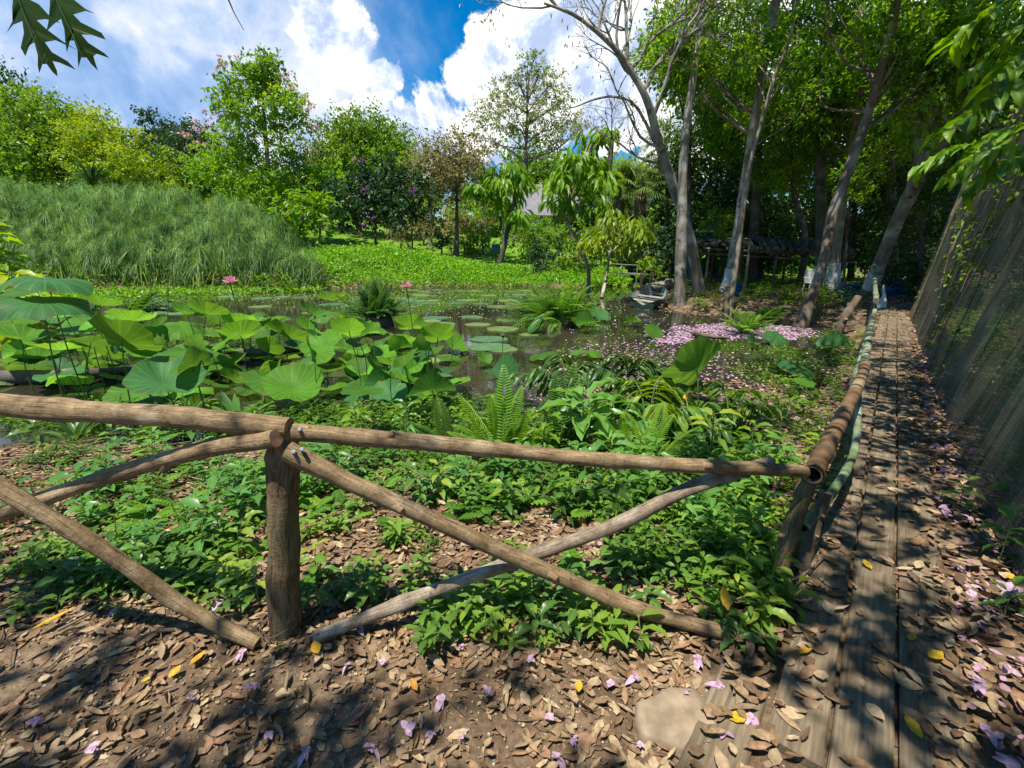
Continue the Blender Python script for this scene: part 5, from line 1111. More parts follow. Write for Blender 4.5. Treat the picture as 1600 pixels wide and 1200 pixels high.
# ================================================================ LOTUS
def lotus_mat(name, top, under):
    m, nt, out = newmat(name); lk = nt.links.new
    a = attr(nt, 'luv'); sx = N(nt, 'ShaderNodeSeparateXYZ'); lk(a.outputs['Vector'], sx.inputs[0])
    pg = N(nt, 'ShaderNodeMath', operation='MULTIPLY'); lk(sx.outputs[1], pg.inputs[0]); pg.inputs[1].default_value = 21
    pp_ = N(nt, 'ShaderNodeMath', operation='PINGPONG'); lk(pg.outputs[0], pp_.inputs[0]); pp_.inputs[1].default_value = .5
    lt = N(nt, 'ShaderNodeMapRange'); lt.inputs[1].default_value = .0; lt.inputs[2].default_value = .12; lt.inputs[3].default_value = .8; lt.inputs[4].default_value = 0; lk(pp_.outputs[0], lt.inputs[0])
    tc = N(nt, 'ShaderNodeTexCoord'); n1 = N(nt, 'ShaderNodeTexNoise'); n1.inputs['Scale'].default_value = 3; n1.inputs['Detail'].default_value = 5; lk(tc.outputs['Object'], n1.inputs[0])
    oi = N(nt, 'ShaderNodeObjectInfo')
    def shade(c):
        r = ramp(nt, [(.3, tuple(np.array(c) * .75)), (.7, tuple(np.array(c) * 1.2))]); lk(n1.outputs[0], r.inputs[0])
        mi = N(nt, 'ShaderNodeMix', data_type='RGBA'); lk(lt.outputs[0], mi.inputs[0]); lk(r.outputs[0], mi.inputs[6]); mi.inputs[7].default_value = (*(np.array(c) * 1.55 + .02), 1)
        hs = N(nt, 'ShaderNodeHueSaturation'); mr = N(nt, 'ShaderNodeMapRange'); mr.inputs[3].default_value = .75; mr.inputs[4].default_value = 1.25; lk(oi.outputs['Random'], mr.inputs[0]); lk(mr.outputs[0], hs.inputs['Value']); lk(mi.outputs[2], hs.inputs['Color'])
        return hs.outputs[0]
    ct, cu = shade(top), shade(under); g = N(nt, 'ShaderNodeNewGeometry')
    mc = N(nt, 'ShaderNodeMix', data_type='RGBA'); lk(g.outputs['Backfacing'], mc.inputs[0]); lk(ct, mc.inputs[6]); lk(cu, mc.inputs[7])
    p = N(nt, 'ShaderNodeBsdfPrincipled'); p.inputs['Roughness'].default_value = .55; p.inputs['Specular IOR Level'].default_value = .18
    n7 = N(nt, 'ShaderNodeTexNoise'); n7.inputs['Scale'].default_value = 5; n7.inputs['Detail'].default_value = 6; ov = N(nt, 'ShaderNodeVectorMath', operation='ADD'); lk(tc.outputs['Object'], ov.inputs[0]); lk(oi.outputs['Random'], ov.inputs[1]); lk(ov.outputs[0], n7.inputs[0])
    eb = N(nt, 'ShaderNodeMath', operation='MULTIPLY_ADD'); lk(sx.outputs[0], eb.inputs[0]); eb.inputs[1].default_value = .9; lk(n7.outputs[0], eb.inputs[2])
    em = N(nt, 'ShaderNodeMapRange'); em.inputs[1].default_value = 1.44; em.inputs[2].default_value = 1.52; lk(eb.outputs[0], em.inputs[0])
    br_ = N(nt, 'ShaderNodeMix', data_type='RGBA'); lk(em.outputs[0], br_.inputs[0]); lk(mc.outputs[2], br_.inputs[6]); br_.inputs[7].default_value = (.20, .13, .05, 1); lk(br_.outputs[2], p.inputs['Base Color'])
    t = N(nt, 'ShaderNodeBsdfTranslucent'); hs = N(nt, 'ShaderNodeHueSaturation'); hs.inputs['Value'].default_value = 1.5; hs.inputs['Hue'].default_value = .495; lk(cu, hs.inputs['Color']); lk(hs.outputs[0], t.inputs[0])
    mx = N(nt, 'ShaderNodeMixShader'); mx.inputs[0].default_value = .38; lk(p.outputs[0], mx.inputs[1]); lk(t.outputs[0], mx.inputs[2]); lk(mx.outputs[0], out.inputs[0]); return m
M['lotus_green'] = lotus_mat('green_lotus_leaf', (.065, .17, .016), (.12, .24, .02))
M['lotus_blue'] = lotus_mat('bluish_lotus_leaf', (.05, .155, .042), (.09, .22, .025))
M['lotus_bright'] = lotus_mat('bright_lotus_leaf', (.10, .265, .018), (.16, .33, .02))  # for the sunlit blades: sunlight is put into this brighter leaf colour
def lotus_blade(mb, kind, seed):
    g = np.random.default_rng(seed); nr, ns = 7, 48; r = np.linspace(0, 1, nr + 1)[1:]; a = np.linspace(0, 6.2832, ns, endpoint=False)
    edge = 1 + .05 * np.sin(2 * a + g.uniform(0, 6)) + .04 * np.sin(5 * a + g.uniform(0, 6)) + .025 * np.sin(9 * a + g.uniform(0, 6))
    RR, AA = np.meshgrid(r, a, indexing='ij'); E = edge[None] * RR
    x, y = E * np.cos(AA), E * np.sin(AA)
    wv = (np.sin(3 * AA + g.uniform(0, 6)) * .5 + np.sin(5 * AA + g.uniform(0, 6)) * .35 + np.sin(8 * AA + g.uniform(0, 6)) * .2)
    vein = .012 * np.cos(21 * AA) * RR
    if kind == 'cup': z = .30 * RR ** 1.6 + .17 * wv * RR ** 2.2
    elif kind == 'flat': z = .05 * RR + .09 * wv * RR ** 2.5
    elif kind == 'droop': z = .14 * RR - .34 * RR ** 3 + .20 * wv * RR ** 2.2
    elif kind == 'fold': z = .62 * np.abs(y) ** 1.3 - .18 * x ** 2 + .09 * wv * RR ** 2; y = y * .72
    elif kind == 'roll': z = .25 * RR ** 2 + .55 * np.clip(x, 0, 1) ** 2 - .3 * np.clip(-x, 0, 1) ** 2 + .10 * wv * RR ** 2; x = x * .85
    elif kind == 'pad': z = .012 * RR + .012 * wv * RR ** 4
    z = z + vein * (0 if kind == 'pad' else 1)
    V = np.concatenate([[[0, 0, 0]], np.stack([x, y, z], -1).reshape(-1, 3)]) * .5
    idx = 1 + np.arange(nr * ns).reshape(nr, ns); nx = np.roll(idx, -1, 1)
    F = [np.stack([idx[:-1], idx[1:], nx[1:], nx[:-1]], -1).reshape(-1, 4), np.stack([np.zeros(ns, int), idx[0], nx[0]], -1)]
    uv = np.concatenate([[[0, 0, 0]], np.stack([RR, AA / 6.2832, 0 * RR], -1).reshape(-1, 3)])
    mb.add(V, F, g.random(), 0, uv, True)
BLADE = {}
def blade_mesh(kind, v, mat):
    key = (kind, v, mat)
    if key not in BLADE:
        mb = MB(); lotus_blade(mb, kind, hash(kind) % 97 * 0 + 400 + v * 7 + len(kind)); o = mb.build('leaf_blade', M[mat]); BLADE[key] = o.data; bpy.data.objects.remove(o)
    return BLADE[key]
def lotus_leaf(px, py, w, kind, mat, nrmv, label, group=None, D=.72, v=0, zmin=.16):
    z_c = FPX * D / w; d = ray(px, py); p = EYE + d * z_c
    if p[2] < WATER + zmin:
        p = onz(px, py, WATER + zmin); D = w / FPX * zc(p[1], p[2])
    b = np.array([p[0] + rng.normal(0, .06), p[1] + rng.normal(0, .06), WATER - .05])
    root = thing('lotus_leaf', label, 'lotus leaf', b, group)
    o = bpy.data.objects.new('leaf_blade', blade_mesh(kind, v, mat)); COL.objects.link(o); o.parent = root
    o.location = tuple(p - b); q = Vector(nrm(nrmv)).to_track_quat('Z', 'Y'); q = q @ Quaternion((0, 0, 1), rng.uniform(0, 6.28)) if kind not in ('fold', 'roll') else q @ Quaternion((0, 0, 1), rng.uniform(-.5, .5))
    o.rotation_mode = 'QUATERNION'; o.rotation_quaternion = q; o.scale = (D, D, D)
    mid = (b + p) / 2 + rng.normal(0, .05, 3) * [1, 1, 0]
    mb = MB(); tube(mb, spline([b, mid, p], 9), np.linspace(.011, .008, 9) * max(.7, min(D, 1.3)), 6); mb.build('stem', M['stem_green'], root, origin=b)
    return root, p
G_, B_, Y_ = 'lotus_green', 'lotus_blue', 'lotus_bright'
LT = [  # px, py, width, kind, material, facing, label
    (73, 438, 108, 'droop', B_, (.12, -.02, 1), 'big bluish lotus leaf at far left, uppermost of the tall pair'),
    (66, 472, 112, 'droop', B_, (.22, -.1, 1), 'big drooping bluish lotus leaf at far left, just under the uppermost one'),
    (60, 455, 82, 'flat', G_, (0, -.15, 1), 'dark green lotus leaf wedged between the two big bluish leaves at far left'),
    (157, 476, 56, 'cup', Y_, (0, .35, 1), 'small sunlit lotus leaf standing right of the big bluish pair'),
    (206, 501, 66, 'cup', Y_, (-.1, .3, 1), 'sunlit cupped lotus leaf above the largest upright green leaf'),
    (34, 530, 82, 'cup', Y_, (.2, .12, 1), 'sunlit lotus leaf at the left edge, lying nearly level above the log'),
    (96, 547, 86, 'cup', Y_, (0, .15, 1), 'wide level sunlit lotus leaf above the half sunken log'),
    (190, 535, 98, 'cup', Y_, (.1, .75, .8), 'largest upright sunlit lotus leaf showing its ribbed face at left'),
    (248, 562, 92, 'droop', G_, (-.2, -.35, 1), 'large dark drooping lotus leaf beside the brown curled dead leaf'),
    (245, 512, 42, 'roll', B_, (-.5, -.4, 1), 'bluish half of a folded umbrella shaped lotus leaf on thick stems'),
    (283, 512, 62, 'droop', Y_, (.4, -.2, 1), 'umbrella shaped drooping lotus leaf with pale stems'),
    (140, 508, 74, 'flat', G_, (.1, -.2, 1), 'dark lotus leaf behind the largest upright leaf'),
    (322, 490, 66, 'cup', Y_, (.1, .45, 1), 'sunlit lotus leaf centre left, second of the row before open water'),
    (388, 493, 60, 'droop', G_, (-.1, -.1, 1), 'drooping green lotus leaf in front of the pink flower'),
    (376, 525, 66, 'cup', Y_, (-.3, .5, .9), 'bright ribbed lotus leaf tilted left, middle of the left group'),
    (350, 548, 52, 'flat', G_, (0, .1, 1), 'small dark green lotus leaf low under the bright tilted leaf'),
    (452, 527, 70, 'cup', Y_, (.2, .55, .9), 'bright ribbed lotus leaf facing right beside the sunken branch'),
    (482, 516, 46, 'roll', Y_, (.4, .4, 1), 'narrow raised lotus leaf leaning over the bright ribbed one'),
    (507, 491, 52, 'droop', G_, (-.1, -.1, 1), 'dark green lotus leaf left of the fern tussock'),
    (513, 468, 34, 'cup', Y_, (0, .4, 1), 'small bright lotus leaf near the far edge of the left group'),
    (530, 461, 24, 'cup', G_, (0, .3, 1), 'tiny far lotus leaf left of the fern tussock top'),
    (529, 500, 40, 'cup', Y_, (.2, .3, 1), 'sunlit lotus leaf right under the dark leaf by the fern tussock'),
    (512, 581, 56, 'cup', G_, (-.1, .25, 1), 'flat green lotus leaf under the bright yellow green curled leaf'),
    (550, 569, 40, 'cup', Y_, (.1, .7, .7), 'bright yellow green curled lotus leaf on a tall thin stem'),
    (487, 563, 62, 'fold', B_, (-.7, -.3, .7), 'bluish lotus leaf standing on edge behind the bright curled leaf'),
    (304, 573, 70, 'flat', B_, (.2, -.3, 1), 'bluish lotus leaf slanting over the water right of the dark drooping leaf'),
    (358, 572, 62, 'roll', B_, (-.2, -.3, 1), 'dark bluish rolled lotus leaf in the middle of the left group'),
    (256, 600, 104, 'roll', B_, (.45, -.05, 1), 'big bluish tilted lotus leaf low in front of the dark water, left'),
    (218, 613, 84, 'flat', G_, (.1, -.3, 1), 'green lotus leaf lying low just behind the left top rail'),
    (456, 608, 92, 'roll', Y_, (.3, -.2, 1), 'long green lotus leaf curling right just above the top rail'),
    (418, 594, 86, 'fold', G_, (-.2, -.2, 1), 'folded green lotus leaf behind the strap leaved plant'),
    (96, 585, 64, 'flat', B_, (0, -.1, 1), 'flat lotus leaf resting in the dark water under the log'),
    (85, 571, 54, 'flat', G_, (.1, 0, 1), 'small lotus leaf against the sunken log at left'),
    (232, 629, 38, 'flat', B_, (0, -.2, 1), 'small pale lotus leaf touching the top rail from behind'),
    (16, 503, 62, 'flat', G_, (.2, -.2, 1), 'dark lotus leaf cut by the left edge of the picture'),
    (575, 514, 38, 'cup', G_, (-.2, .4, 1), 'green lotus leaf at the left side of the middle cluster'),
    (640, 510, 50, 'cup', Y_, (0, .6, .85), 'sunlit lotus leaf under the second pink flower'),
    (634, 535, 58, 'cup', Y_, (.1, .3, 1), 'broad sunlit lotus leaf, middle of the central cluster'),
    (600, 530, 40, 'droop', G_, (-.3, 0, 1), 'green drooping lotus leaf at the left of the central cluster'),
    (677, 522, 42, 'droop', B_, (.2, -.3, 1), 'bluish lotus leaf at the right of the central cluster'),
    (708, 541, 52, 'roll', Y_, (.5, .2, 1), 'bright lotus leaf tilted right over open water'),
    (596, 598, 58, 'fold', B_, (.5, -.5, .8), 'bluish lotus leaf tilted towards the viewer left of the blue reflection'),
    (652, 592, 76, 'roll', G_, (.6, .2, .8), 'green boat shaped lotus leaf leaning over the sky reflection'),
    (631, 562, 62, 'droop', G_, (0, -.1, 1), 'dark lotus leaf low in the centre of the cluster'),
    (838, 511, 36, 'roll', B_, (-.4, -.4, .9), 'bluish lotus leaf standing alone right of the open water'),
    (918, 503, 44, 'fold', G_, (.3, -.4, .9), 'dark green folded lotus leaf in front of the tall seed head'),
    (936, 494, 34, 'cup', B_, (.2, -.5, .9), 'pale lotus leaf behind the dark folded one'),
    (1021, 518, 30, 'flat', G_, (.3, -.7, .7), 'light green lotus leaf tilted to the viewer before the pink petal drift'),
    (988, 502, 26, 'fold', Y_, (.1, .3, 1), 'yellow green lotus leaf floating near the boat'),
    (785, 584, 68, 'fold', B_, (-.3, -.35, .9), 'large collapsed lotus leaf lying folded in the water, centre'),
    (755, 561, 26, 'roll', G_, (.6, -.2, .7), 'small brown edged curled lotus leaf beyond the collapsed one'),
    (690, 580, 36, 'flat', B_, (0, 0, 1), 'flat lotus leaf on the blue water in the centre'),
    (918, 549, 48, 'droop', G_, (.1, .1, 1), 'dark lotus leaf above the drooping leaved shrub'),
    (850, 553, 46, 'droop', G_, (-.2, .1, 1), 'dark lotus leaf left above the drooping leaved shrub'),
    (1089, 578, 108, 'cup', G_, (-.42, .72, .5), 'very large upright green lotus leaf on a dark stem, right of centre'),
    (1078, 612, 66, 'cup', G_, (.2, .2, 1), 'broad lotus leaf half hidden under the very large upright one'),
    (1175, 534, 28, 'fold', B_, (.5, -.4, .7), 'small bluish lotus leaf right above the very large upright one'),
    (1213, 527, 38, 'droop', B_, (0, -.5, .8), 'bluish lotus leaf on a slanting yellowish stem'),
    (1302, 539, 46, 'fold', B_, (-.2, -.5, .8), 'frilled bluish lotus leaf nearest the bamboo handrail'),
    (1246, 574, 54, 'droop', B_, (.2, -.3, 1), 'bluish lotus leaf hanging over the muddy shallows'),
    (1257, 598, 28, 'flat', G_, (0, -.3, 1), 'little green lotus leaf lying below the hanging bluish one'),
    (1149, 686, 66, 'droop', G_, (.1, .15, 1), 'dark green lotus leaf low behind the rail on the right'),
    (1215, 630, 22, 'roll', Y_, (.6, 0, .6), 'small upright lotus leaf right of the very large one'),
    (557, 621, 38, 'flat', B_, (0, -.2, 1), 'pale flat lotus leaf below the bright yellow green curled leaf'),
    (1150, 610, 30, 'droop', G_, (.2, .1, 1), 'green lotus leaf on the right of the very large one\'s stem'),
]
for i, t in enumerate(LT): lotus_leaf(*t, v=i % 5)
# fill-in leaves low among the left and middle groups
FILL = [(120, 520), (60, 560), (165, 565), (300, 540), (330, 525), (410, 545), (440, 560), (475, 590), (390, 610), (330, 600), (540, 545), (560, 545), (585, 575), (610, 620), (660, 620), (600, 550), (60, 505), (110, 490), (180, 515), (235, 535), (270, 555), (315, 555), (345, 505), (400, 505), (430, 500), (470, 545), (500, 555), (520, 535), (485, 600), (540, 600), (700, 560), (715, 600), (570, 560), (610, 580), (520, 610), (300, 610), (180, 590), (140, 610), (20, 590), (35, 560), (575, 610), (640, 605)]
for i, (x, y) in enumerate(FILL):
    lotus_leaf(x, y, rng.uniform(36, 62), ['flat', 'cup', 'droop'][i % 3], [G_, B_, G_, Y_][i % 4], (rng.normal(0, .2), rng.normal(.05, .25), 1), 'low lotus leaf partly hidden among the larger leaves of the near groups', 'low lotus leaves between the larger ones', v=i % 5, zmin=.1)
G9 = np.random.default_rng(55)
for i in range(64):
    if i < 46: x, y = G9.uniform(-10, 570), G9.uniform(486, 596)
    else: x, y = G9.uniform(560, 690), G9.uniform(515, 625)
    k_ = ['cup', 'droop', 'cup', 'roll', 'flat', 'fold'][i % 6]
    lotus_leaf(x, y, G9.uniform(40, 74) * (.8 + .2 * (y - 486) / 130), k_, [Y_, G_, G_, B_, Y_][i % 5], (G9.normal(0, .4), G9.normal(.2, .45), 1), 'lotus leaf in the crowded bank of leaves behind the left half of the fence', 'lotus leaves crowding the near water', v=i % 5, D=G9.uniform(.42, .62), zmin=.14)
# floating pads
PAD = [(490, 325), (580, 390), (560, 385), (590, 420), (400, 390), (370, 405), (430, 418), (720, 400), (640, 485), (690, 530), (310, 315), (680, 340), (750, 295), (330, 285), (350, 272), (290, 340), (20, 338), (640, 290), (850, 250), (700, 440), (640, 520), (380, 580), (470, 560), (820, 465), (780, 325), (240, 300)]
pads = [(540 + .35 * x, 360 + .35 * y) for x, y in PAD] + [(.35 * x, 360 + .35 * y) for x, y in [(1015, 295), (1090, 278), (1260, 296), (945, 268), (1340, 298), (1160, 340), (1170, 302), (1380, 368), (700, 368), (600, 362), (800, 370), (690, 350), (850, 258), (1560, 338), (660, 270), (500, 330), (420, 275), (1200, 255), (1480, 330)]]
pads += [(rng.uniform(560, 860), rng.uniform(452, 480)) for _ in range(26)] + [(rng.uniform(640, 700), rng.uniform(545, 620)) for _ in range(4)]
padm = [lotus_mat('lily_pad_leaf', (.12, .24, .10), (.12, .22, .08)), lotus_mat('yellowing_pad_leaf', (.19, .28, .08), (.16, .22, .08))]
pm = []
for v in range(4):
    mb = MB(); lotus_blade(mb, 'pad', 500 + v); o = mb.build('lily_pad', padm[v % 2]); pm.append(o.data); bpy.data.objects.remove(o)
for i, (x, y) in enumerate(pads):
    p = onz(x, y, WATER + .012 + .002 * (i % 3)); o = bpy.data.objects.new('lily_pad', pm[i % 4]); COL.objects.link(o); D = rng.uniform(.5, .95) if p[1] > 9 else rng.uniform(.3, .5)
    o.location = tuple(p); o.scale = (D, D, D); o.rotation_euler = (0, 0, rng.uniform(0, 6.28)); tag(o, 'round flat pad floating on the brown water of the pond', 'lily pad', 'floating pads on the pond')

def lotus_flower(px, py, Y, s, label, h0=None):
    c = at(px, py, Y); b = np.array([c[0] + .05, Y, WATER - .05]); root = thing('lotus_flower', label, 'flower', b)
    mb = MB(); tube(mb, spline([b, (b + c) / 2 + [.04, 0, 0], c], 9), .011, 6); mb.build('stem', M['stem_green'], root, origin=b); g = np.random.default_rng(int(px)); pm_ = MB()
    for ring, (k, el, L) in enumerate([(8, .25, 1), (8, .7, .95), (6, 1.1, .8)]):
        for j in range(k):
            a = j / k * 6.283 + ring * .4 + g.normal(0, .08); d = np.array([math.cos(a) * math.cos(el), math.sin(a) * math.cos(el), math.sin(el)]); strap(pm_, c, d, s * L, s * .42, -.5, 6, g.random())
    pm_.build('petals', M['pink_lotus'], root, origin=b); sm = MB(); tube(sm, [c, c + [0, 0, s * .25], c + [0, 0, s * .3]], [s * .1, s * .16, s * .13], 10); sm.build('seed_head', M['yellow_leaf'], root, origin=b)
lotus_flower(360, 444, 8.6, .16, 'open pink lotus flower on a tall stem at left, before the reed bed')
lotus_flower(635, 450, 9.0, .14, 'deep pink lotus flower right of the fern tussock')
def seedhead(px, py, base_py, label, s=.035, Y=None, mat='stem_green', bud=False):
    b = onz(px + rng.uniform(-4, 4), base_py, WATER); c = at(px, py, b[1]); root = thing('lotus_seed_head' if not bud else 'lotus_bud', label, 'seed head' if not bud else 'bud', b)
    mb = MB(); tube(mb, spline([b, (b + c) / 2 + rng.normal(0, .04, 3) * [1, 0, 0], c], 9), .008, 6); mb.build('stem', M['stem_green'], root, origin=b)
    h = MB(); up = np.array([rng.normal(0, .15), 0, 1.0]); t = np.array([0, .25, .6, 1, 1.02]) if not bud else np.array([0, .3, .7, 1.2, 1.7]); rr = np.array([.3, .6, .9, 1.1, .2]) if not bud else np.array([.4, .9, .95, .5, .05])
    tube(h, c + np.outer(t * s * 1.5, up), rr * s, 10); h.build('head', M[mat], root, origin=b)
for a in [(262, 425, 560, 'green seed head on a thin stem right of the big bluish lotus leaves'), (232, 418, 540, 'tall thin seed head among the left lotus leaves'), (483, 441, 545, 'dark dry seed head left of the fern tussock', .035, None, 'stem_brown'), (706, 513, 590, 'dry seed head before the central water', .03, None, 'stem_brown'), (684, 522, 590, 'pale round seed head left of the tilted bright leaf'), (786, 528, 585, 'bent seed head above the collapsed lotus leaf', .035, None, 'stem_brown'),
          (952, 487, 560, 'dry brown seed head on the left of the tall green one', .035, None, 'stem_brown'), (965, 462, 560, 'tall green seed head in front of the boat', .045), (492, 497, 560, 'small seed head in the middle of the left group', .03, None, 'stem_brown')]: seedhead(*a)
M['bud'] = plainmat('orange_bud', (.62, .36, .05), .5, .2, 20)
seedhead(1068, 628, 700, 'orange yellow bud on a stem before the very large upright lotus leaf', .03, None, 'bud', True)
# ================================================================ POND PLANTS
def frond(mb, b, d, L, W, arch, npin, rnd, mi=0, st=None, ang=.95, pw=.16):
    """a fern frond: stalk and two rows of pinnae"""
    b = np.asarray(b, float); d = nrm(d); t = np.linspace(0, 1, 14); h = np.array([d[0], d[1], 0.0]); h = h / (np.linalg.norm(h) + 1e-6)
    P = b + np.outer(t, d) * L; P[:, 2] -= arch * L * t ** 2.2 * .5; P += np.outer(t ** 2, h) * arch * L * .2
    (st if st is not None else mb) and tube(st if st is not None else mb, P, np.linspace(.004, .0015, 14) * max(1, L), 4, rnd, cap=False)
    tt = np.repeat(np.linspace(.16, .99, npin), 2); sg = np.tile([1, -1], npin)
    C = np.stack([np.interp(tt, t, P[:, i]) for i in range(3)], -1); T_ = nrm(np.stack([np.interp(tt, t, np.gradient(P[:, i])) for i in range(3)], -1))
    S = nrm(np.cross(T_, [0, 0, 1.0])); U = np.cross(S, T_)
    D = T_ * math.cos(ang) + S * sg[:, None] * math.sin(ang) - np.array([0, 0, .12]); ln = W * np.sin(np.pi * np.clip(tt * .86 + .13, 0, 1)) ** .8 + .01
    leaves(mb, C, D, U, ln, L * pw * .22 + 0 * ln, LEAF4, np.clip(rnd + rng.normal(0, .12, len(tt)), 0, 1), mi)
def fern(name, label, b, n, L, W, mat, seed, el=(.5, 1.2), arch=(.5, 1.0), npin=20, az=None, group=None, cat='fern', mound=0, pw=.16):
    g = np.random.default_rng(seed); b = np.asarray(b, float); root = thing(name, label, cat, b, group); mb = MB(); st = MB()
    for i in range(n):
        a = i * 2.4 + g.uniform(-.4, .4) if az is None else g.uniform(*az); e = g.uniform(*el); frond(mb, b + g.normal(0, .03 + mound * .3, 3) * [1, 1, .2], np.array([math.cos(a) * math.cos(e), math.sin(a) * math.cos(e), math.sin(e)]), L * g.uniform(.65, 1.15), W * g.uniform(.8, 1.15), g.uniform(*arch), npin, g.uniform(.1, .9), st=st, pw=pw)
    mb.build('fronds', mat, root, origin=b); st.build('stalks', M['stem_green'], root, origin=b)
    if mound:
        m_ = MB(); tube(m_, spline([b - [0, 0, .3], b, b + [0, 0, mound * .35], b + [0, 0, mound * .5]], 8), np.array([1.1, 1.05, 1, .95, .8, .6, .35, .1]) * mound, 12, wob=.15); m_.build('root_clump', M['bark_dark'], root, origin=b)
    return root
P0 = onz(592, 508, WATER); fern('fern_tussock', 'bushy upright fern tussock on a dark root clump between the two pink flowers', P0 + [0, 0, .15], 120, 1.3, .16, M['fern_dark'], 600, (.5, 1.55), (.2, 1.0), 20, mound=.4, pw=.11)
P0 = onz(872, 508, WATER); fern('fern_tussock', 'wide spreading fern tussock at the foot of the slender water edge tree', P0 + [0, 0, .1], 110, 1.5, .17, M['fern'], 601, (.2, 1.4), (.4, 1.2), 20, mound=.5, pw=.10)
P0 = onz(840, 498, WATER); fern('fern_tussock', 'lower part of the spreading ferns, left of the slender tree', P0 + [0, 0, .1], 70, 1.25, .15, M['fern_dark'], 602, (.2, 1.2), (.5, 1.2), 20, mound=.35, pw=.10)
P0 = onz(905, 500, WATER); bgtree('shrub', 'leafy shrub mixed into the ferns below the slender tree', 893, 500, 452, 36, P0[1] + 1.5, M['fresh_green'], M['bark_brown'], 9, .2, seed=603, crown_y=498, cat='shrub', low=-.7, dens=2.2)
for i, (x, y, s, lab) in enumerate([(1165, 520, .9, 'small bright fern growing out of the pink petal drift'), (1200, 500, .7, 'small fern at the mud shore behind the petal drift'), (1280, 470, .7, 'fern on the mud bank beside the slanting trunk')]):
    fern('fern', lab, onz(x, y, WATER + .05), 34, s, .13, M['fern'], 610 + i, (.4, 1.4), (.3, .9), 16, pw=.14)
# ferns behind the rail in the middle
b0 = onz(770, 700, WATER + .05)
def aimed_fern(label, b, tips, mat, seed, W=.10, npin=26, arch=.25):
    g = np.random.default_rng(seed); root = thing('fern', label, 'fern', b); mb = MB(); st = MB()
    for (px, py, dY) in tips:
        e = at(px, py, b[1] + dY); v = e - b; L = np.linalg.norm(v); v = v + g.normal(0, .05, 3); ar = arch * g.uniform(.4, 2.2); frond(mb, b + g.normal(0, .035, 3), v + [0, 0, ar * L * .35], L * g.uniform(.9, 1.1), W * g.uniform(.7, 1.25), ar, npin + int(g.integers(-6, 3)), g.uniform(.3, .95), st=st, ang=1.1, pw=.15)
    mb.build('fronds', mat, root, origin=b); st.build('stalks', M['stem_green'], root, origin=b)
aimed_fern('tall bright green fern with long feathery fronds behind the middle of the top rail', onz(785, 722, WATER + .06), [(706, 600, .1), (752, 592, .25), (776, 556, .35), (812, 600, .2), (826, 655, .1), (722, 648, 0), (765, 622, .05), (842, 612, .3), (800, 640, -.05), (690, 668, .1), (858, 672, .1)], M['fern'], 620, .13)
aimed_fern('darker fern with drooping fronds right of the bright fern', onz(878, 700, WATER + .04), [(870, 560, .2), (900, 562, .4), (925, 580, .3), (850, 600, .1), (893, 600, .2), (945, 610, .2), (835, 640, .0), (915, 620, .0)], M['fern_dark'], 621, .13)
# strap-leaved plants
def rosette(name, label, b, n, L, W, mat, seed, el=(.5, 1.4), arch=(.2, .9), cat='plant', group=None, stem=0.0):
    g = np.random.default_rng(seed); b = np.asarray(b, float); root = thing(name, label, cat, b, group); mb = MB()
    top = b + [0, 0, stem]
    for i in range(n):
        a = i * 2.4 + g.uniform(-.3, .3); e = g.uniform(*el); strap(mb, top + [0, 0, -stem * .4 * g.random()], [math.cos(a) * math.cos(e), math.sin(a) * math.cos(e), math.sin(e)], L * g.uniform(.7, 1.15), W * g.uniform(.8, 1.2), g.uniform(*arch), 9, g.random())
    mb.build('leaves', mat, root, origin=b)
    s = MB(); tube(s, [b - [0, 0, .05], top], [.014, .01], 6); s.build('stem', M['stem_green'], root, origin=b); return root
rosette('strap_plant', 'strap leaved plant with upright broad blades behind the left rail, left of the post', onz(372, 668, WATER + .05), 15, .50, .075, M['broad'], 630, (.6, 1.45), (.1, .7))
rosette('strap_plant', 'lower strap leaved plant spreading left of the upright strap plant', onz(300, 676, WATER + .05), 11, .42, .07, M['broad'], 631, (.3, 1.0), (.4, 1.0))
rosette('strap_plant', 'grassy pale plant between the two strap leaved plants', onz(295, 652, WATER + .02), 16, .42, .018, M['broad'], 632, (.8, 1.45), (.3, .9))
rosette('strap_plant', 'strap leaved plant with yellowing tips just above the rail near the post', onz(400, 690, -.1), 10, .45, .06, M['fern'], 633, (.3, 1.1), (.5, 1.1))
rosette('strap_plant', 'dark strap leaved plant at the left above the rail', onz(120, 690, WATER + .05), 12, .5, .05, M['glossy'], 634, (.4, 1.2), (.4, .9))
rosette('strap_plant', 'spiky plant on the mud shore beyond the petal drift', onz(1232, 475, 0), 18, .8, .08, M['glossy'], 635, (.4, 1.4), (.2, .8))
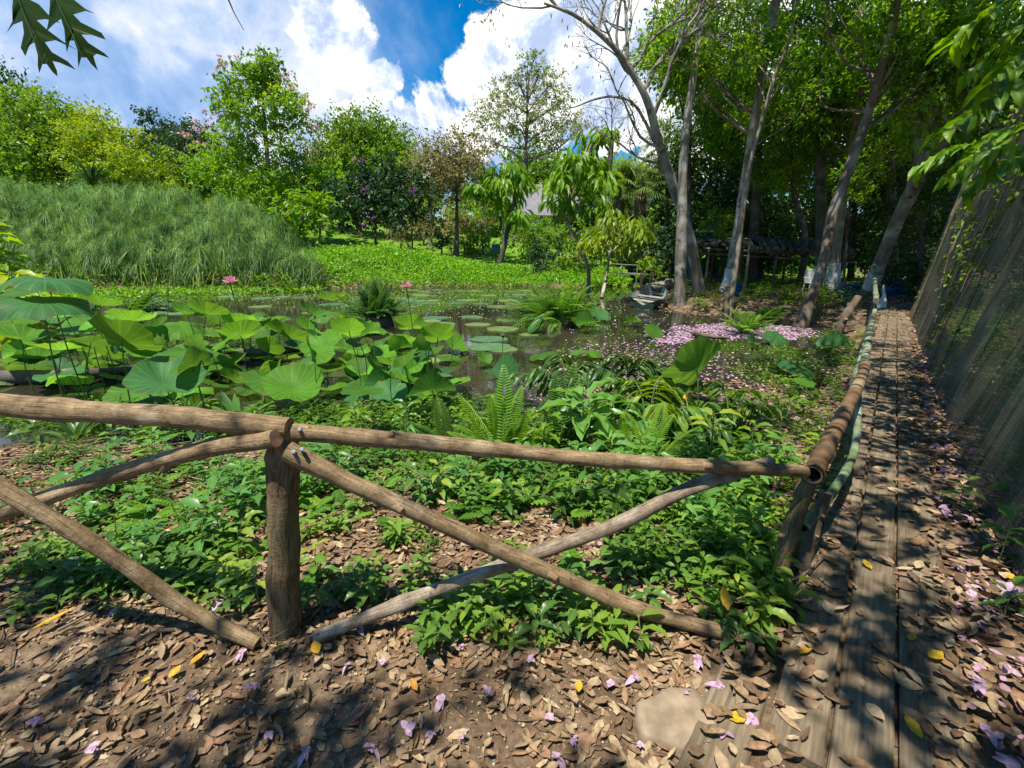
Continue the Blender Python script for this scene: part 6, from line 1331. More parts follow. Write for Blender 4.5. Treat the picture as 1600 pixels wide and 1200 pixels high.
# broad leaved plants
def broadleaf(name, label, b, h, n, L, W, mat, seed, group=None, droop=.25, lean=(0, 0), cat='plant', stemr=.006, T=LEAFH, top=False, up=.35):
    g = np.random.default_rng(seed); b = np.asarray(b, float); root = thing(name, label, cat, b, group); t = np.array([lean[0], lean[1], 1.0]) * h
    P = spline([b, b + t * .5 + g.normal(0, .03, 3) * h, b + t], 10); s = MB(); tube(s, P, np.linspace(stemr, stemr * .5, 10), 6); mb = MB()
    for k in range(n):
        q = (.55 + .45 * (k + .5) / n) if top else (.18 + .82 * (k + .5) / n); p = np.array([np.interp(q, np.linspace(0, 1, 10), P[:, i]) for i in range(3)]); a = k * 2.4 + g.uniform(-.3, .3); e = up * (.3 + q) - droop * (1 - q) + g.normal(0, .15)
        d = nrm([math.cos(a) * math.cos(e), math.sin(a) * math.cos(e), math.sin(e)]); l = L * g.uniform(.7, 1.15) * (1 - .25 * abs(q - .6)); pe = p + d * l * .18
        tube(s, [p, pe], stemr * .4, 4, cap=False); leaves(mb, [pe], [d - [0, 0, droop]], [[g.normal(0, .2), g.normal(0, .2), 1]], l, l * W, T, [np.clip(.35 + .5 * q + g.normal(0, .2), 0, 1)], smooth=True)
    s.build('stem', M['stem_green'], root, origin=b); mb.build('leaves', mat, root, origin=b); return root
broadleaf('broadleaf_plant', 'light green plant with big pointed leaves in a rosette, right of the ferns', onz(906, 722, WATER + .1), .62, 20, .36, .40, M['broad'], 640, droop=.1, top=True, stemr=.01)
broadleaf('broadleaf_plant', 'shorter light leaved plant below the big rosette at the rail', onz(950, 738, -.1), .30, 10, .22, .48, M['broad'], 641, droop=.25, top=True)
def droopshrub(label, b, h, spreads, n, L, mat, seed):
    """arching stems with long leaves hanging along them"""
    g = np.random.default_rng(seed); b = np.asarray(b, float); root = thing('drooping_shrub', label, 'shrub', b); s = MB(); mb = MB()
    for (dx, dy, hh) in spreads:
        e = b + [dx, dy, hh]; P = spline([b, b + [dx * .3, dy * .3, hh * .75], b + [dx * .7, dy * .7, hh * 1.02], e], 14); tube(s, P, np.linspace(.011, .003, 14), 5); T_ = nrm(np.gradient(P, axis=0))
        for k in range(n):
            i = 4 + int(9.5 * k / n); sg = 1 if k % 2 else -1; S = nrm(np.cross(T_[i], [0, 0, 1.0])); d = T_[i] * .35 + S * sg * .75 + [0, 0, -g.uniform(.35, .9)]
            l = L * g.uniform(.75, 1.2); leaves(mb, [P[i]], [d], [g.normal(0, .25, 3) + [0, 0, 1]], l, l * .32, LEAFH, [g.random()], smooth=True)
    s.build('stems', M['stem_green'], root, origin=b); mb.build('leaves', mat, root, origin=b)
droopshrub('dark shrub with long drooping pointed leaves behind the rail, right of centre', onz(1010, 700, WATER + .05), .6, [(-.35, .1, .50), (-.15, .3, .62), (.1, .15, .62), (.35, .25, .55), (.5, 0, .42), (-.5, .25, .42), (.05, -.2, .5), (.25, .45, .62), (-.3, .5, .6)], 18, .24, M['seedling'], 650)
droopshrub('light green drooping leaved shrub right behind the light rosette plant', onz(965, 715, WATER + .05), .5, [(-.3, .1, .4), (-.1, .3, .55), (.15, .15, .5), (.3, -.1, .4), (-.45, .25, .45)], 14, .22, M['broad'], 654)
droopshrub('dark drooping leaved shrub left behind the ferns over the shallow water', onz(885, 640, WATER + .03), .6, [(-.45, .1, .5), (-.1, .3, .62), (.3, .15, .55), (.5, .3, .5), (-.7, .3, .4)], 16, .24, M['glossy'], 655)
droopshrub('second dark drooping leaved shrub under the very large lotus leaf', onz(1075, 705, WATER + .05), .5, [(-.25, .1, .35), (0, .3, .48), (.25, .15, .45), (.42, .25, .35), (.3, -.1, .3)], 14, .2, M['glossy'], 651)
droopshrub('low drooping plant between the very large lotus leaf and the bamboo handrail', onz(1165, 680, WATER + .05), .4, [(-.2, .1, .34), (.2, .2, .36), (.35, .05, .28), (0, .35, .36)], 12, .15, M['broad'], 652)
droopshrub('leafy shrub behind the far end of the drooping leaved shrubs', onz(985, 640, WATER + .05), .6, [(-.5, .1, .5), (-.15, .3, .62), (.2, .15, .6), (.55, .25, .5), (.8, 0, .42), (-.8, .25, .4)], 18, .24, M['glossy'], 653)
for i, (x, y, h, n, L, mm, lab) in enumerate([
    (30, 430, 1.6, 16, .5, 'yellow_green', 'yellow green shrub at the left edge behind the big bluish lotus leaves'), (60, 470, 1.1, 14, .4, 'fresh_green', 'leafy plant under the left edge shrub'), (10, 360, 2.6, 22, .6, 'fresh_green', 'tall leafy shrub at the left edge in front of the reed bed')]):
    b = at(x, 470, 9 + i); b[2] = WATER; broadleaf('bank_shrub', lab, b, h, n * 3, L, .4, M[mm], 660 + i, stemr=.02, droop=.4, cat='shrub')
b = at(178, 440, 12); b[2] = WATER; fern('pinnate_plant', 'arching feather leaved branch in front of the dark reed foot at left', b, 7, 1.9, .38, M['fern_dark'], 668, (.7, 1.2), (.8, 1.2), 12, az=(-.6, 2.6), pw=.5)
b = at(110, 440, 13); b[2] = WATER; fern('pinnate_plant', 'second feather leaved plant left of the arching branch', b, 7, 1.7, .35, M['fern_dark'], 669, (.6, 1.2), (.8, 1.2), 12, pw=.5)

# half sunken logs and dead wood
def log(name, label, pts, r0, r1, mat, cat='log'):
    pts = [np.asarray(p, float) for p in pts]; root = thing(name, label, cat, pts[0]); pole(root, 'trunk', pts, r0, r1, mat, 10, 22, .12, 3); return root
log('sunken_log', 'dark half sunken log lying behind the left rail among lotus leaves', [onz(-40, 592, WATER + .1), onz(60, 588, WATER + .12), onz(150, 582, WATER + .1), onz(215, 576, WATER + .05)], .11, .07, M['bark_dark'])
log('sunken_branch', 'dark rotten branch lying in the water among the middle lotus leaves', [onz(310, 565, WATER + .06), onz(380, 552, WATER + .1), onz(460, 545, WATER + .1), onz(540, 528, WATER + .04)], .09, .05, M['bark_dark'])
log('fallen_log', 'pale fallen trunk on the mud behind the small boat', [onz(1008, 452, -.1), onz(1030, 447, .1), onz(1052, 443, .25)], .22, .26, M['bark_brown'])
log('broken_stake', 'slanting broken post with splintered top beside the bamboo handrail', [at(1310, 512, 11.5) - [0, 0, .2], at(1322, 492, 11.5), at(1341, 464, 11.6)], .10, .085, M['bark_brown'], 'post')
log('short_stake', 'short pale stake standing at the mud edge beside the thin sapling trunk', [at(1135, 487, 15.3) - [0, 0, .2], at(1135, 462, 15.3), at(1135, 443, 15.3)], .11, .10, M['bark_pale'], 'post')
log('driftwood', 'tangle of dead wood lying in the pink petal drift', [onz(1082, 520, WATER + .05), onz(1100, 524, WATER + .16), onz(1120, 527, WATER + .1), onz(1140, 528, WATER + .03)], .06, .03, M['bark_brown'], 'driftwood')

# ================================================================ BOAT
def boat():
    c = onz(1014, 478, WATER); root = thing('rowing_boat', 'small dark green rowing boat moored by the mud bank', 'boat', c); 
    L, Bm, Dp = 2.3, 1.3, .46; ns, nk = 13, 9; sx = np.linspace(0, 1, ns)
    def sec(u, w, f):
        b = Bm / 2 * (np.sin(np.pi * np.clip(u * .62 + .30, 0, 1)) ** .6) * (1 if u > .1 else .85); b = b * w; v = np.linspace(-1, 1, nk); sheer = .12 * (2 * u - 1) ** 2
        x = (u - .5) * L + 0 * v; y = b * np.sign(v) * np.abs(v) ** .7; z = -.12 + (np.abs(v) ** 2.2) * (Dp + sheer) * 1.0 + f; return np.stack([x, y, z], -1)
    rz = R(62)
    def shell(w, f, flip):
        V = np.concatenate([sec(u, w, f * (1)) for u in sx]); i = np.arange(ns * nk).reshape(ns, nk); F = np.stack([i[:-1, :-1], i[1:, :-1], i[1:, 1:], i[:-1, 1:]], -1).reshape(-1, 4); return V, (F[:, ::-1] if flip else F)
    def put(mb, name, mat):
        o = mb.build(name, mat, root); o.rotation_euler = (0, 0, rz); return o
    mb = MB(); V, F = shell(1, 0, False); mb.add(V, F, smooth=True)
    for u, inv in ((0, 1), (1, 0)):
        s = sec(u, 1, 0); k = len(s); mb.add(np.vstack([s, s.mean(0) + [0, 0, .1]]), np.array([[j, j + 1, k] for j in range(k - 1)]))
    put(mb, 'hull', M['boat_green'])
    mb = MB(); V, F = shell(.93, .035, True); mb.add(V, F, smooth=True); put(mb, 'inner_lining', M['boat_inner'])
    for sg in (0, nk - 1):
        mb = MB(); P = np.array([sec(u, 1, 0)[sg] for u in sx]); tube(mb, P + [0, 0, .01], .028, 6); put(mb, 'gunwale', M['boat_green'])
    for u in (.0, 1.0):
        mb = MB(); P = sec(u, 1, 0)[[0, nk - 1]]; tube(mb, P + [0, 0, .01], .028, 6); put(mb, 'gunwale', M['boat_green'])
    for u in (.25, .55, .82):
        mb = MB(); w = abs(sec(u, .95, 0)[0][1]); box(mb, ((u - .5) * L, 0, .22), (.2, 2 * w, .03), bev=.005); put(mb, 'seat', M['boat_inner'])
    # drawn up on the mud: stern in the water, bow raised
    root.rotation_euler = Matrix.Rotation(R(11), 3, 'X').to_euler()
    root.location.z += .12
M['boat_green'] = plainmat('dark_green_paint', (.035, .085, .06), .5, .3, 6)
M['boat_inner'] = plainmat('worn_boat_inside', (.26, .25, .20), .8, .4, 8)
boat()

# ================================================================ FAR STRUCTURES
M['concrete'] = plainmat('mossy_concrete', (.20, .21, .15), .9, .35, 3)
M['tin'] = plainmat('grey_roof_sheet', (.17, .16, .17), .6, .25, 3)
M['tin_pale'] = plainmat('pale_roof_sheet', (.55, .60, .62), .5, .2, 3)
M['wall_tan'] = plainmat('tan_wall', (.33, .26, .18), .9, .25, 3)
M['blue_plastic'] = plainmat('blue_plastic', (.02, .09, .30), .4, .2, 4)
M['white_plastic'] = plainmat('white_plastic', (.55, .56, .54), .5, .25, 6)
M['green_plastic'] = plainmat('dark_green_plastic', (.02, .10, .08), .5, .2, 4)
br = thing('footbridge', 'low pale railed footbridge across the inlet beyond the boat', 'bridge', onz(990, 432, 0))
Yb = 33.0
def barx(parent, name, p, q, r, mat, n=8):
    mb = MB(); tube(mb, spline([p, q], 4), r, n); return mb.build(name, mat, parent, origin=parent.location)
for y0, y1 in ((412, 417), (424, 432)): barx(br, 'rail', at(949, y0, Yb), at(1042, y1, Yb - 1.5), .03, M['concrete'])
for i, x in enumerate((949, 972, 996, 1020, 1042)):
    f = i / 4; a = at(x, 411 + 5 * f, Yb - 1.5 * f); b_ = a.copy(); b_[2] = WATER - .2; barx(br, 'post', b_, a, .04, M['concrete'])
mb = MB(); a = at(949, 424, Yb + .6); c_ = at(1042, 432, Yb - .9); box(mb, (a + c_) / 2, (np.linalg.norm(c_ - a), 1.0, .1), rz=math.atan2(c_[1] - a[1], c_[0] - a[0])); mb.build('deck', M['concrete'], br, origin=br.location)
# house with grey roof
hc = at(850, 345, 52); hc[2] = gz1(hc[0], 52); house = thing('house', 'house with sloping grey roof half hidden behind the garden shrubs', 'house', hc)
mb = MB(); zt = at(850, 335, 52)[2]; box(mb, (hc[0], 55, (hc[2] + zt) / 2), (9, 6, zt - hc[2])); mb.build('wall', M['wall_tan'], house, origin=house.location)
zr = at(830, 288, 55)[2]
mb = MB(); x0, x1 = hc[0] - 4.4, hc[0] + 5.2
V = [(x0 - .5, 51.5, zt - .1), (x1 + .5, 51.5, zt - .1), (x1 - 3, 55, zr), (x0 + .3, 55, zr), (x0 - .5, 58.5, zt - .1), (x1 + .5, 58.5, zt - .1)]; V += [(a, b, c - .12) for a, b, c in V]
F = [np.array([[0, 1, 2, 3], [3, 2, 5, 4], [7, 6, 9, 8], [8, 9, 10, 11], [0, 6, 7, 1], [4, 5, 11, 10]]), np.array([[1, 5, 2], [0, 3, 4]])]
mb.add(V, F); mb.build('roof', M['tin'], house, origin=house.location)
mb = MB(); a = at(838, 340, 51.9); box(mb, (a[0], 51.96, zt - 1.1), (1.1, .1, 1.0)); w_ = mb.build('window', M['tin_pale'], house, origin=house.location)
# bin on a post
bc = at(775, 402, 41); bc[2] = gz1(bc[0], 41); bn = thing('litter_bin', 'small dark green bin on a post at the lawn edge', 'bin', bc); top = at(775, 390, 41)
mb = MB(); box(mb, (top[0], 41, top[2]), (.75, .5, .8), bev=.05); mb.build('bin_body', M['green_plastic'], bn, origin=bc)
mb = MB(); box(mb, (top[0], 41, top[2] + .45), (.85, .6, .08), bev=.02); mb.build('lid', M['tin_pale'], bn, origin=bc)
barx(bn, 'post', bc - [0, 0, .1], np.array([top[0], 41, top[2] - .38]), .06, M['bark_dark'])
lp = at(758, 335, 46); lb = lp.copy(); lb[2] = gz1(lb[0], 46); lt = at(758, 298, 46); lamp = thing('lamp_post', 'slim pale post standing on the lawn behind the leaning tree', 'post', lb); barx(lamp, 'pole', lb, lt, .07, M['white_plastic'])
mb = MB(); tube(mb, [lt, lt + [0, 0, .12], lt + [0, 0, .3]], [.08, .16, .05], 10); mb.build('lamp_head', M['tin_pale'], lamp, origin=lb)
# shelter of dark poles
sh0 = at(1110, 430, 24); sh0[2] = 0; shel = thing('pole_shelter', 'long low dark shelter of poles and brush roof among the right trunks', 'shelter', sh0)
ya, yb = 24.5, 27.5
for x in (1108, 1160, 1215, 1262, 1320):
    a = at(x, 388, ya); b_ = a.copy(); b_[2] = 0; barx(shel, 'post', b_, a, .07, M['bark_dark'])
    a = at(x - 30, 378, yb); b_ = a.copy(); b_[2] = 0; barx(shel, 'post', b_, a, .07, M['bark_dark'])
for y, Yq, r in ((388, ya, .06), (396, ya, .05), (378, yb, .07)): barx(shel, 'beam', at(1095, y, Yq), at(1335, y + 14, Yq), r, M['bark_brown'])
rm = MB(); g = np.random.default_rng(8)
for k in range(34):
    t = k / 33; p = at(1090 + t * 245, 384 + 12 * t, ya - .4); q = at(1070 + t * 245, 368 + 10 * t, yb + .4); tube(rm, spline([p + g.normal(0, .08, 3), (p + q) / 2 + g.normal(0, .1, 3), q + g.normal(0, .08, 3)], 6), g.uniform(.07, .14), 6, g.random())
rm.build('roof', M['bark_dark'], shel, origin=sh0)
mb = MB(); a = at(1092, 362, 28); box(mb, a, (1.9, 1.2, .05), rz=-.1); tag(mb.build('roof_sheet', M['tin_pale']), 'pale metal sheet roof piece behind the straight grey trunk', 'roof sheet')
barx(shel, 'prop', at(1165, 440, 22) * [1, 1, 0], at(1172, 373, 22), .06, M['bark_pale']); barx(shel, 'prop', at(1172, 373, 22), at(1135, 373, 22), .03, M['bark_pale'])
# bins, buckets, chair
def barrel(name, label, px, py, Y, r, h, mat, cat, tilt=0.0, taper=.88, z=0.0):
    c = at(px, py, Y); c[2] = z; root = thing(name, label, cat, c); mb = MB(); zz = np.array([0, .02, .3, .33, .36, .66, .69, .72, .98, 1.0]); rr = np.array([taper, taper, 1, 1.05, 1, 1, 1.05, 1, 1.02, 1.06]) * r if taper > .85 else np.linspace(taper, 1, 10) * r
    ax = np.array([math.sin(tilt), 0, math.cos(tilt)]); tube(mb, c + np.outer(zz * h, ax), rr, 20, cap=False); tube(mb, [c + ax * .001, c + ax * .02], [rr[0] * .98, .01], 20, cap=True); mb.build('body', mat, root, origin=c)
    m2 = MB(); tube(m2, [c + ax * h * .9, c + ax * h * .88], [rr[-1] * .93, .01], 20, cap=False); tube(m2, [c + ax * h * .985, c + ax * h * 1.015, c + ax * h * 1.02], [rr[-1] * 1.04, rr[-1] * 1.06, rr[-1] * .9], 20, cap=False); m2.build('rim', mat, root, origin=c); return root
barrel('plastic_drum', 'blue plastic drum at the end of the path beside the net', 1402, 450, 20, .42, .62, M['blue_plastic'], 'drum')
barrel('plastic_bucket', 'blue bucket at the foot of the whitewashed straight trunk', 1147, 452, 19, .3, .5, M['blue_plastic'], 'bucket', taper=.75)
barrel('plastic_bucket', 'white bucket standing right of the leaning whitewashed trunk', 1384, 446, 21, .36, .85, M['white_plastic'], 'bucket', taper=.8)
barrel('plastic_bucket', 'dark blue tub in the shade left of the leaning trunk', 1325, 460, 19, .4, .5, M['blue_plastic'], 'bucket', taper=.8)
barrel('plastic_bucket', 'dark bucket hanging low at the footbridge end', 952, 436, 31, .35, .5, M['bark_dark'], 'bucket', taper=.8, z=WATER)
ch = at(1268, 452, 21); ch[2] = 0; chair = thing('plastic_chair', 'white plastic chair beside the dark upright trunk', 'chair', ch)
for sx_ in (-1, 1):
    for sy_ in (-1, 1): barx(chair, 'leg', ch + [sx_ * .26, sy_ * .24, 0], ch + [sx_ * .22, sy_ * .2, .44], .025, M['white_plastic'])
mb = MB(); box(mb, ch + [0, 0, .45], (.52, .5, .04), bev=.015); mb.build('seat', M['white_plastic'], chair, origin=ch)
mb = MB(); box(mb, ch + [0, .26, .75], (.5, .04, .55), bev=.015); mb.build('backrest', M['white_plastic'], chair, origin=ch)
for sx_ in (-1, 1):
    mb = MB(); box(mb, ch + [sx_ * .27, 0, .66], (.05, .5, .035), bev=.01); mb.build('armrest', M['white_plastic'], chair, origin=ch)
mb = MB(); g = np.random.default_rng(3); a = at(1375, 480, 14.5)
t = np.linspace(0, 1, 9); tube(mb, np.column_stack([a[0] + .05 * np.sin(t * 4), a[1] + 0 * t, .0 + t * .75]), np.array([.13, .14, .13, .11, .08, .05, .03, .035, .01]), 12, wob=.25); tag(mb.build('white_sack', M['white_plastic']), 'white plastic sack hanging at the far end of the bamboo handrail', 'sack')
# bank shrubs along the inlet, and plants on the slope beside the bamboo handrail
for i, (x, by, ty, hw, Y, mm) in enumerate([(842, 440, 408, 20, 33, 'dark_green'), (868, 442, 402, 22, 33, 'fresh_green'), (895, 440, 398, 22, 34, 'far_green'), (925, 436, 395, 20, 36, 'dark_green'), (958, 430, 385, 24, 38, 'far_green'), (990, 428, 390, 24, 37, 'fresh_green'), (1025, 436, 398, 22, 33, 'far_green'), (1045, 440, 380, 24, 30, 'dark_green'), (912, 410, 360, 26, 40, 'fresh_green'), (938, 405, 355, 26, 41, 'far_green')]):
    bgtree('shrub', 'bushy bank shrub in the row along the far side of the inlet', x, by, ty, hw, Y, M[mm], M['bark_brown'], 9, .24, seed=680 + i, crown_y=by, cat='shrub', low=-.8, dens=2.8, twigs=1, group='bank shrubs along the inlet')
# more tall plants along the near shore, right of the bright fern
aimed_fern('fern with wide arching fronds right of the light rosette plant, above the top rail', onz(1010, 735, WATER + .15), [(960, 640, .1), (990, 622, .2), (1030, 618, .25), (1060, 640, .2), (1085, 668, .1), (945, 672, 0), (1015, 650, .1), (1045, 672, 0)], M['fern'], 690, .11)
aimed_fern('small dark fern left of the tall bright fern, above the top rail', onz(690, 705, WATER + .06), [(640, 640, .1), (665, 622, .2), (690, 615, .25), (715, 632, .2), (650, 665, 0), (728, 660, 0)], M['fern_dark'], 691, .09)
broadleaf('broadleaf_plant', 'upright plant with narrow pointed leaves between bright fern and light rosette plant', onz(850, 728, WATER + .1), .55, 22, .20, .26, M['ground_leaf'], 692, droop=.3, stemr=.008)
broadleaf('broadleaf_plant', 'tall leafy plant in front of the very large upright lotus leaf', onz(1105, 735, -.1), .50, 22, .19, .36, M['seedling'], 693, droop=.3, stemr=.008)
broadleaf('broadleaf_plant', 'bushy leafy plant behind the right part of the top rail', onz(1170, 730, -.1), .38, 20, .15, .40, M['ground_leaf'], 694, droop=.25, stemr=.007)
broadleaf('broadleaf_plant', 'leafy plant behind the rail just right of the post', onz(560, 705, -.1), .42, 20, .15, .36, M['ground_leaf'], 695, droop=.3, stemr=.007)
broadleaf('broadleaf_plant', 'slender leafy plant left of the tall bright fern', onz(640, 715, -.1), .5, 18, .16, .3, M['broad'], 696, droop=.3, stemr=.007)
droopshrub('tangle of arching leafy stems at the shore right of the very large lotus leaf', onz(1140, 690, WATER + .05), .6, [(-.4, .1, .4), (-.1, .35, .55), (.25, .2, .5), (.45, .05, .36), (.1, -.1, .42)], 16, .17, M['seedling'], 697)
# ================================================================ FOREGROUND GROUND COVER
g = np.random.default_rng(700)
def near_pts(n, x0, x1, y0, y1, seed):
    q = np.random.default_rng(seed).uniform((x0, y0), (x1, y1), (n, 2)); return q
def sside(P):   # coordinates along / across the boardwalk
    d = P - PO; return d @ PT, d @ PN
def litter(name, label, P, L, Wf, mat, seed, tilt=.35, z=.006, T=CURL, zs=.02, floor=None, cat='leaf litter'):
    g = np.random.default_rng(seed); n = len(P); a = g.uniform(0, 6.283, n); mb = MB(); zz = (gz(P) if floor is None else floor) + z + g.random(n) ** 2 * zs
    D = np.stack([np.cos(a), np.sin(a), g.normal(0, tilt * .5, n)], -1); U = g.normal(0, tilt, (n, 3)) + [0, 0, 1]; ls = L * g.uniform(.5, 1.35, n); ws = L * Wf * g.uniform(.6, 1.35, n); kind = g.integers(0, 7, n)
    for q, TT in enumerate([CURL, CURL2, CURL3, CURL4] if T is CURL else [T]):
        k = (np.minimum(kind // 2, 3) == q) if T is CURL else np.ones(n, bool); leaves(mb, np.column_stack([P, zz])[k], D[k], U[k], ls[k], ws[k], TT, smooth=True)
    o = mb.build(name, mat); tag(o, label, cat, kind='stuff'); return o
# dead leaves: thick under the fence, thinner on the bare path in the lower left
P = near_pts(40000, -4.5, 3.2, .55, 4.0, 701); s, r = sside(P); sd = pond_sd(P)
dn = np.clip(.40 + .75 * sstep(1.25, 1.75, P[:, 1] + .12 * P[:, 0] * 0 + .25 * np.clip(P[:, 0], -2, 2) * .5) + .75 * sstep(-.2, .8, P[:, 0]) + .25 * wav(P[:, 0], P[:, 1], 3.1, 2), .06, 1) * sstep(-.1, .05, sd)
k = (np.random.default_rng(1).random(len(P)) < dn * .8) & ~((r > -.22) & (s < 16) & (s > -.9))
litter('leaf_litter', 'carpet of curled brown dead leaves on the ground around the log fence', P[k], .064, .38, M['litter'], 702, zs=.018, tilt=.22)
P = near_pts(11000, -3.5, 3, .5, 2.4, 707); s, r = sside(P); k = ~((r > -.22) & (s > -.9)); 
litter('leaf_crumbs', 'small broken leaf pieces and chips strewn over the bare soil of the path', P[k], .022, .6, M['litter'], 708, zs=.006, T=LEAF4)
# strip of leaves right of the boardwalk, and leaves lying on the planks
def strip(n, s0, s1, r0, r1, seed):
    q = np.random.default_rng(seed); s = s0 + (s1 - s0) * q.random(n) ** 1.3; r = q.uniform(r0, r1, n); return PO + s[:, None] * PT + r[:, None] * PN
litter('leaf_litter', 'thick drift of dead leaves between the boardwalk and the netting', strip(3600, -1.2, 13, .57, 1.25, 710), .085, .42, M['litter'], 711, zs=.05)
litter('fallen_petals', 'pinkish wilted petals in the leaf drift along the netting', strip(1100, -.6, 13, .57, 1.0, 712), .036, .8, M['petal_dry'], 713, zs=.07, cat='petals')
litter('leaf_litter', 'dead leaves scattered on the boardwalk planks', np.vstack([strip(420, -1.2, 15, .0, .56, 714), strip(420, -.6, 10, .42, .56, 715), strip(300, -.8, 2.5, -.2, .12, 716)]), .082, .40, M['litter'], 717, floor=ZB + .004, zs=.008, tilt=.25)
litter('leaf_litter', 'dead leaves on the shady ground under the trees at right', np.vstack([near_pts(9000, 2.5, 26, 12, 26, 718)[lambda: None] if False else near_pts(9000, 2.5, 26, 12, 26, 718)]), .16, .5, M['litter'], 719, zs=.03, T=LEAF4)
litter('leaf_litter', 'dead leaves behind the netting and on the forest floor', strip(5000, 0, 14, 1.2, 5, 720), .10, .42, M['litter'], 721, T=LEAF4)
# gravel in the bare soil
def pebbles():
    g = np.random.default_rng(730); mb = MB(); n = 2600; P = g.uniform((-2.6, .45), (1.0, 1.9), (n, 2)); z = gz(P); base = np.array([(1, 0, 0), (-1, 0, 0), (0, 1, 0), (0, -1, 0), (0, 0, 1), (0, 0, -1)], float)
    F0 = np.array([[0, 2, 4], [2, 1, 4], [1, 3, 4], [3, 0, 4], [2, 0, 5], [1, 2, 5], [3, 1, 5], [0, 3, 5]]); s = g.uniform(.0025, .009, n)
    V = base[None] * s[:, None, None] * g.uniform(.6, 1.3, (n, 6, 1)) * [1, 1, .6]; a = g.uniform(0, 6.28, n); c, q = np.cos(a), np.sin(a); V = np.stack([V[..., 0] * c[:, None] - V[..., 1] * q[:, None], V[..., 0] * q[:, None] + V[..., 1] * c[:, None], V[..., 2]], -1) + np.column_stack([P, z + s * .2])[:, None]
    mb.add(V.reshape(-1, 3), (F0[None] + (np.arange(n) * 6)[:, None, None]).reshape(-1, 3), np.repeat(g.random(n), 6), smooth=True); tag(mb.build('gravel', rampmat('pebble', [(.28, .22, .16), (.42, .35, .27), (.20, .16, .13)], .9)), 'small pebbles pressed into the bare soil of the path', 'gravel', kind='stuff')
pebbles()
# low leafy ground cover (small seedlings beyond counting)
def seedling_proto(g, h, n, L, W):
    mb = MB(); t = np.array([g.normal(0, .15), g.normal(0, .15), 1]) * h
    for k in range(n):
        q = .25 + .75 * (k + .5) / n; a = k * 2.4 + g.uniform(-.3, .3); e = g.uniform(.0, .5); d = np.array([math.cos(a) * math.cos(e), math.sin(a) * math.cos(e), math.sin(e) - .1]); l = L * g.uniform(.7, 1.15)
        leaves(mb, [t * q + d * .012], [d], [[g.normal(0, .2), g.normal(0, .2), 1]], l, l * W, LEAF8, [0.5])
    V = np.concatenate(mb.v); F = np.concatenate([f for f, _, _ in mb.f]); uv = np.concatenate(mb.uv)
    w = .0022; Vs = np.array([[w, 0, 0], [-w, 0, 0], t + [-w, 0, 0], t + [w, 0, 0], [0, w, 0], [0, -w, 0], t + [0, -w, 0], t + [0, w, 0]]); o = len(V)
    F = np.vstack([F, np.array([[0, 1, 2], [0, 2, 3], [4, 5, 6], [4, 6, 7]]) + o]); return np.vstack([V, Vs]), F, np.vstack([uv, np.zeros((8, 3))])
def cover(name, label, P, protos, mat, seed, sc=(.6, 1.3), zoff=0.0, floor=None):
    g = np.random.default_rng(seed); mb = MB(); z = gz(P) if floor is None else np.full(len(P), floor); which = g.integers(0, len(protos), len(P)); tone = np.clip(.45 + .3 * wav(P[:, 0], P[:, 1], 2.3, 1.2) + g.normal(0, .22, len(P)), 0, 1)
    for w in range(len(protos)):
        V, F, uv = protos[w]; sel = np.where(which == w)[0]; k = len(sel)
        if not k: continue
        a = g.uniform(0, 6.283, k); c, s = np.cos(a), np.sin(a); S = g.uniform(*sc, k)
        VV = np.stack([V[None, :, 0] * c[:, None] - V[None, :, 1] * s[:, None], V[None, :, 0] * s[:, None] + V[None, :, 1] * c[:, None], np.repeat(V[None, :, 2], k, 0)], -1) * S[:, None, None]
        VV[..., 0] += VV[..., 2] * g.normal(0, .2, (k, 1)); VV[..., 1] += VV[..., 2] * g.normal(0, .2, (k, 1))
        VV += np.column_stack([P[sel], z[sel] + zoff])[:, None]
        mb.add(VV.reshape(-1, 3), (F[None] + (np.arange(k) * len(V))[:, None, None]).reshape(-1, 3), np.clip(np.repeat(tone[sel], len(V)) + g.normal(0, .08, k * len(V)).round(1) * 0, 0, 1), 0, np.tile(uv, (k, 1)), True)
    o = mb.build(name, mat); tag(o, label, 'ground cover', kind='stuff'); return o
gp = np.random.default_rng(740)
PR_A = [seedling_proto(gp, .10, 7, .085, .38) for _ in range(3)] + [seedling_proto(gp, .15, 10, .055, .5) for _ in range(3)] + [seedling_proto(gp, .06, 6, .06, .55) for _ in range(2)]
PR_B = [seedling_proto(gp, .05, 9, .045, .5) for _ in range(4)] + [seedling_proto(gp, .12, 12, .05, .3) for _ in range(3)]
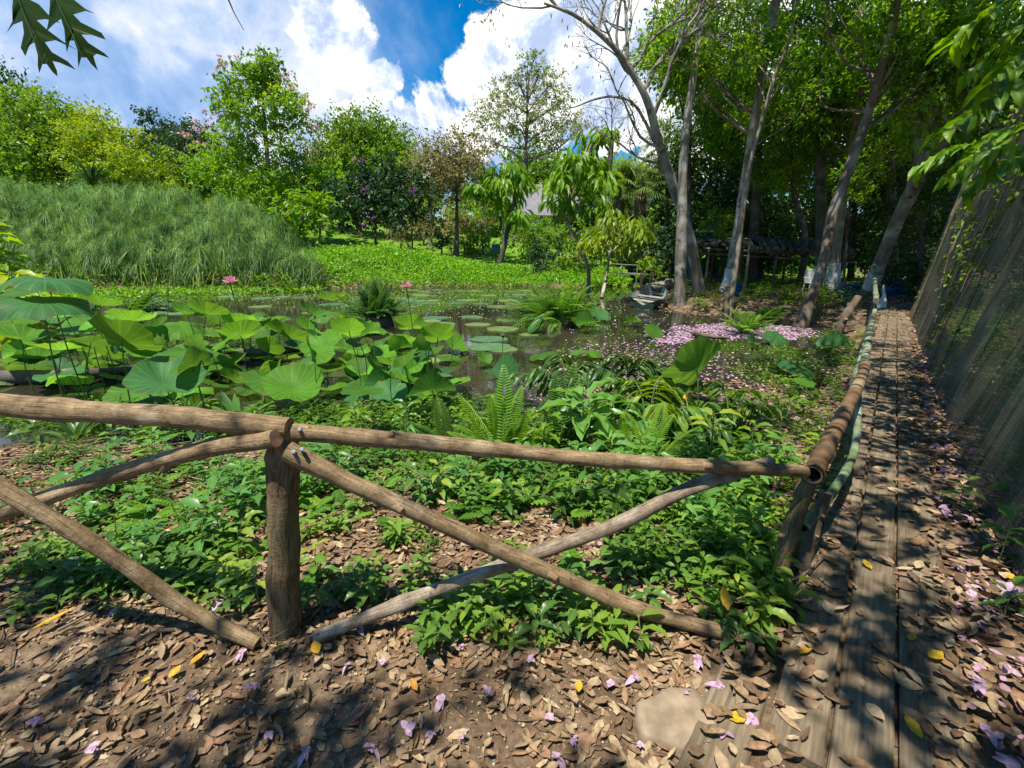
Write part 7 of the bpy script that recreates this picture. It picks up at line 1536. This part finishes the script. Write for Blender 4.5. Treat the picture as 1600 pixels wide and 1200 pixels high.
# patches given by picture position (x, y, radius in metres, number)
def patches(lst, seed):
    g = np.random.default_rng(seed); out_ = []
    for (px, py, r, n) in lst:
        c = onz(px, py, 0)[:2]; n = max(3, int(n * .58)); q = c + g.normal(0, r * .36, (n, 2)); out_.append(q)
    P = np.vstack(out_); s, r = sside(P); return P[(pond_sd(P) > -.35) & ~((r > -.06) & (r < .6))]
PA = patches([(250, 880, .35, 60), (330, 860, .35, 60), (300, 920, .3, 45), (150, 900, .35, 45), (60, 890, .3, 35), (380, 930, .2, 25), (560, 920, .25, 36), (490, 830, .25, 18), (620, 840, .12, 10), (700, 940, .25, 36), (760, 960, .25, 42), (830, 930, .25, 36), (880, 960, .22, 36), (680, 985, .16, 18), (940, 980, .2, 26),
              (1000, 900, .3, 46), (1080, 880, .3, 60), (1150, 900, .3, 64), (1190, 940, .2, 36), (1140, 860, .3, 44), (1170, 800, .3, 40), (1060, 830, .3, 30), (1210, 980, .12, 12), (1150, 985, .15, 16), (1260, 930, .14, 16), (1255, 960, .12, 10), (1290, 800, .2, 22), (1310, 740, .2, 18),
              (700, 770, .35, 50), (760, 780, .35, 50), (790, 800, .2, 20), (620, 755, .3, 30), (560, 740, .35, 36), (840, 760, .35, 44), (900, 790, .35, 46), (980, 790, .35, 46), (1050, 770, .4, 50), (1120, 770, .35, 40), (500, 760, .3, 26), (1200, 740, .3, 36), (1230, 830, .25, 24), (1130, 740, .3, 30), (960, 750, .3, 34), (60, 960, .15, 8)], 741)
cover('ground_cover', 'low glossy leafy ground cover behind and under the log fence', PA, PR_A, M['seedling'], 742)
PB = np.vstack([patches([(100, 720, .6, 60), (250, 730, .6, 60), (350, 760, .5, 40), (200, 800, .5, 40), (60, 800, .5, 40), (330, 820, .4, 30), (600, 700, .6, 220), (520, 690, .5, 150), (680, 720, .5, 150), (450, 760, .4, 40), (780, 740, .4, 90), (850, 730, .4, 90), (1000, 740, .5, 110), (1100, 730, .5, 110), (1180, 720, .4, 90), (620, 660, .5, 130), (560, 665, .5, 110), (1000, 860, .25, 20), (640, 850, .15, 14)], 743)])
cover('ground_cover', 'small leaved ground cover between the log fence and the pond', PB, PR_B, M['ground_leaf'], 744, (.7, 1.5))
PC = strip(260, .2, 12, 1.05, 1.6, 745); cover('ground_cover', 'leafy weeds along the foot of the netting', PC, PR_A, M['ground_leaf'], 746, (.8, 1.8))
PD = near_pts(1500, 3.0, 26, 13.5, 27, 747); PD = PD[(pond_sd(PD) > .3)]; s, r = sside(PD); PD = PD[~((r > -.5) & (r < 1.5))]; cover('ground_cover', 'shady weeds on the mud bank under the right hand trees', PD, PR_B, M['ground_leaf'], 748, (1.5, 5))
PE = onwater([(640, 640), (700, 620), (860, 660), (960, 690), (1130, 680), (1180, 690), (1110, 704), (930, 706), (790, 724), (690, 700)], 420, 749)[:, :2]
cover('ground_cover', 'leafy marsh plants growing in the wet edge of the pond', PE, PR_A + PR_B, M['ground_leaf'], 750, (.8, 1.9), floor=WATER + .02)
PF = np.vstack([onwater([(430, 690), (450, 640), (560, 640), (700, 650), (690, 700), (560, 702)], 300, 753)[:, :2], onwater([(0, 690), (0, 650), (250, 640), (430, 660), (430, 690)], 240, 754)[:, :2]])
cover('ground_cover', 'marsh weeds among the lotus stems just behind the top rail', PF, PR_B, M['ground_leaf'], 755, (.9, 2.0), floor=WATER + .02)

def grass_proto(g, n, L, W):
    mb = MB()
    for k in range(n):
        a = g.uniform(0, 6.283); e = g.uniform(.5, 1.4); strap(mb, [g.normal(0, .01), g.normal(0, .01), 0], [math.cos(a) * math.cos(e), math.sin(a) * math.cos(e), math.sin(e)], L * g.uniform(.5, 1.2), W, g.uniform(.3, 1.3), 5, .5)
    V = np.concatenate(mb.v); F = np.concatenate([f for f, _, _ in mb.f]); F = np.vstack([F[:, [0, 1, 2]], F[:, [0, 2, 3]]]); return V, F, np.concatenate(mb.uv)
def sprig_proto(g, n, L):
    mb = MB()
    for k in range(n):
        a = g.uniform(0, 6.283); e = g.uniform(.2, 1.1); frond(mb, [0, 0, 0], [math.cos(a) * math.cos(e), math.sin(a) * math.cos(e), math.sin(e)], L * g.uniform(.6, 1.2), L * .28, g.uniform(.4, 1.2), 8, .5, pw=.9)
    fs = [f for f, _, _ in mb.f]; T3 = [f if f.shape[1] == 3 else np.vstack([f[:, [0, 1, 2]], f[:, [0, 2, 3]]]) for f in fs]; V = np.concatenate(mb.v); return V, np.vstack(T3), np.zeros((len(V), 3))
PR_C = [grass_proto(gp, 9, .16, .006) for _ in range(3)] + [sprig_proto(gp, 4, .16) for _ in range(3)]
PG = patches([(250, 760, .9, 40), (450, 780, .8, 30), (650, 760, .8, 40), (850, 780, .8, 36), (1050, 790, .8, 40), (1180, 860, .5, 26), (150, 850, .7, 30), (350, 880, .6, 24), (900, 950, .3, 14), (1100, 930, .4, 22), (1190, 930, .2, 14)], 756)
PG = PG[PG[:, 1] > 1.85]
cover('ground_cover', 'grass tufts and feathery sprigs among the ground cover behind the log fence', PG, PR_C, M['fern'], 757, (.7, 1.5))
PH = patches([(200, 780, .9, 34), (500, 740, .8, 34), (760, 750, .8, 40), (980, 760, .8, 40), (1150, 760, .6, 34), (320, 840, .5, 18), (1100, 840, .3, 14)], 758)
cover('ground_cover', 'taller leafy sprouts scattered through the ground cover behind the log fence', PH, [seedling_proto(gp, .28, 12, .11, .42), seedling_proto(gp, .22, 9, .13, .5), seedling_proto(gp, .33, 14, .10, .34)], M['broad'], 759, (.6, 1.2))
# individual leafy seedlings that stand out
SD = [(790, 800, .24, 11, .11, 'seedling', 'pale leafy seedling standing above the litter behind the top rail, centre'), (660, 790, .30, 12, .13, 'glossy', 'leafy seedling under the middle of the top rail'), (690, 780, .26, 10, .12, 'seedling', 'bright seedling just right of the one under the middle of the top rail'), (560, 760, .22, 9, .11, 'glossy', 'seedling right of the post, behind the long brace'),
      (915, 925, .14, 9, .09, 'broad', 'light green seedling growing through the crossed braces'), (1190, 985, .18, 10, .10, 'seedling', 'glossy seedling at the foot of the corner post beside the yellow leaf'), (1235, 960, .20, 10, .10, 'seedling', 'leafy seedling right of the corner post foot'), (1150, 1015, .10, 7, .10, 'glossy', 'dark seedling at the lower end of the right brace'), (1110, 860, .22, 12, .09, 'fern', 'yellow green sprig near the corner post'),
      (900, 985, .16, 10, .10, 'glossy', 'dark glossy seedling below the long brace, centre'), (840, 1000, .13, 9, .10, 'glossy', 'dark seedling at the front of the patch below the crossed braces'), (720, 985, .14, 9, .10, 'glossy', 'dark seedling left of the patch below the crossed braces'), (670, 990, .09, 6, .08, 'glossy', 'small seedling in the litter right of the post foot'), (575, 945, .14, 9, .10, 'glossy', 'dark leafy seedling between the post and the rising brace'), (500, 900, .2, 9, .10, 'seedling', 'seedling right behind the fence post'),
      (405, 945, .16, 7, .09, 'seedling', 'seedling left at the foot of the fence post'), (385, 860, .22, 9, .11, 'seedling', 'upright seedling with large leaves left of the fence post'), (290, 900, .18, 11, .11, 'glossy', 'dark leafy clump behind the left slanting brace'), (230, 915, .16, 11, .11, 'glossy', 'bluish green leafy clump on the near side of the left brace'), (110, 930, .14, 9, .11, 'glossy', 'leafy clump at the left with broad blades'), (60, 905, .18, 10, .11, 'seedling', 'lighter leafy seedling at the far left under the brace'), (60, 690, .3, 14, .16, 'glossy', 'dark leafy plant at the left behind the top rail'), (180, 690, .22, 10, .13, 'broad', 'low leafy plant behind the left top rail'),
      (1560, 880, .26, 12, .15, 'glossy', 'dark leafy plant at the right edge below the netting'), (1590, 830, .3, 12, .16, 'glossy', 'leafy plant cut by the right edge under the netting'), (1500, 800, .22, 9, .13, 'seedling', 'bluish leaved seedling at the foot of the netting'), (1570, 960, .16, 9, .10, 'glossy', 'shady weed at the lower right edge'), (1300, 770, .30, 10, .10, 'glossy', 'climbing leafy stem beside the green bamboo rail'), (1318, 720, .3, 10, .09, 'glossy', 'leafy stem under the brown bamboo handrail'),
      (560, 800, .14, 9, .08, 'seedling', 'little seedling in the litter behind the long brace'), (620, 850, .12, 10, .08, 'fern', 'bright small seedling in the litter left of the brace crossing'), (1010, 950, .14, 9, .09, 'glossy', 'seedling under the right half of the long brace')]
for i, (x, y, h, n, L, mm, lab) in enumerate(SD):
    b = onz(x, y, 0); b[2] = gz1(b[0], b[1]) - .01; broadleaf('seedling', lab, b, h, n, L, .44, M[mm], 760 + i, stemr=.0035, droop=.2)
# stick plants: small bright seedling tufts are in the ground cover above

# fallen blossoms on the ground (each a crumpled trumpet flower)
def blossom_mesh(seed):
    g = np.random.default_rng(seed); mb = MB()
    for j in range(5):
        a = j * 1.257 + g.normal(0, .15); d = np.array([math.cos(a), math.sin(a), g.uniform(-.1, 1.3)]); strap(mb, [g.normal(0, .004), g.normal(0, .004), .012], d, .034 * g.uniform(.55, 1.3), .034 * g.uniform(.7, 1.2), g.uniform(.2, 2.6), 7, g.random())
    tube(mb, [[0, 0, .014], [-.012, .004, .008], [-.026, .008, .006]], [.007, .005, .003], 7, g.random()); return mb
bls = [];
for v in range(4): o = blossom_mesh(800 + v).build('blossom', M['petal']); bls.append(o.data); bpy.data.objects.remove(o)
BP = [(380, 1030), (395, 1082), (600, 1045), (545, 1050), (690, 1105), (672, 1162), (725, 1165), (580, 1185), (480, 1190), (1070, 1090), (955, 1075), (990, 1065), (1120, 1080), (1170, 1130), (900, 1165), (345, 955), (180, 965), (240, 935), (1040, 1110), (830, 1045), (1090, 1040), (1010, 1010), (1175, 1010), (1060, 830), (950, 790), (1025, 820), (1050, 835), (1110, 925), (720, 1020), (760, 1090), (860, 1130), (640, 1150), (300, 1105), (60, 1135), (1000, 1170), (1130, 1160), (870, 1195), (1105, 1170), (650, 880), (960, 770), (560, 990), (420, 1160), (150, 1180)]
for i, (x, y) in enumerate(BP):
    p = onz(x, y, 0); p[2] = gz1(p[0], p[1]) + .025; o = bpy.data.objects.new('blossom', bls[i % 4]); COL.objects.link(o); o.location = tuple(p); o.rotation_euler = (rng.normal(0, .4), rng.normal(0, .4), rng.uniform(0, 6.28)); s_ = rng.uniform(.5, .9); o.scale = (s_,) * 3
    tag(o, 'crumpled pink trumpet blossom lying on the dead leaves around the log fence', 'blossom', 'fallen pink blossoms around the log fence')
for i in range(60):
    s_, r_ = rng.uniform(.0, 9), rng.uniform(.58, .95); p = path(s_, r_, .06); o = bpy.data.objects.new('blossom', bls[i % 4]); COL.objects.link(o); o.location = tuple(p); o.rotation_euler = (rng.normal(0, .5), rng.normal(0, .5), rng.uniform(0, 6.28)); q = rng.uniform(.6, 1.0); o.scale = (q,) * 3
    tag(o, 'wilted pink blossom lying in the leaf drift between boardwalk and netting', 'blossom', 'fallen blossoms along the netting')
for i in range(70):
    x, y = rng.uniform(1120, 1260), rng.uniform(600, 665); p = onz(x, y, WATER + .03); o = bpy.data.objects.new('blossom', bls[i % 4]); COL.objects.link(o); o.location = tuple(p); o.rotation_euler = (rng.normal(0, .4), rng.normal(0, .4), rng.uniform(0, 6.28)); q = rng.uniform(.7, 1.1); o.scale = (q,) * 3
    tag(o, 'pink blossom fallen on the muddy shallows beside the bamboo handrail', 'blossom', 'fallen blossoms on the muddy shallows')
# single coloured leaves that catch the eye
def one_leaf(px, py, z, L, W, mat, rnd, label, ang, up=(0, 0, 1), tilt=.1):
    p = onz(px, py, z); mb = MB(); leaves(mb, [p], [[math.cos(ang), math.sin(ang), tilt]], [up], L, L * W, CURL, [rnd], smooth=True); o = mb.build('fallen_leaf', mat, origin=p); o.location = tuple(p); tag(o, label, 'leaf')
M['red_leaf'] = rampmat('reddish_fallen_leaf', [(.28, .07, .05), (.36, .12, .07)], .6)
for a in [(50, 985, .03, .15, .28, 'yellow_leaf', .6, 'long pale yellow leaf at the left on the bare soil', .9), (264, 1060, .03, .055, .7, 'yellow_leaf', .55, 'bright yellow leaf lying on bare soil left of the post', 1.4), (296, 1040, .03, .07, .5, 'yellow_leaf', .1, 'orange leaf beside the bright yellow leaf', 1.2), (420, 1018, .03, .07, .4, 'yellow_leaf', .4, 'yellow leaf at the foot of the left brace', .4), (497, 1022, .04, .07, .6, 'yellow_leaf', .2, 'ochre leaf right at the lower end of the rising brace', 2.2), (652, 1080, .03, .06, .4, 'yellow_leaf', .9, 'orange brown leaf in the middle of the bare path', 2.2), (550, 1130, .03, .08, .4, 'red_leaf', .3, 'dark red leaf on the path below the post', 1.1), (220, 1065, .02, .035, .7, 'yellow_leaf', .5, 'small yellowish leaf on bare soil', .5),
          (1137, 955, .22, .10, .4, 'yellow_leaf', .15, 'orange leaf caught upright in the plants at the right brace end', 1.55), (1140, 1125, .03, .07, .7, 'yellow_leaf', .5, 'yellow brown leaf at the lower edge near the boardwalk', .2), (904, 1082, .03, .05, .6, 'yellow_leaf', .6, 'yellow leaf in the litter right of centre', 1.4), (1240, 1020, .05, .08, .4, 'yellow_leaf', .1, 'orange leaf at the boardwalk corner', .1), (1452, 1028, .055, .07, .75, 'yellow_leaf', .35, 'round ochre leaf lying on the right plank', .3), (1440, 1155, .055, .08, .5, 'yellow_leaf', .6, 'pale yellow green leaf at the lower end of the boardwalk', 1.5), (1420, 1000, .05, .05, .6, 'yellow_leaf', .3, 'brown yellow leaf on the middle plank', .5), (1362, 890, .05, .07, .5, 'yellow_leaf', .4, 'yellowish leaf on the left plank', 1.5), (967, 855, .05, .06, .5, 'yellow_leaf', .1, 'orange leaf in the lit litter under the right brace', 2.5), (735, 940, .05, .06, .5, 'yellow_leaf', .15, 'orange leaf left of the brace crossing', .3), (1578, 905, .1, .05, .6, 'yellow_leaf', .3, 'small yellow leaf in the shade at the right edge', .6)]:
    one_leaf(a[0], a[1], a[2], a[3], a[4], M[a[5]], a[6], a[7], a[8], (0, -1, .2) if 'upright' in a[7] else (0, 0, 1), .9 if 'upright' in a[7] else .08)
# flat stone, sticks
st = MB(); c = onz(1062, 1128, 0); k = 12; a = np.linspace(0, 6.283, k, endpoint=False); g = np.random.default_rng(4); rr = .15 * (1 + g.normal(0, .10, k)); V = []
for f, z in ((1.03, -.03), (1.0, .012), (.93, .022), (.5, .026)): V += [(c[0] + rr[j] * f * math.cos(a[j]) * 1.1, c[1] + rr[j] * f * math.sin(a[j]) * .8, z + g.normal(0, .002)) for j in range(k)]
V.append((c[0], c[1], .026)); F = [np.array([[q * k + j, q * k + (j + 1) % k, (q + 1) * k + (j + 1) % k, (q + 1) * k + j] for q in range(3) for j in range(k)]), np.array([[3 * k + j, 3 * k + (j + 1) % k, 4 * k] for j in range(k)])]
st.add(V, F, smooth=True); M['stone'] = plainmat('flat_stone', (.26, .195, .125), .9, .35, 14); o = st.build('flat_stone', M['stone'], origin=c); o.location = tuple(c); tag(o, 'flat pale stone slab set in the soil near the boardwalk end', 'stone')
for i, (pts, r, lab) in enumerate([([onz(215, 1000, .02), onz(255, 985, .03), onz(305, 985, .02)], .011, 'dark stick lying beside the lower end of the left brace'), ([onz(90, 985, .02), onz(130, 965, .03), onz(165, 945, .02)], .007, 'thin pale twig lying at the left'), ([onz(1140, 940, .02), onz(1240, 905, .09), onz(1290, 870, .05)], .005, 'thin twig at the foot of the corner post'), ([onz(20, 760, -.05), onz(90, 765, -.04), onz(170, 750, -.06)], .012, 'pale reed stalk lying behind the left braces'), ([onz(60, 790, -.03), onz(85, 800, .05), onz(95, 770, .1)], .012, 'broken pale stalk standing behind the left brace')]):
    pole(None, 'stick', pts, r, r * .6, M['fence_grey'], 7, 12, .1, 1) if False else None
    root = thing('stick', lab, 'stick', pts[0]); pole(root, 'wood', pts, r, r * .6, M['bark_dark'] if 'dark' in lab else M['fence_grey'], 7, 12, .1, 1)
# plants and litter on the slope between boardwalk and pond
P = strip(700, .6, 13, -1.5, -.10, 770); P = P[np.random.default_rng(2).random(len(P)) < .75]; cover('ground_cover', 'weeds on the slope between the bamboo handrail and the pond', P, PR_A + PR_B, M['ground_leaf'], 771, (.8, 1.8))
litter('leaf_litter', 'dead leaves on the slope beside the bamboo handrail', strip(1800, .3, 13, -1.3, -.02, 772), .085, .42, M['litter'], 773, zs=.03)
litter('fallen_petals', 'pink petals on the slope beside the bamboo handrail', strip(700, .5, 10, -1.3, -.1, 774), .05, .8, M['petal_dry'], 775, zs=.04, cat='petals')
Pm = onwater([(1095, 675), (1135, 615), (1200, 598), (1270, 615), (1225, 672), (1160, 700)], 420, 776)[:, :2]; litter('leaf_litter', 'dead leaves and petals on the mud bank beside the handrail', Pm, .075, .5, M['litter'], 777, floor=WATER + .02, zs=.03)

# twigs in the litter
mb = MB(); g = np.random.default_rng(41)
for q in range(260):
    p = g.uniform((-3.2, .6), (1.6, 3.0)); a = g.uniform(0, 6.283); l = g.uniform(.05, .22); z = gz1(p[0], p[1]) + .012; d = np.array([math.cos(a), math.sin(a), g.normal(0, .05)]) * l; b = np.array([p[0], p[1], z])
    tube(mb, spline([b, b + d * .5 + g.normal(0, .008, 3), b + d], 5), np.linspace(.0028, .0014, 5) * g.uniform(.6, 1.5), 5, g.random(), cap=False)
tag(mb.build('twigs', M['stem_brown']), 'thin broken twigs mixed into the dead leaves around the log fence', 'twigs', kind='stuff')

# dry reed stalks lying behind the left rail
mb = MB(); g = np.random.default_rng(43)
for q in range(150):
    c = onz(g.uniform(-60, 330), g.uniform(705, 800), -.05); a = g.normal(.1, .5); l = g.uniform(.15, .6); z = gz1(c[0], c[1]) + g.uniform(.01, .05); d = np.array([math.cos(a), math.sin(a), g.normal(0, .06)]) * l
    tube(mb, spline([[c[0], c[1], z], np.array([c[0], c[1], z]) + d * .5 + g.normal(0, .01, 3), np.array([c[0], c[1], z]) + d], 5), np.linspace(.005, .003, 5) * g.uniform(.6, 1.6), 5, g.random(), cap=False)
tag(mb.build('dry_stalks', M['litter']), 'pale dry reed stalks strewn on the ground behind the left rail', 'stalks', kind='stuff')
PK = strip(900, 1, 16, 1.3, 4.5, 778); cover('ground_cover', 'shady greenery on the ground behind the netting', PK, PR_A + PR_B, M['ground_leaf'], 779, (1.2, 3.5))
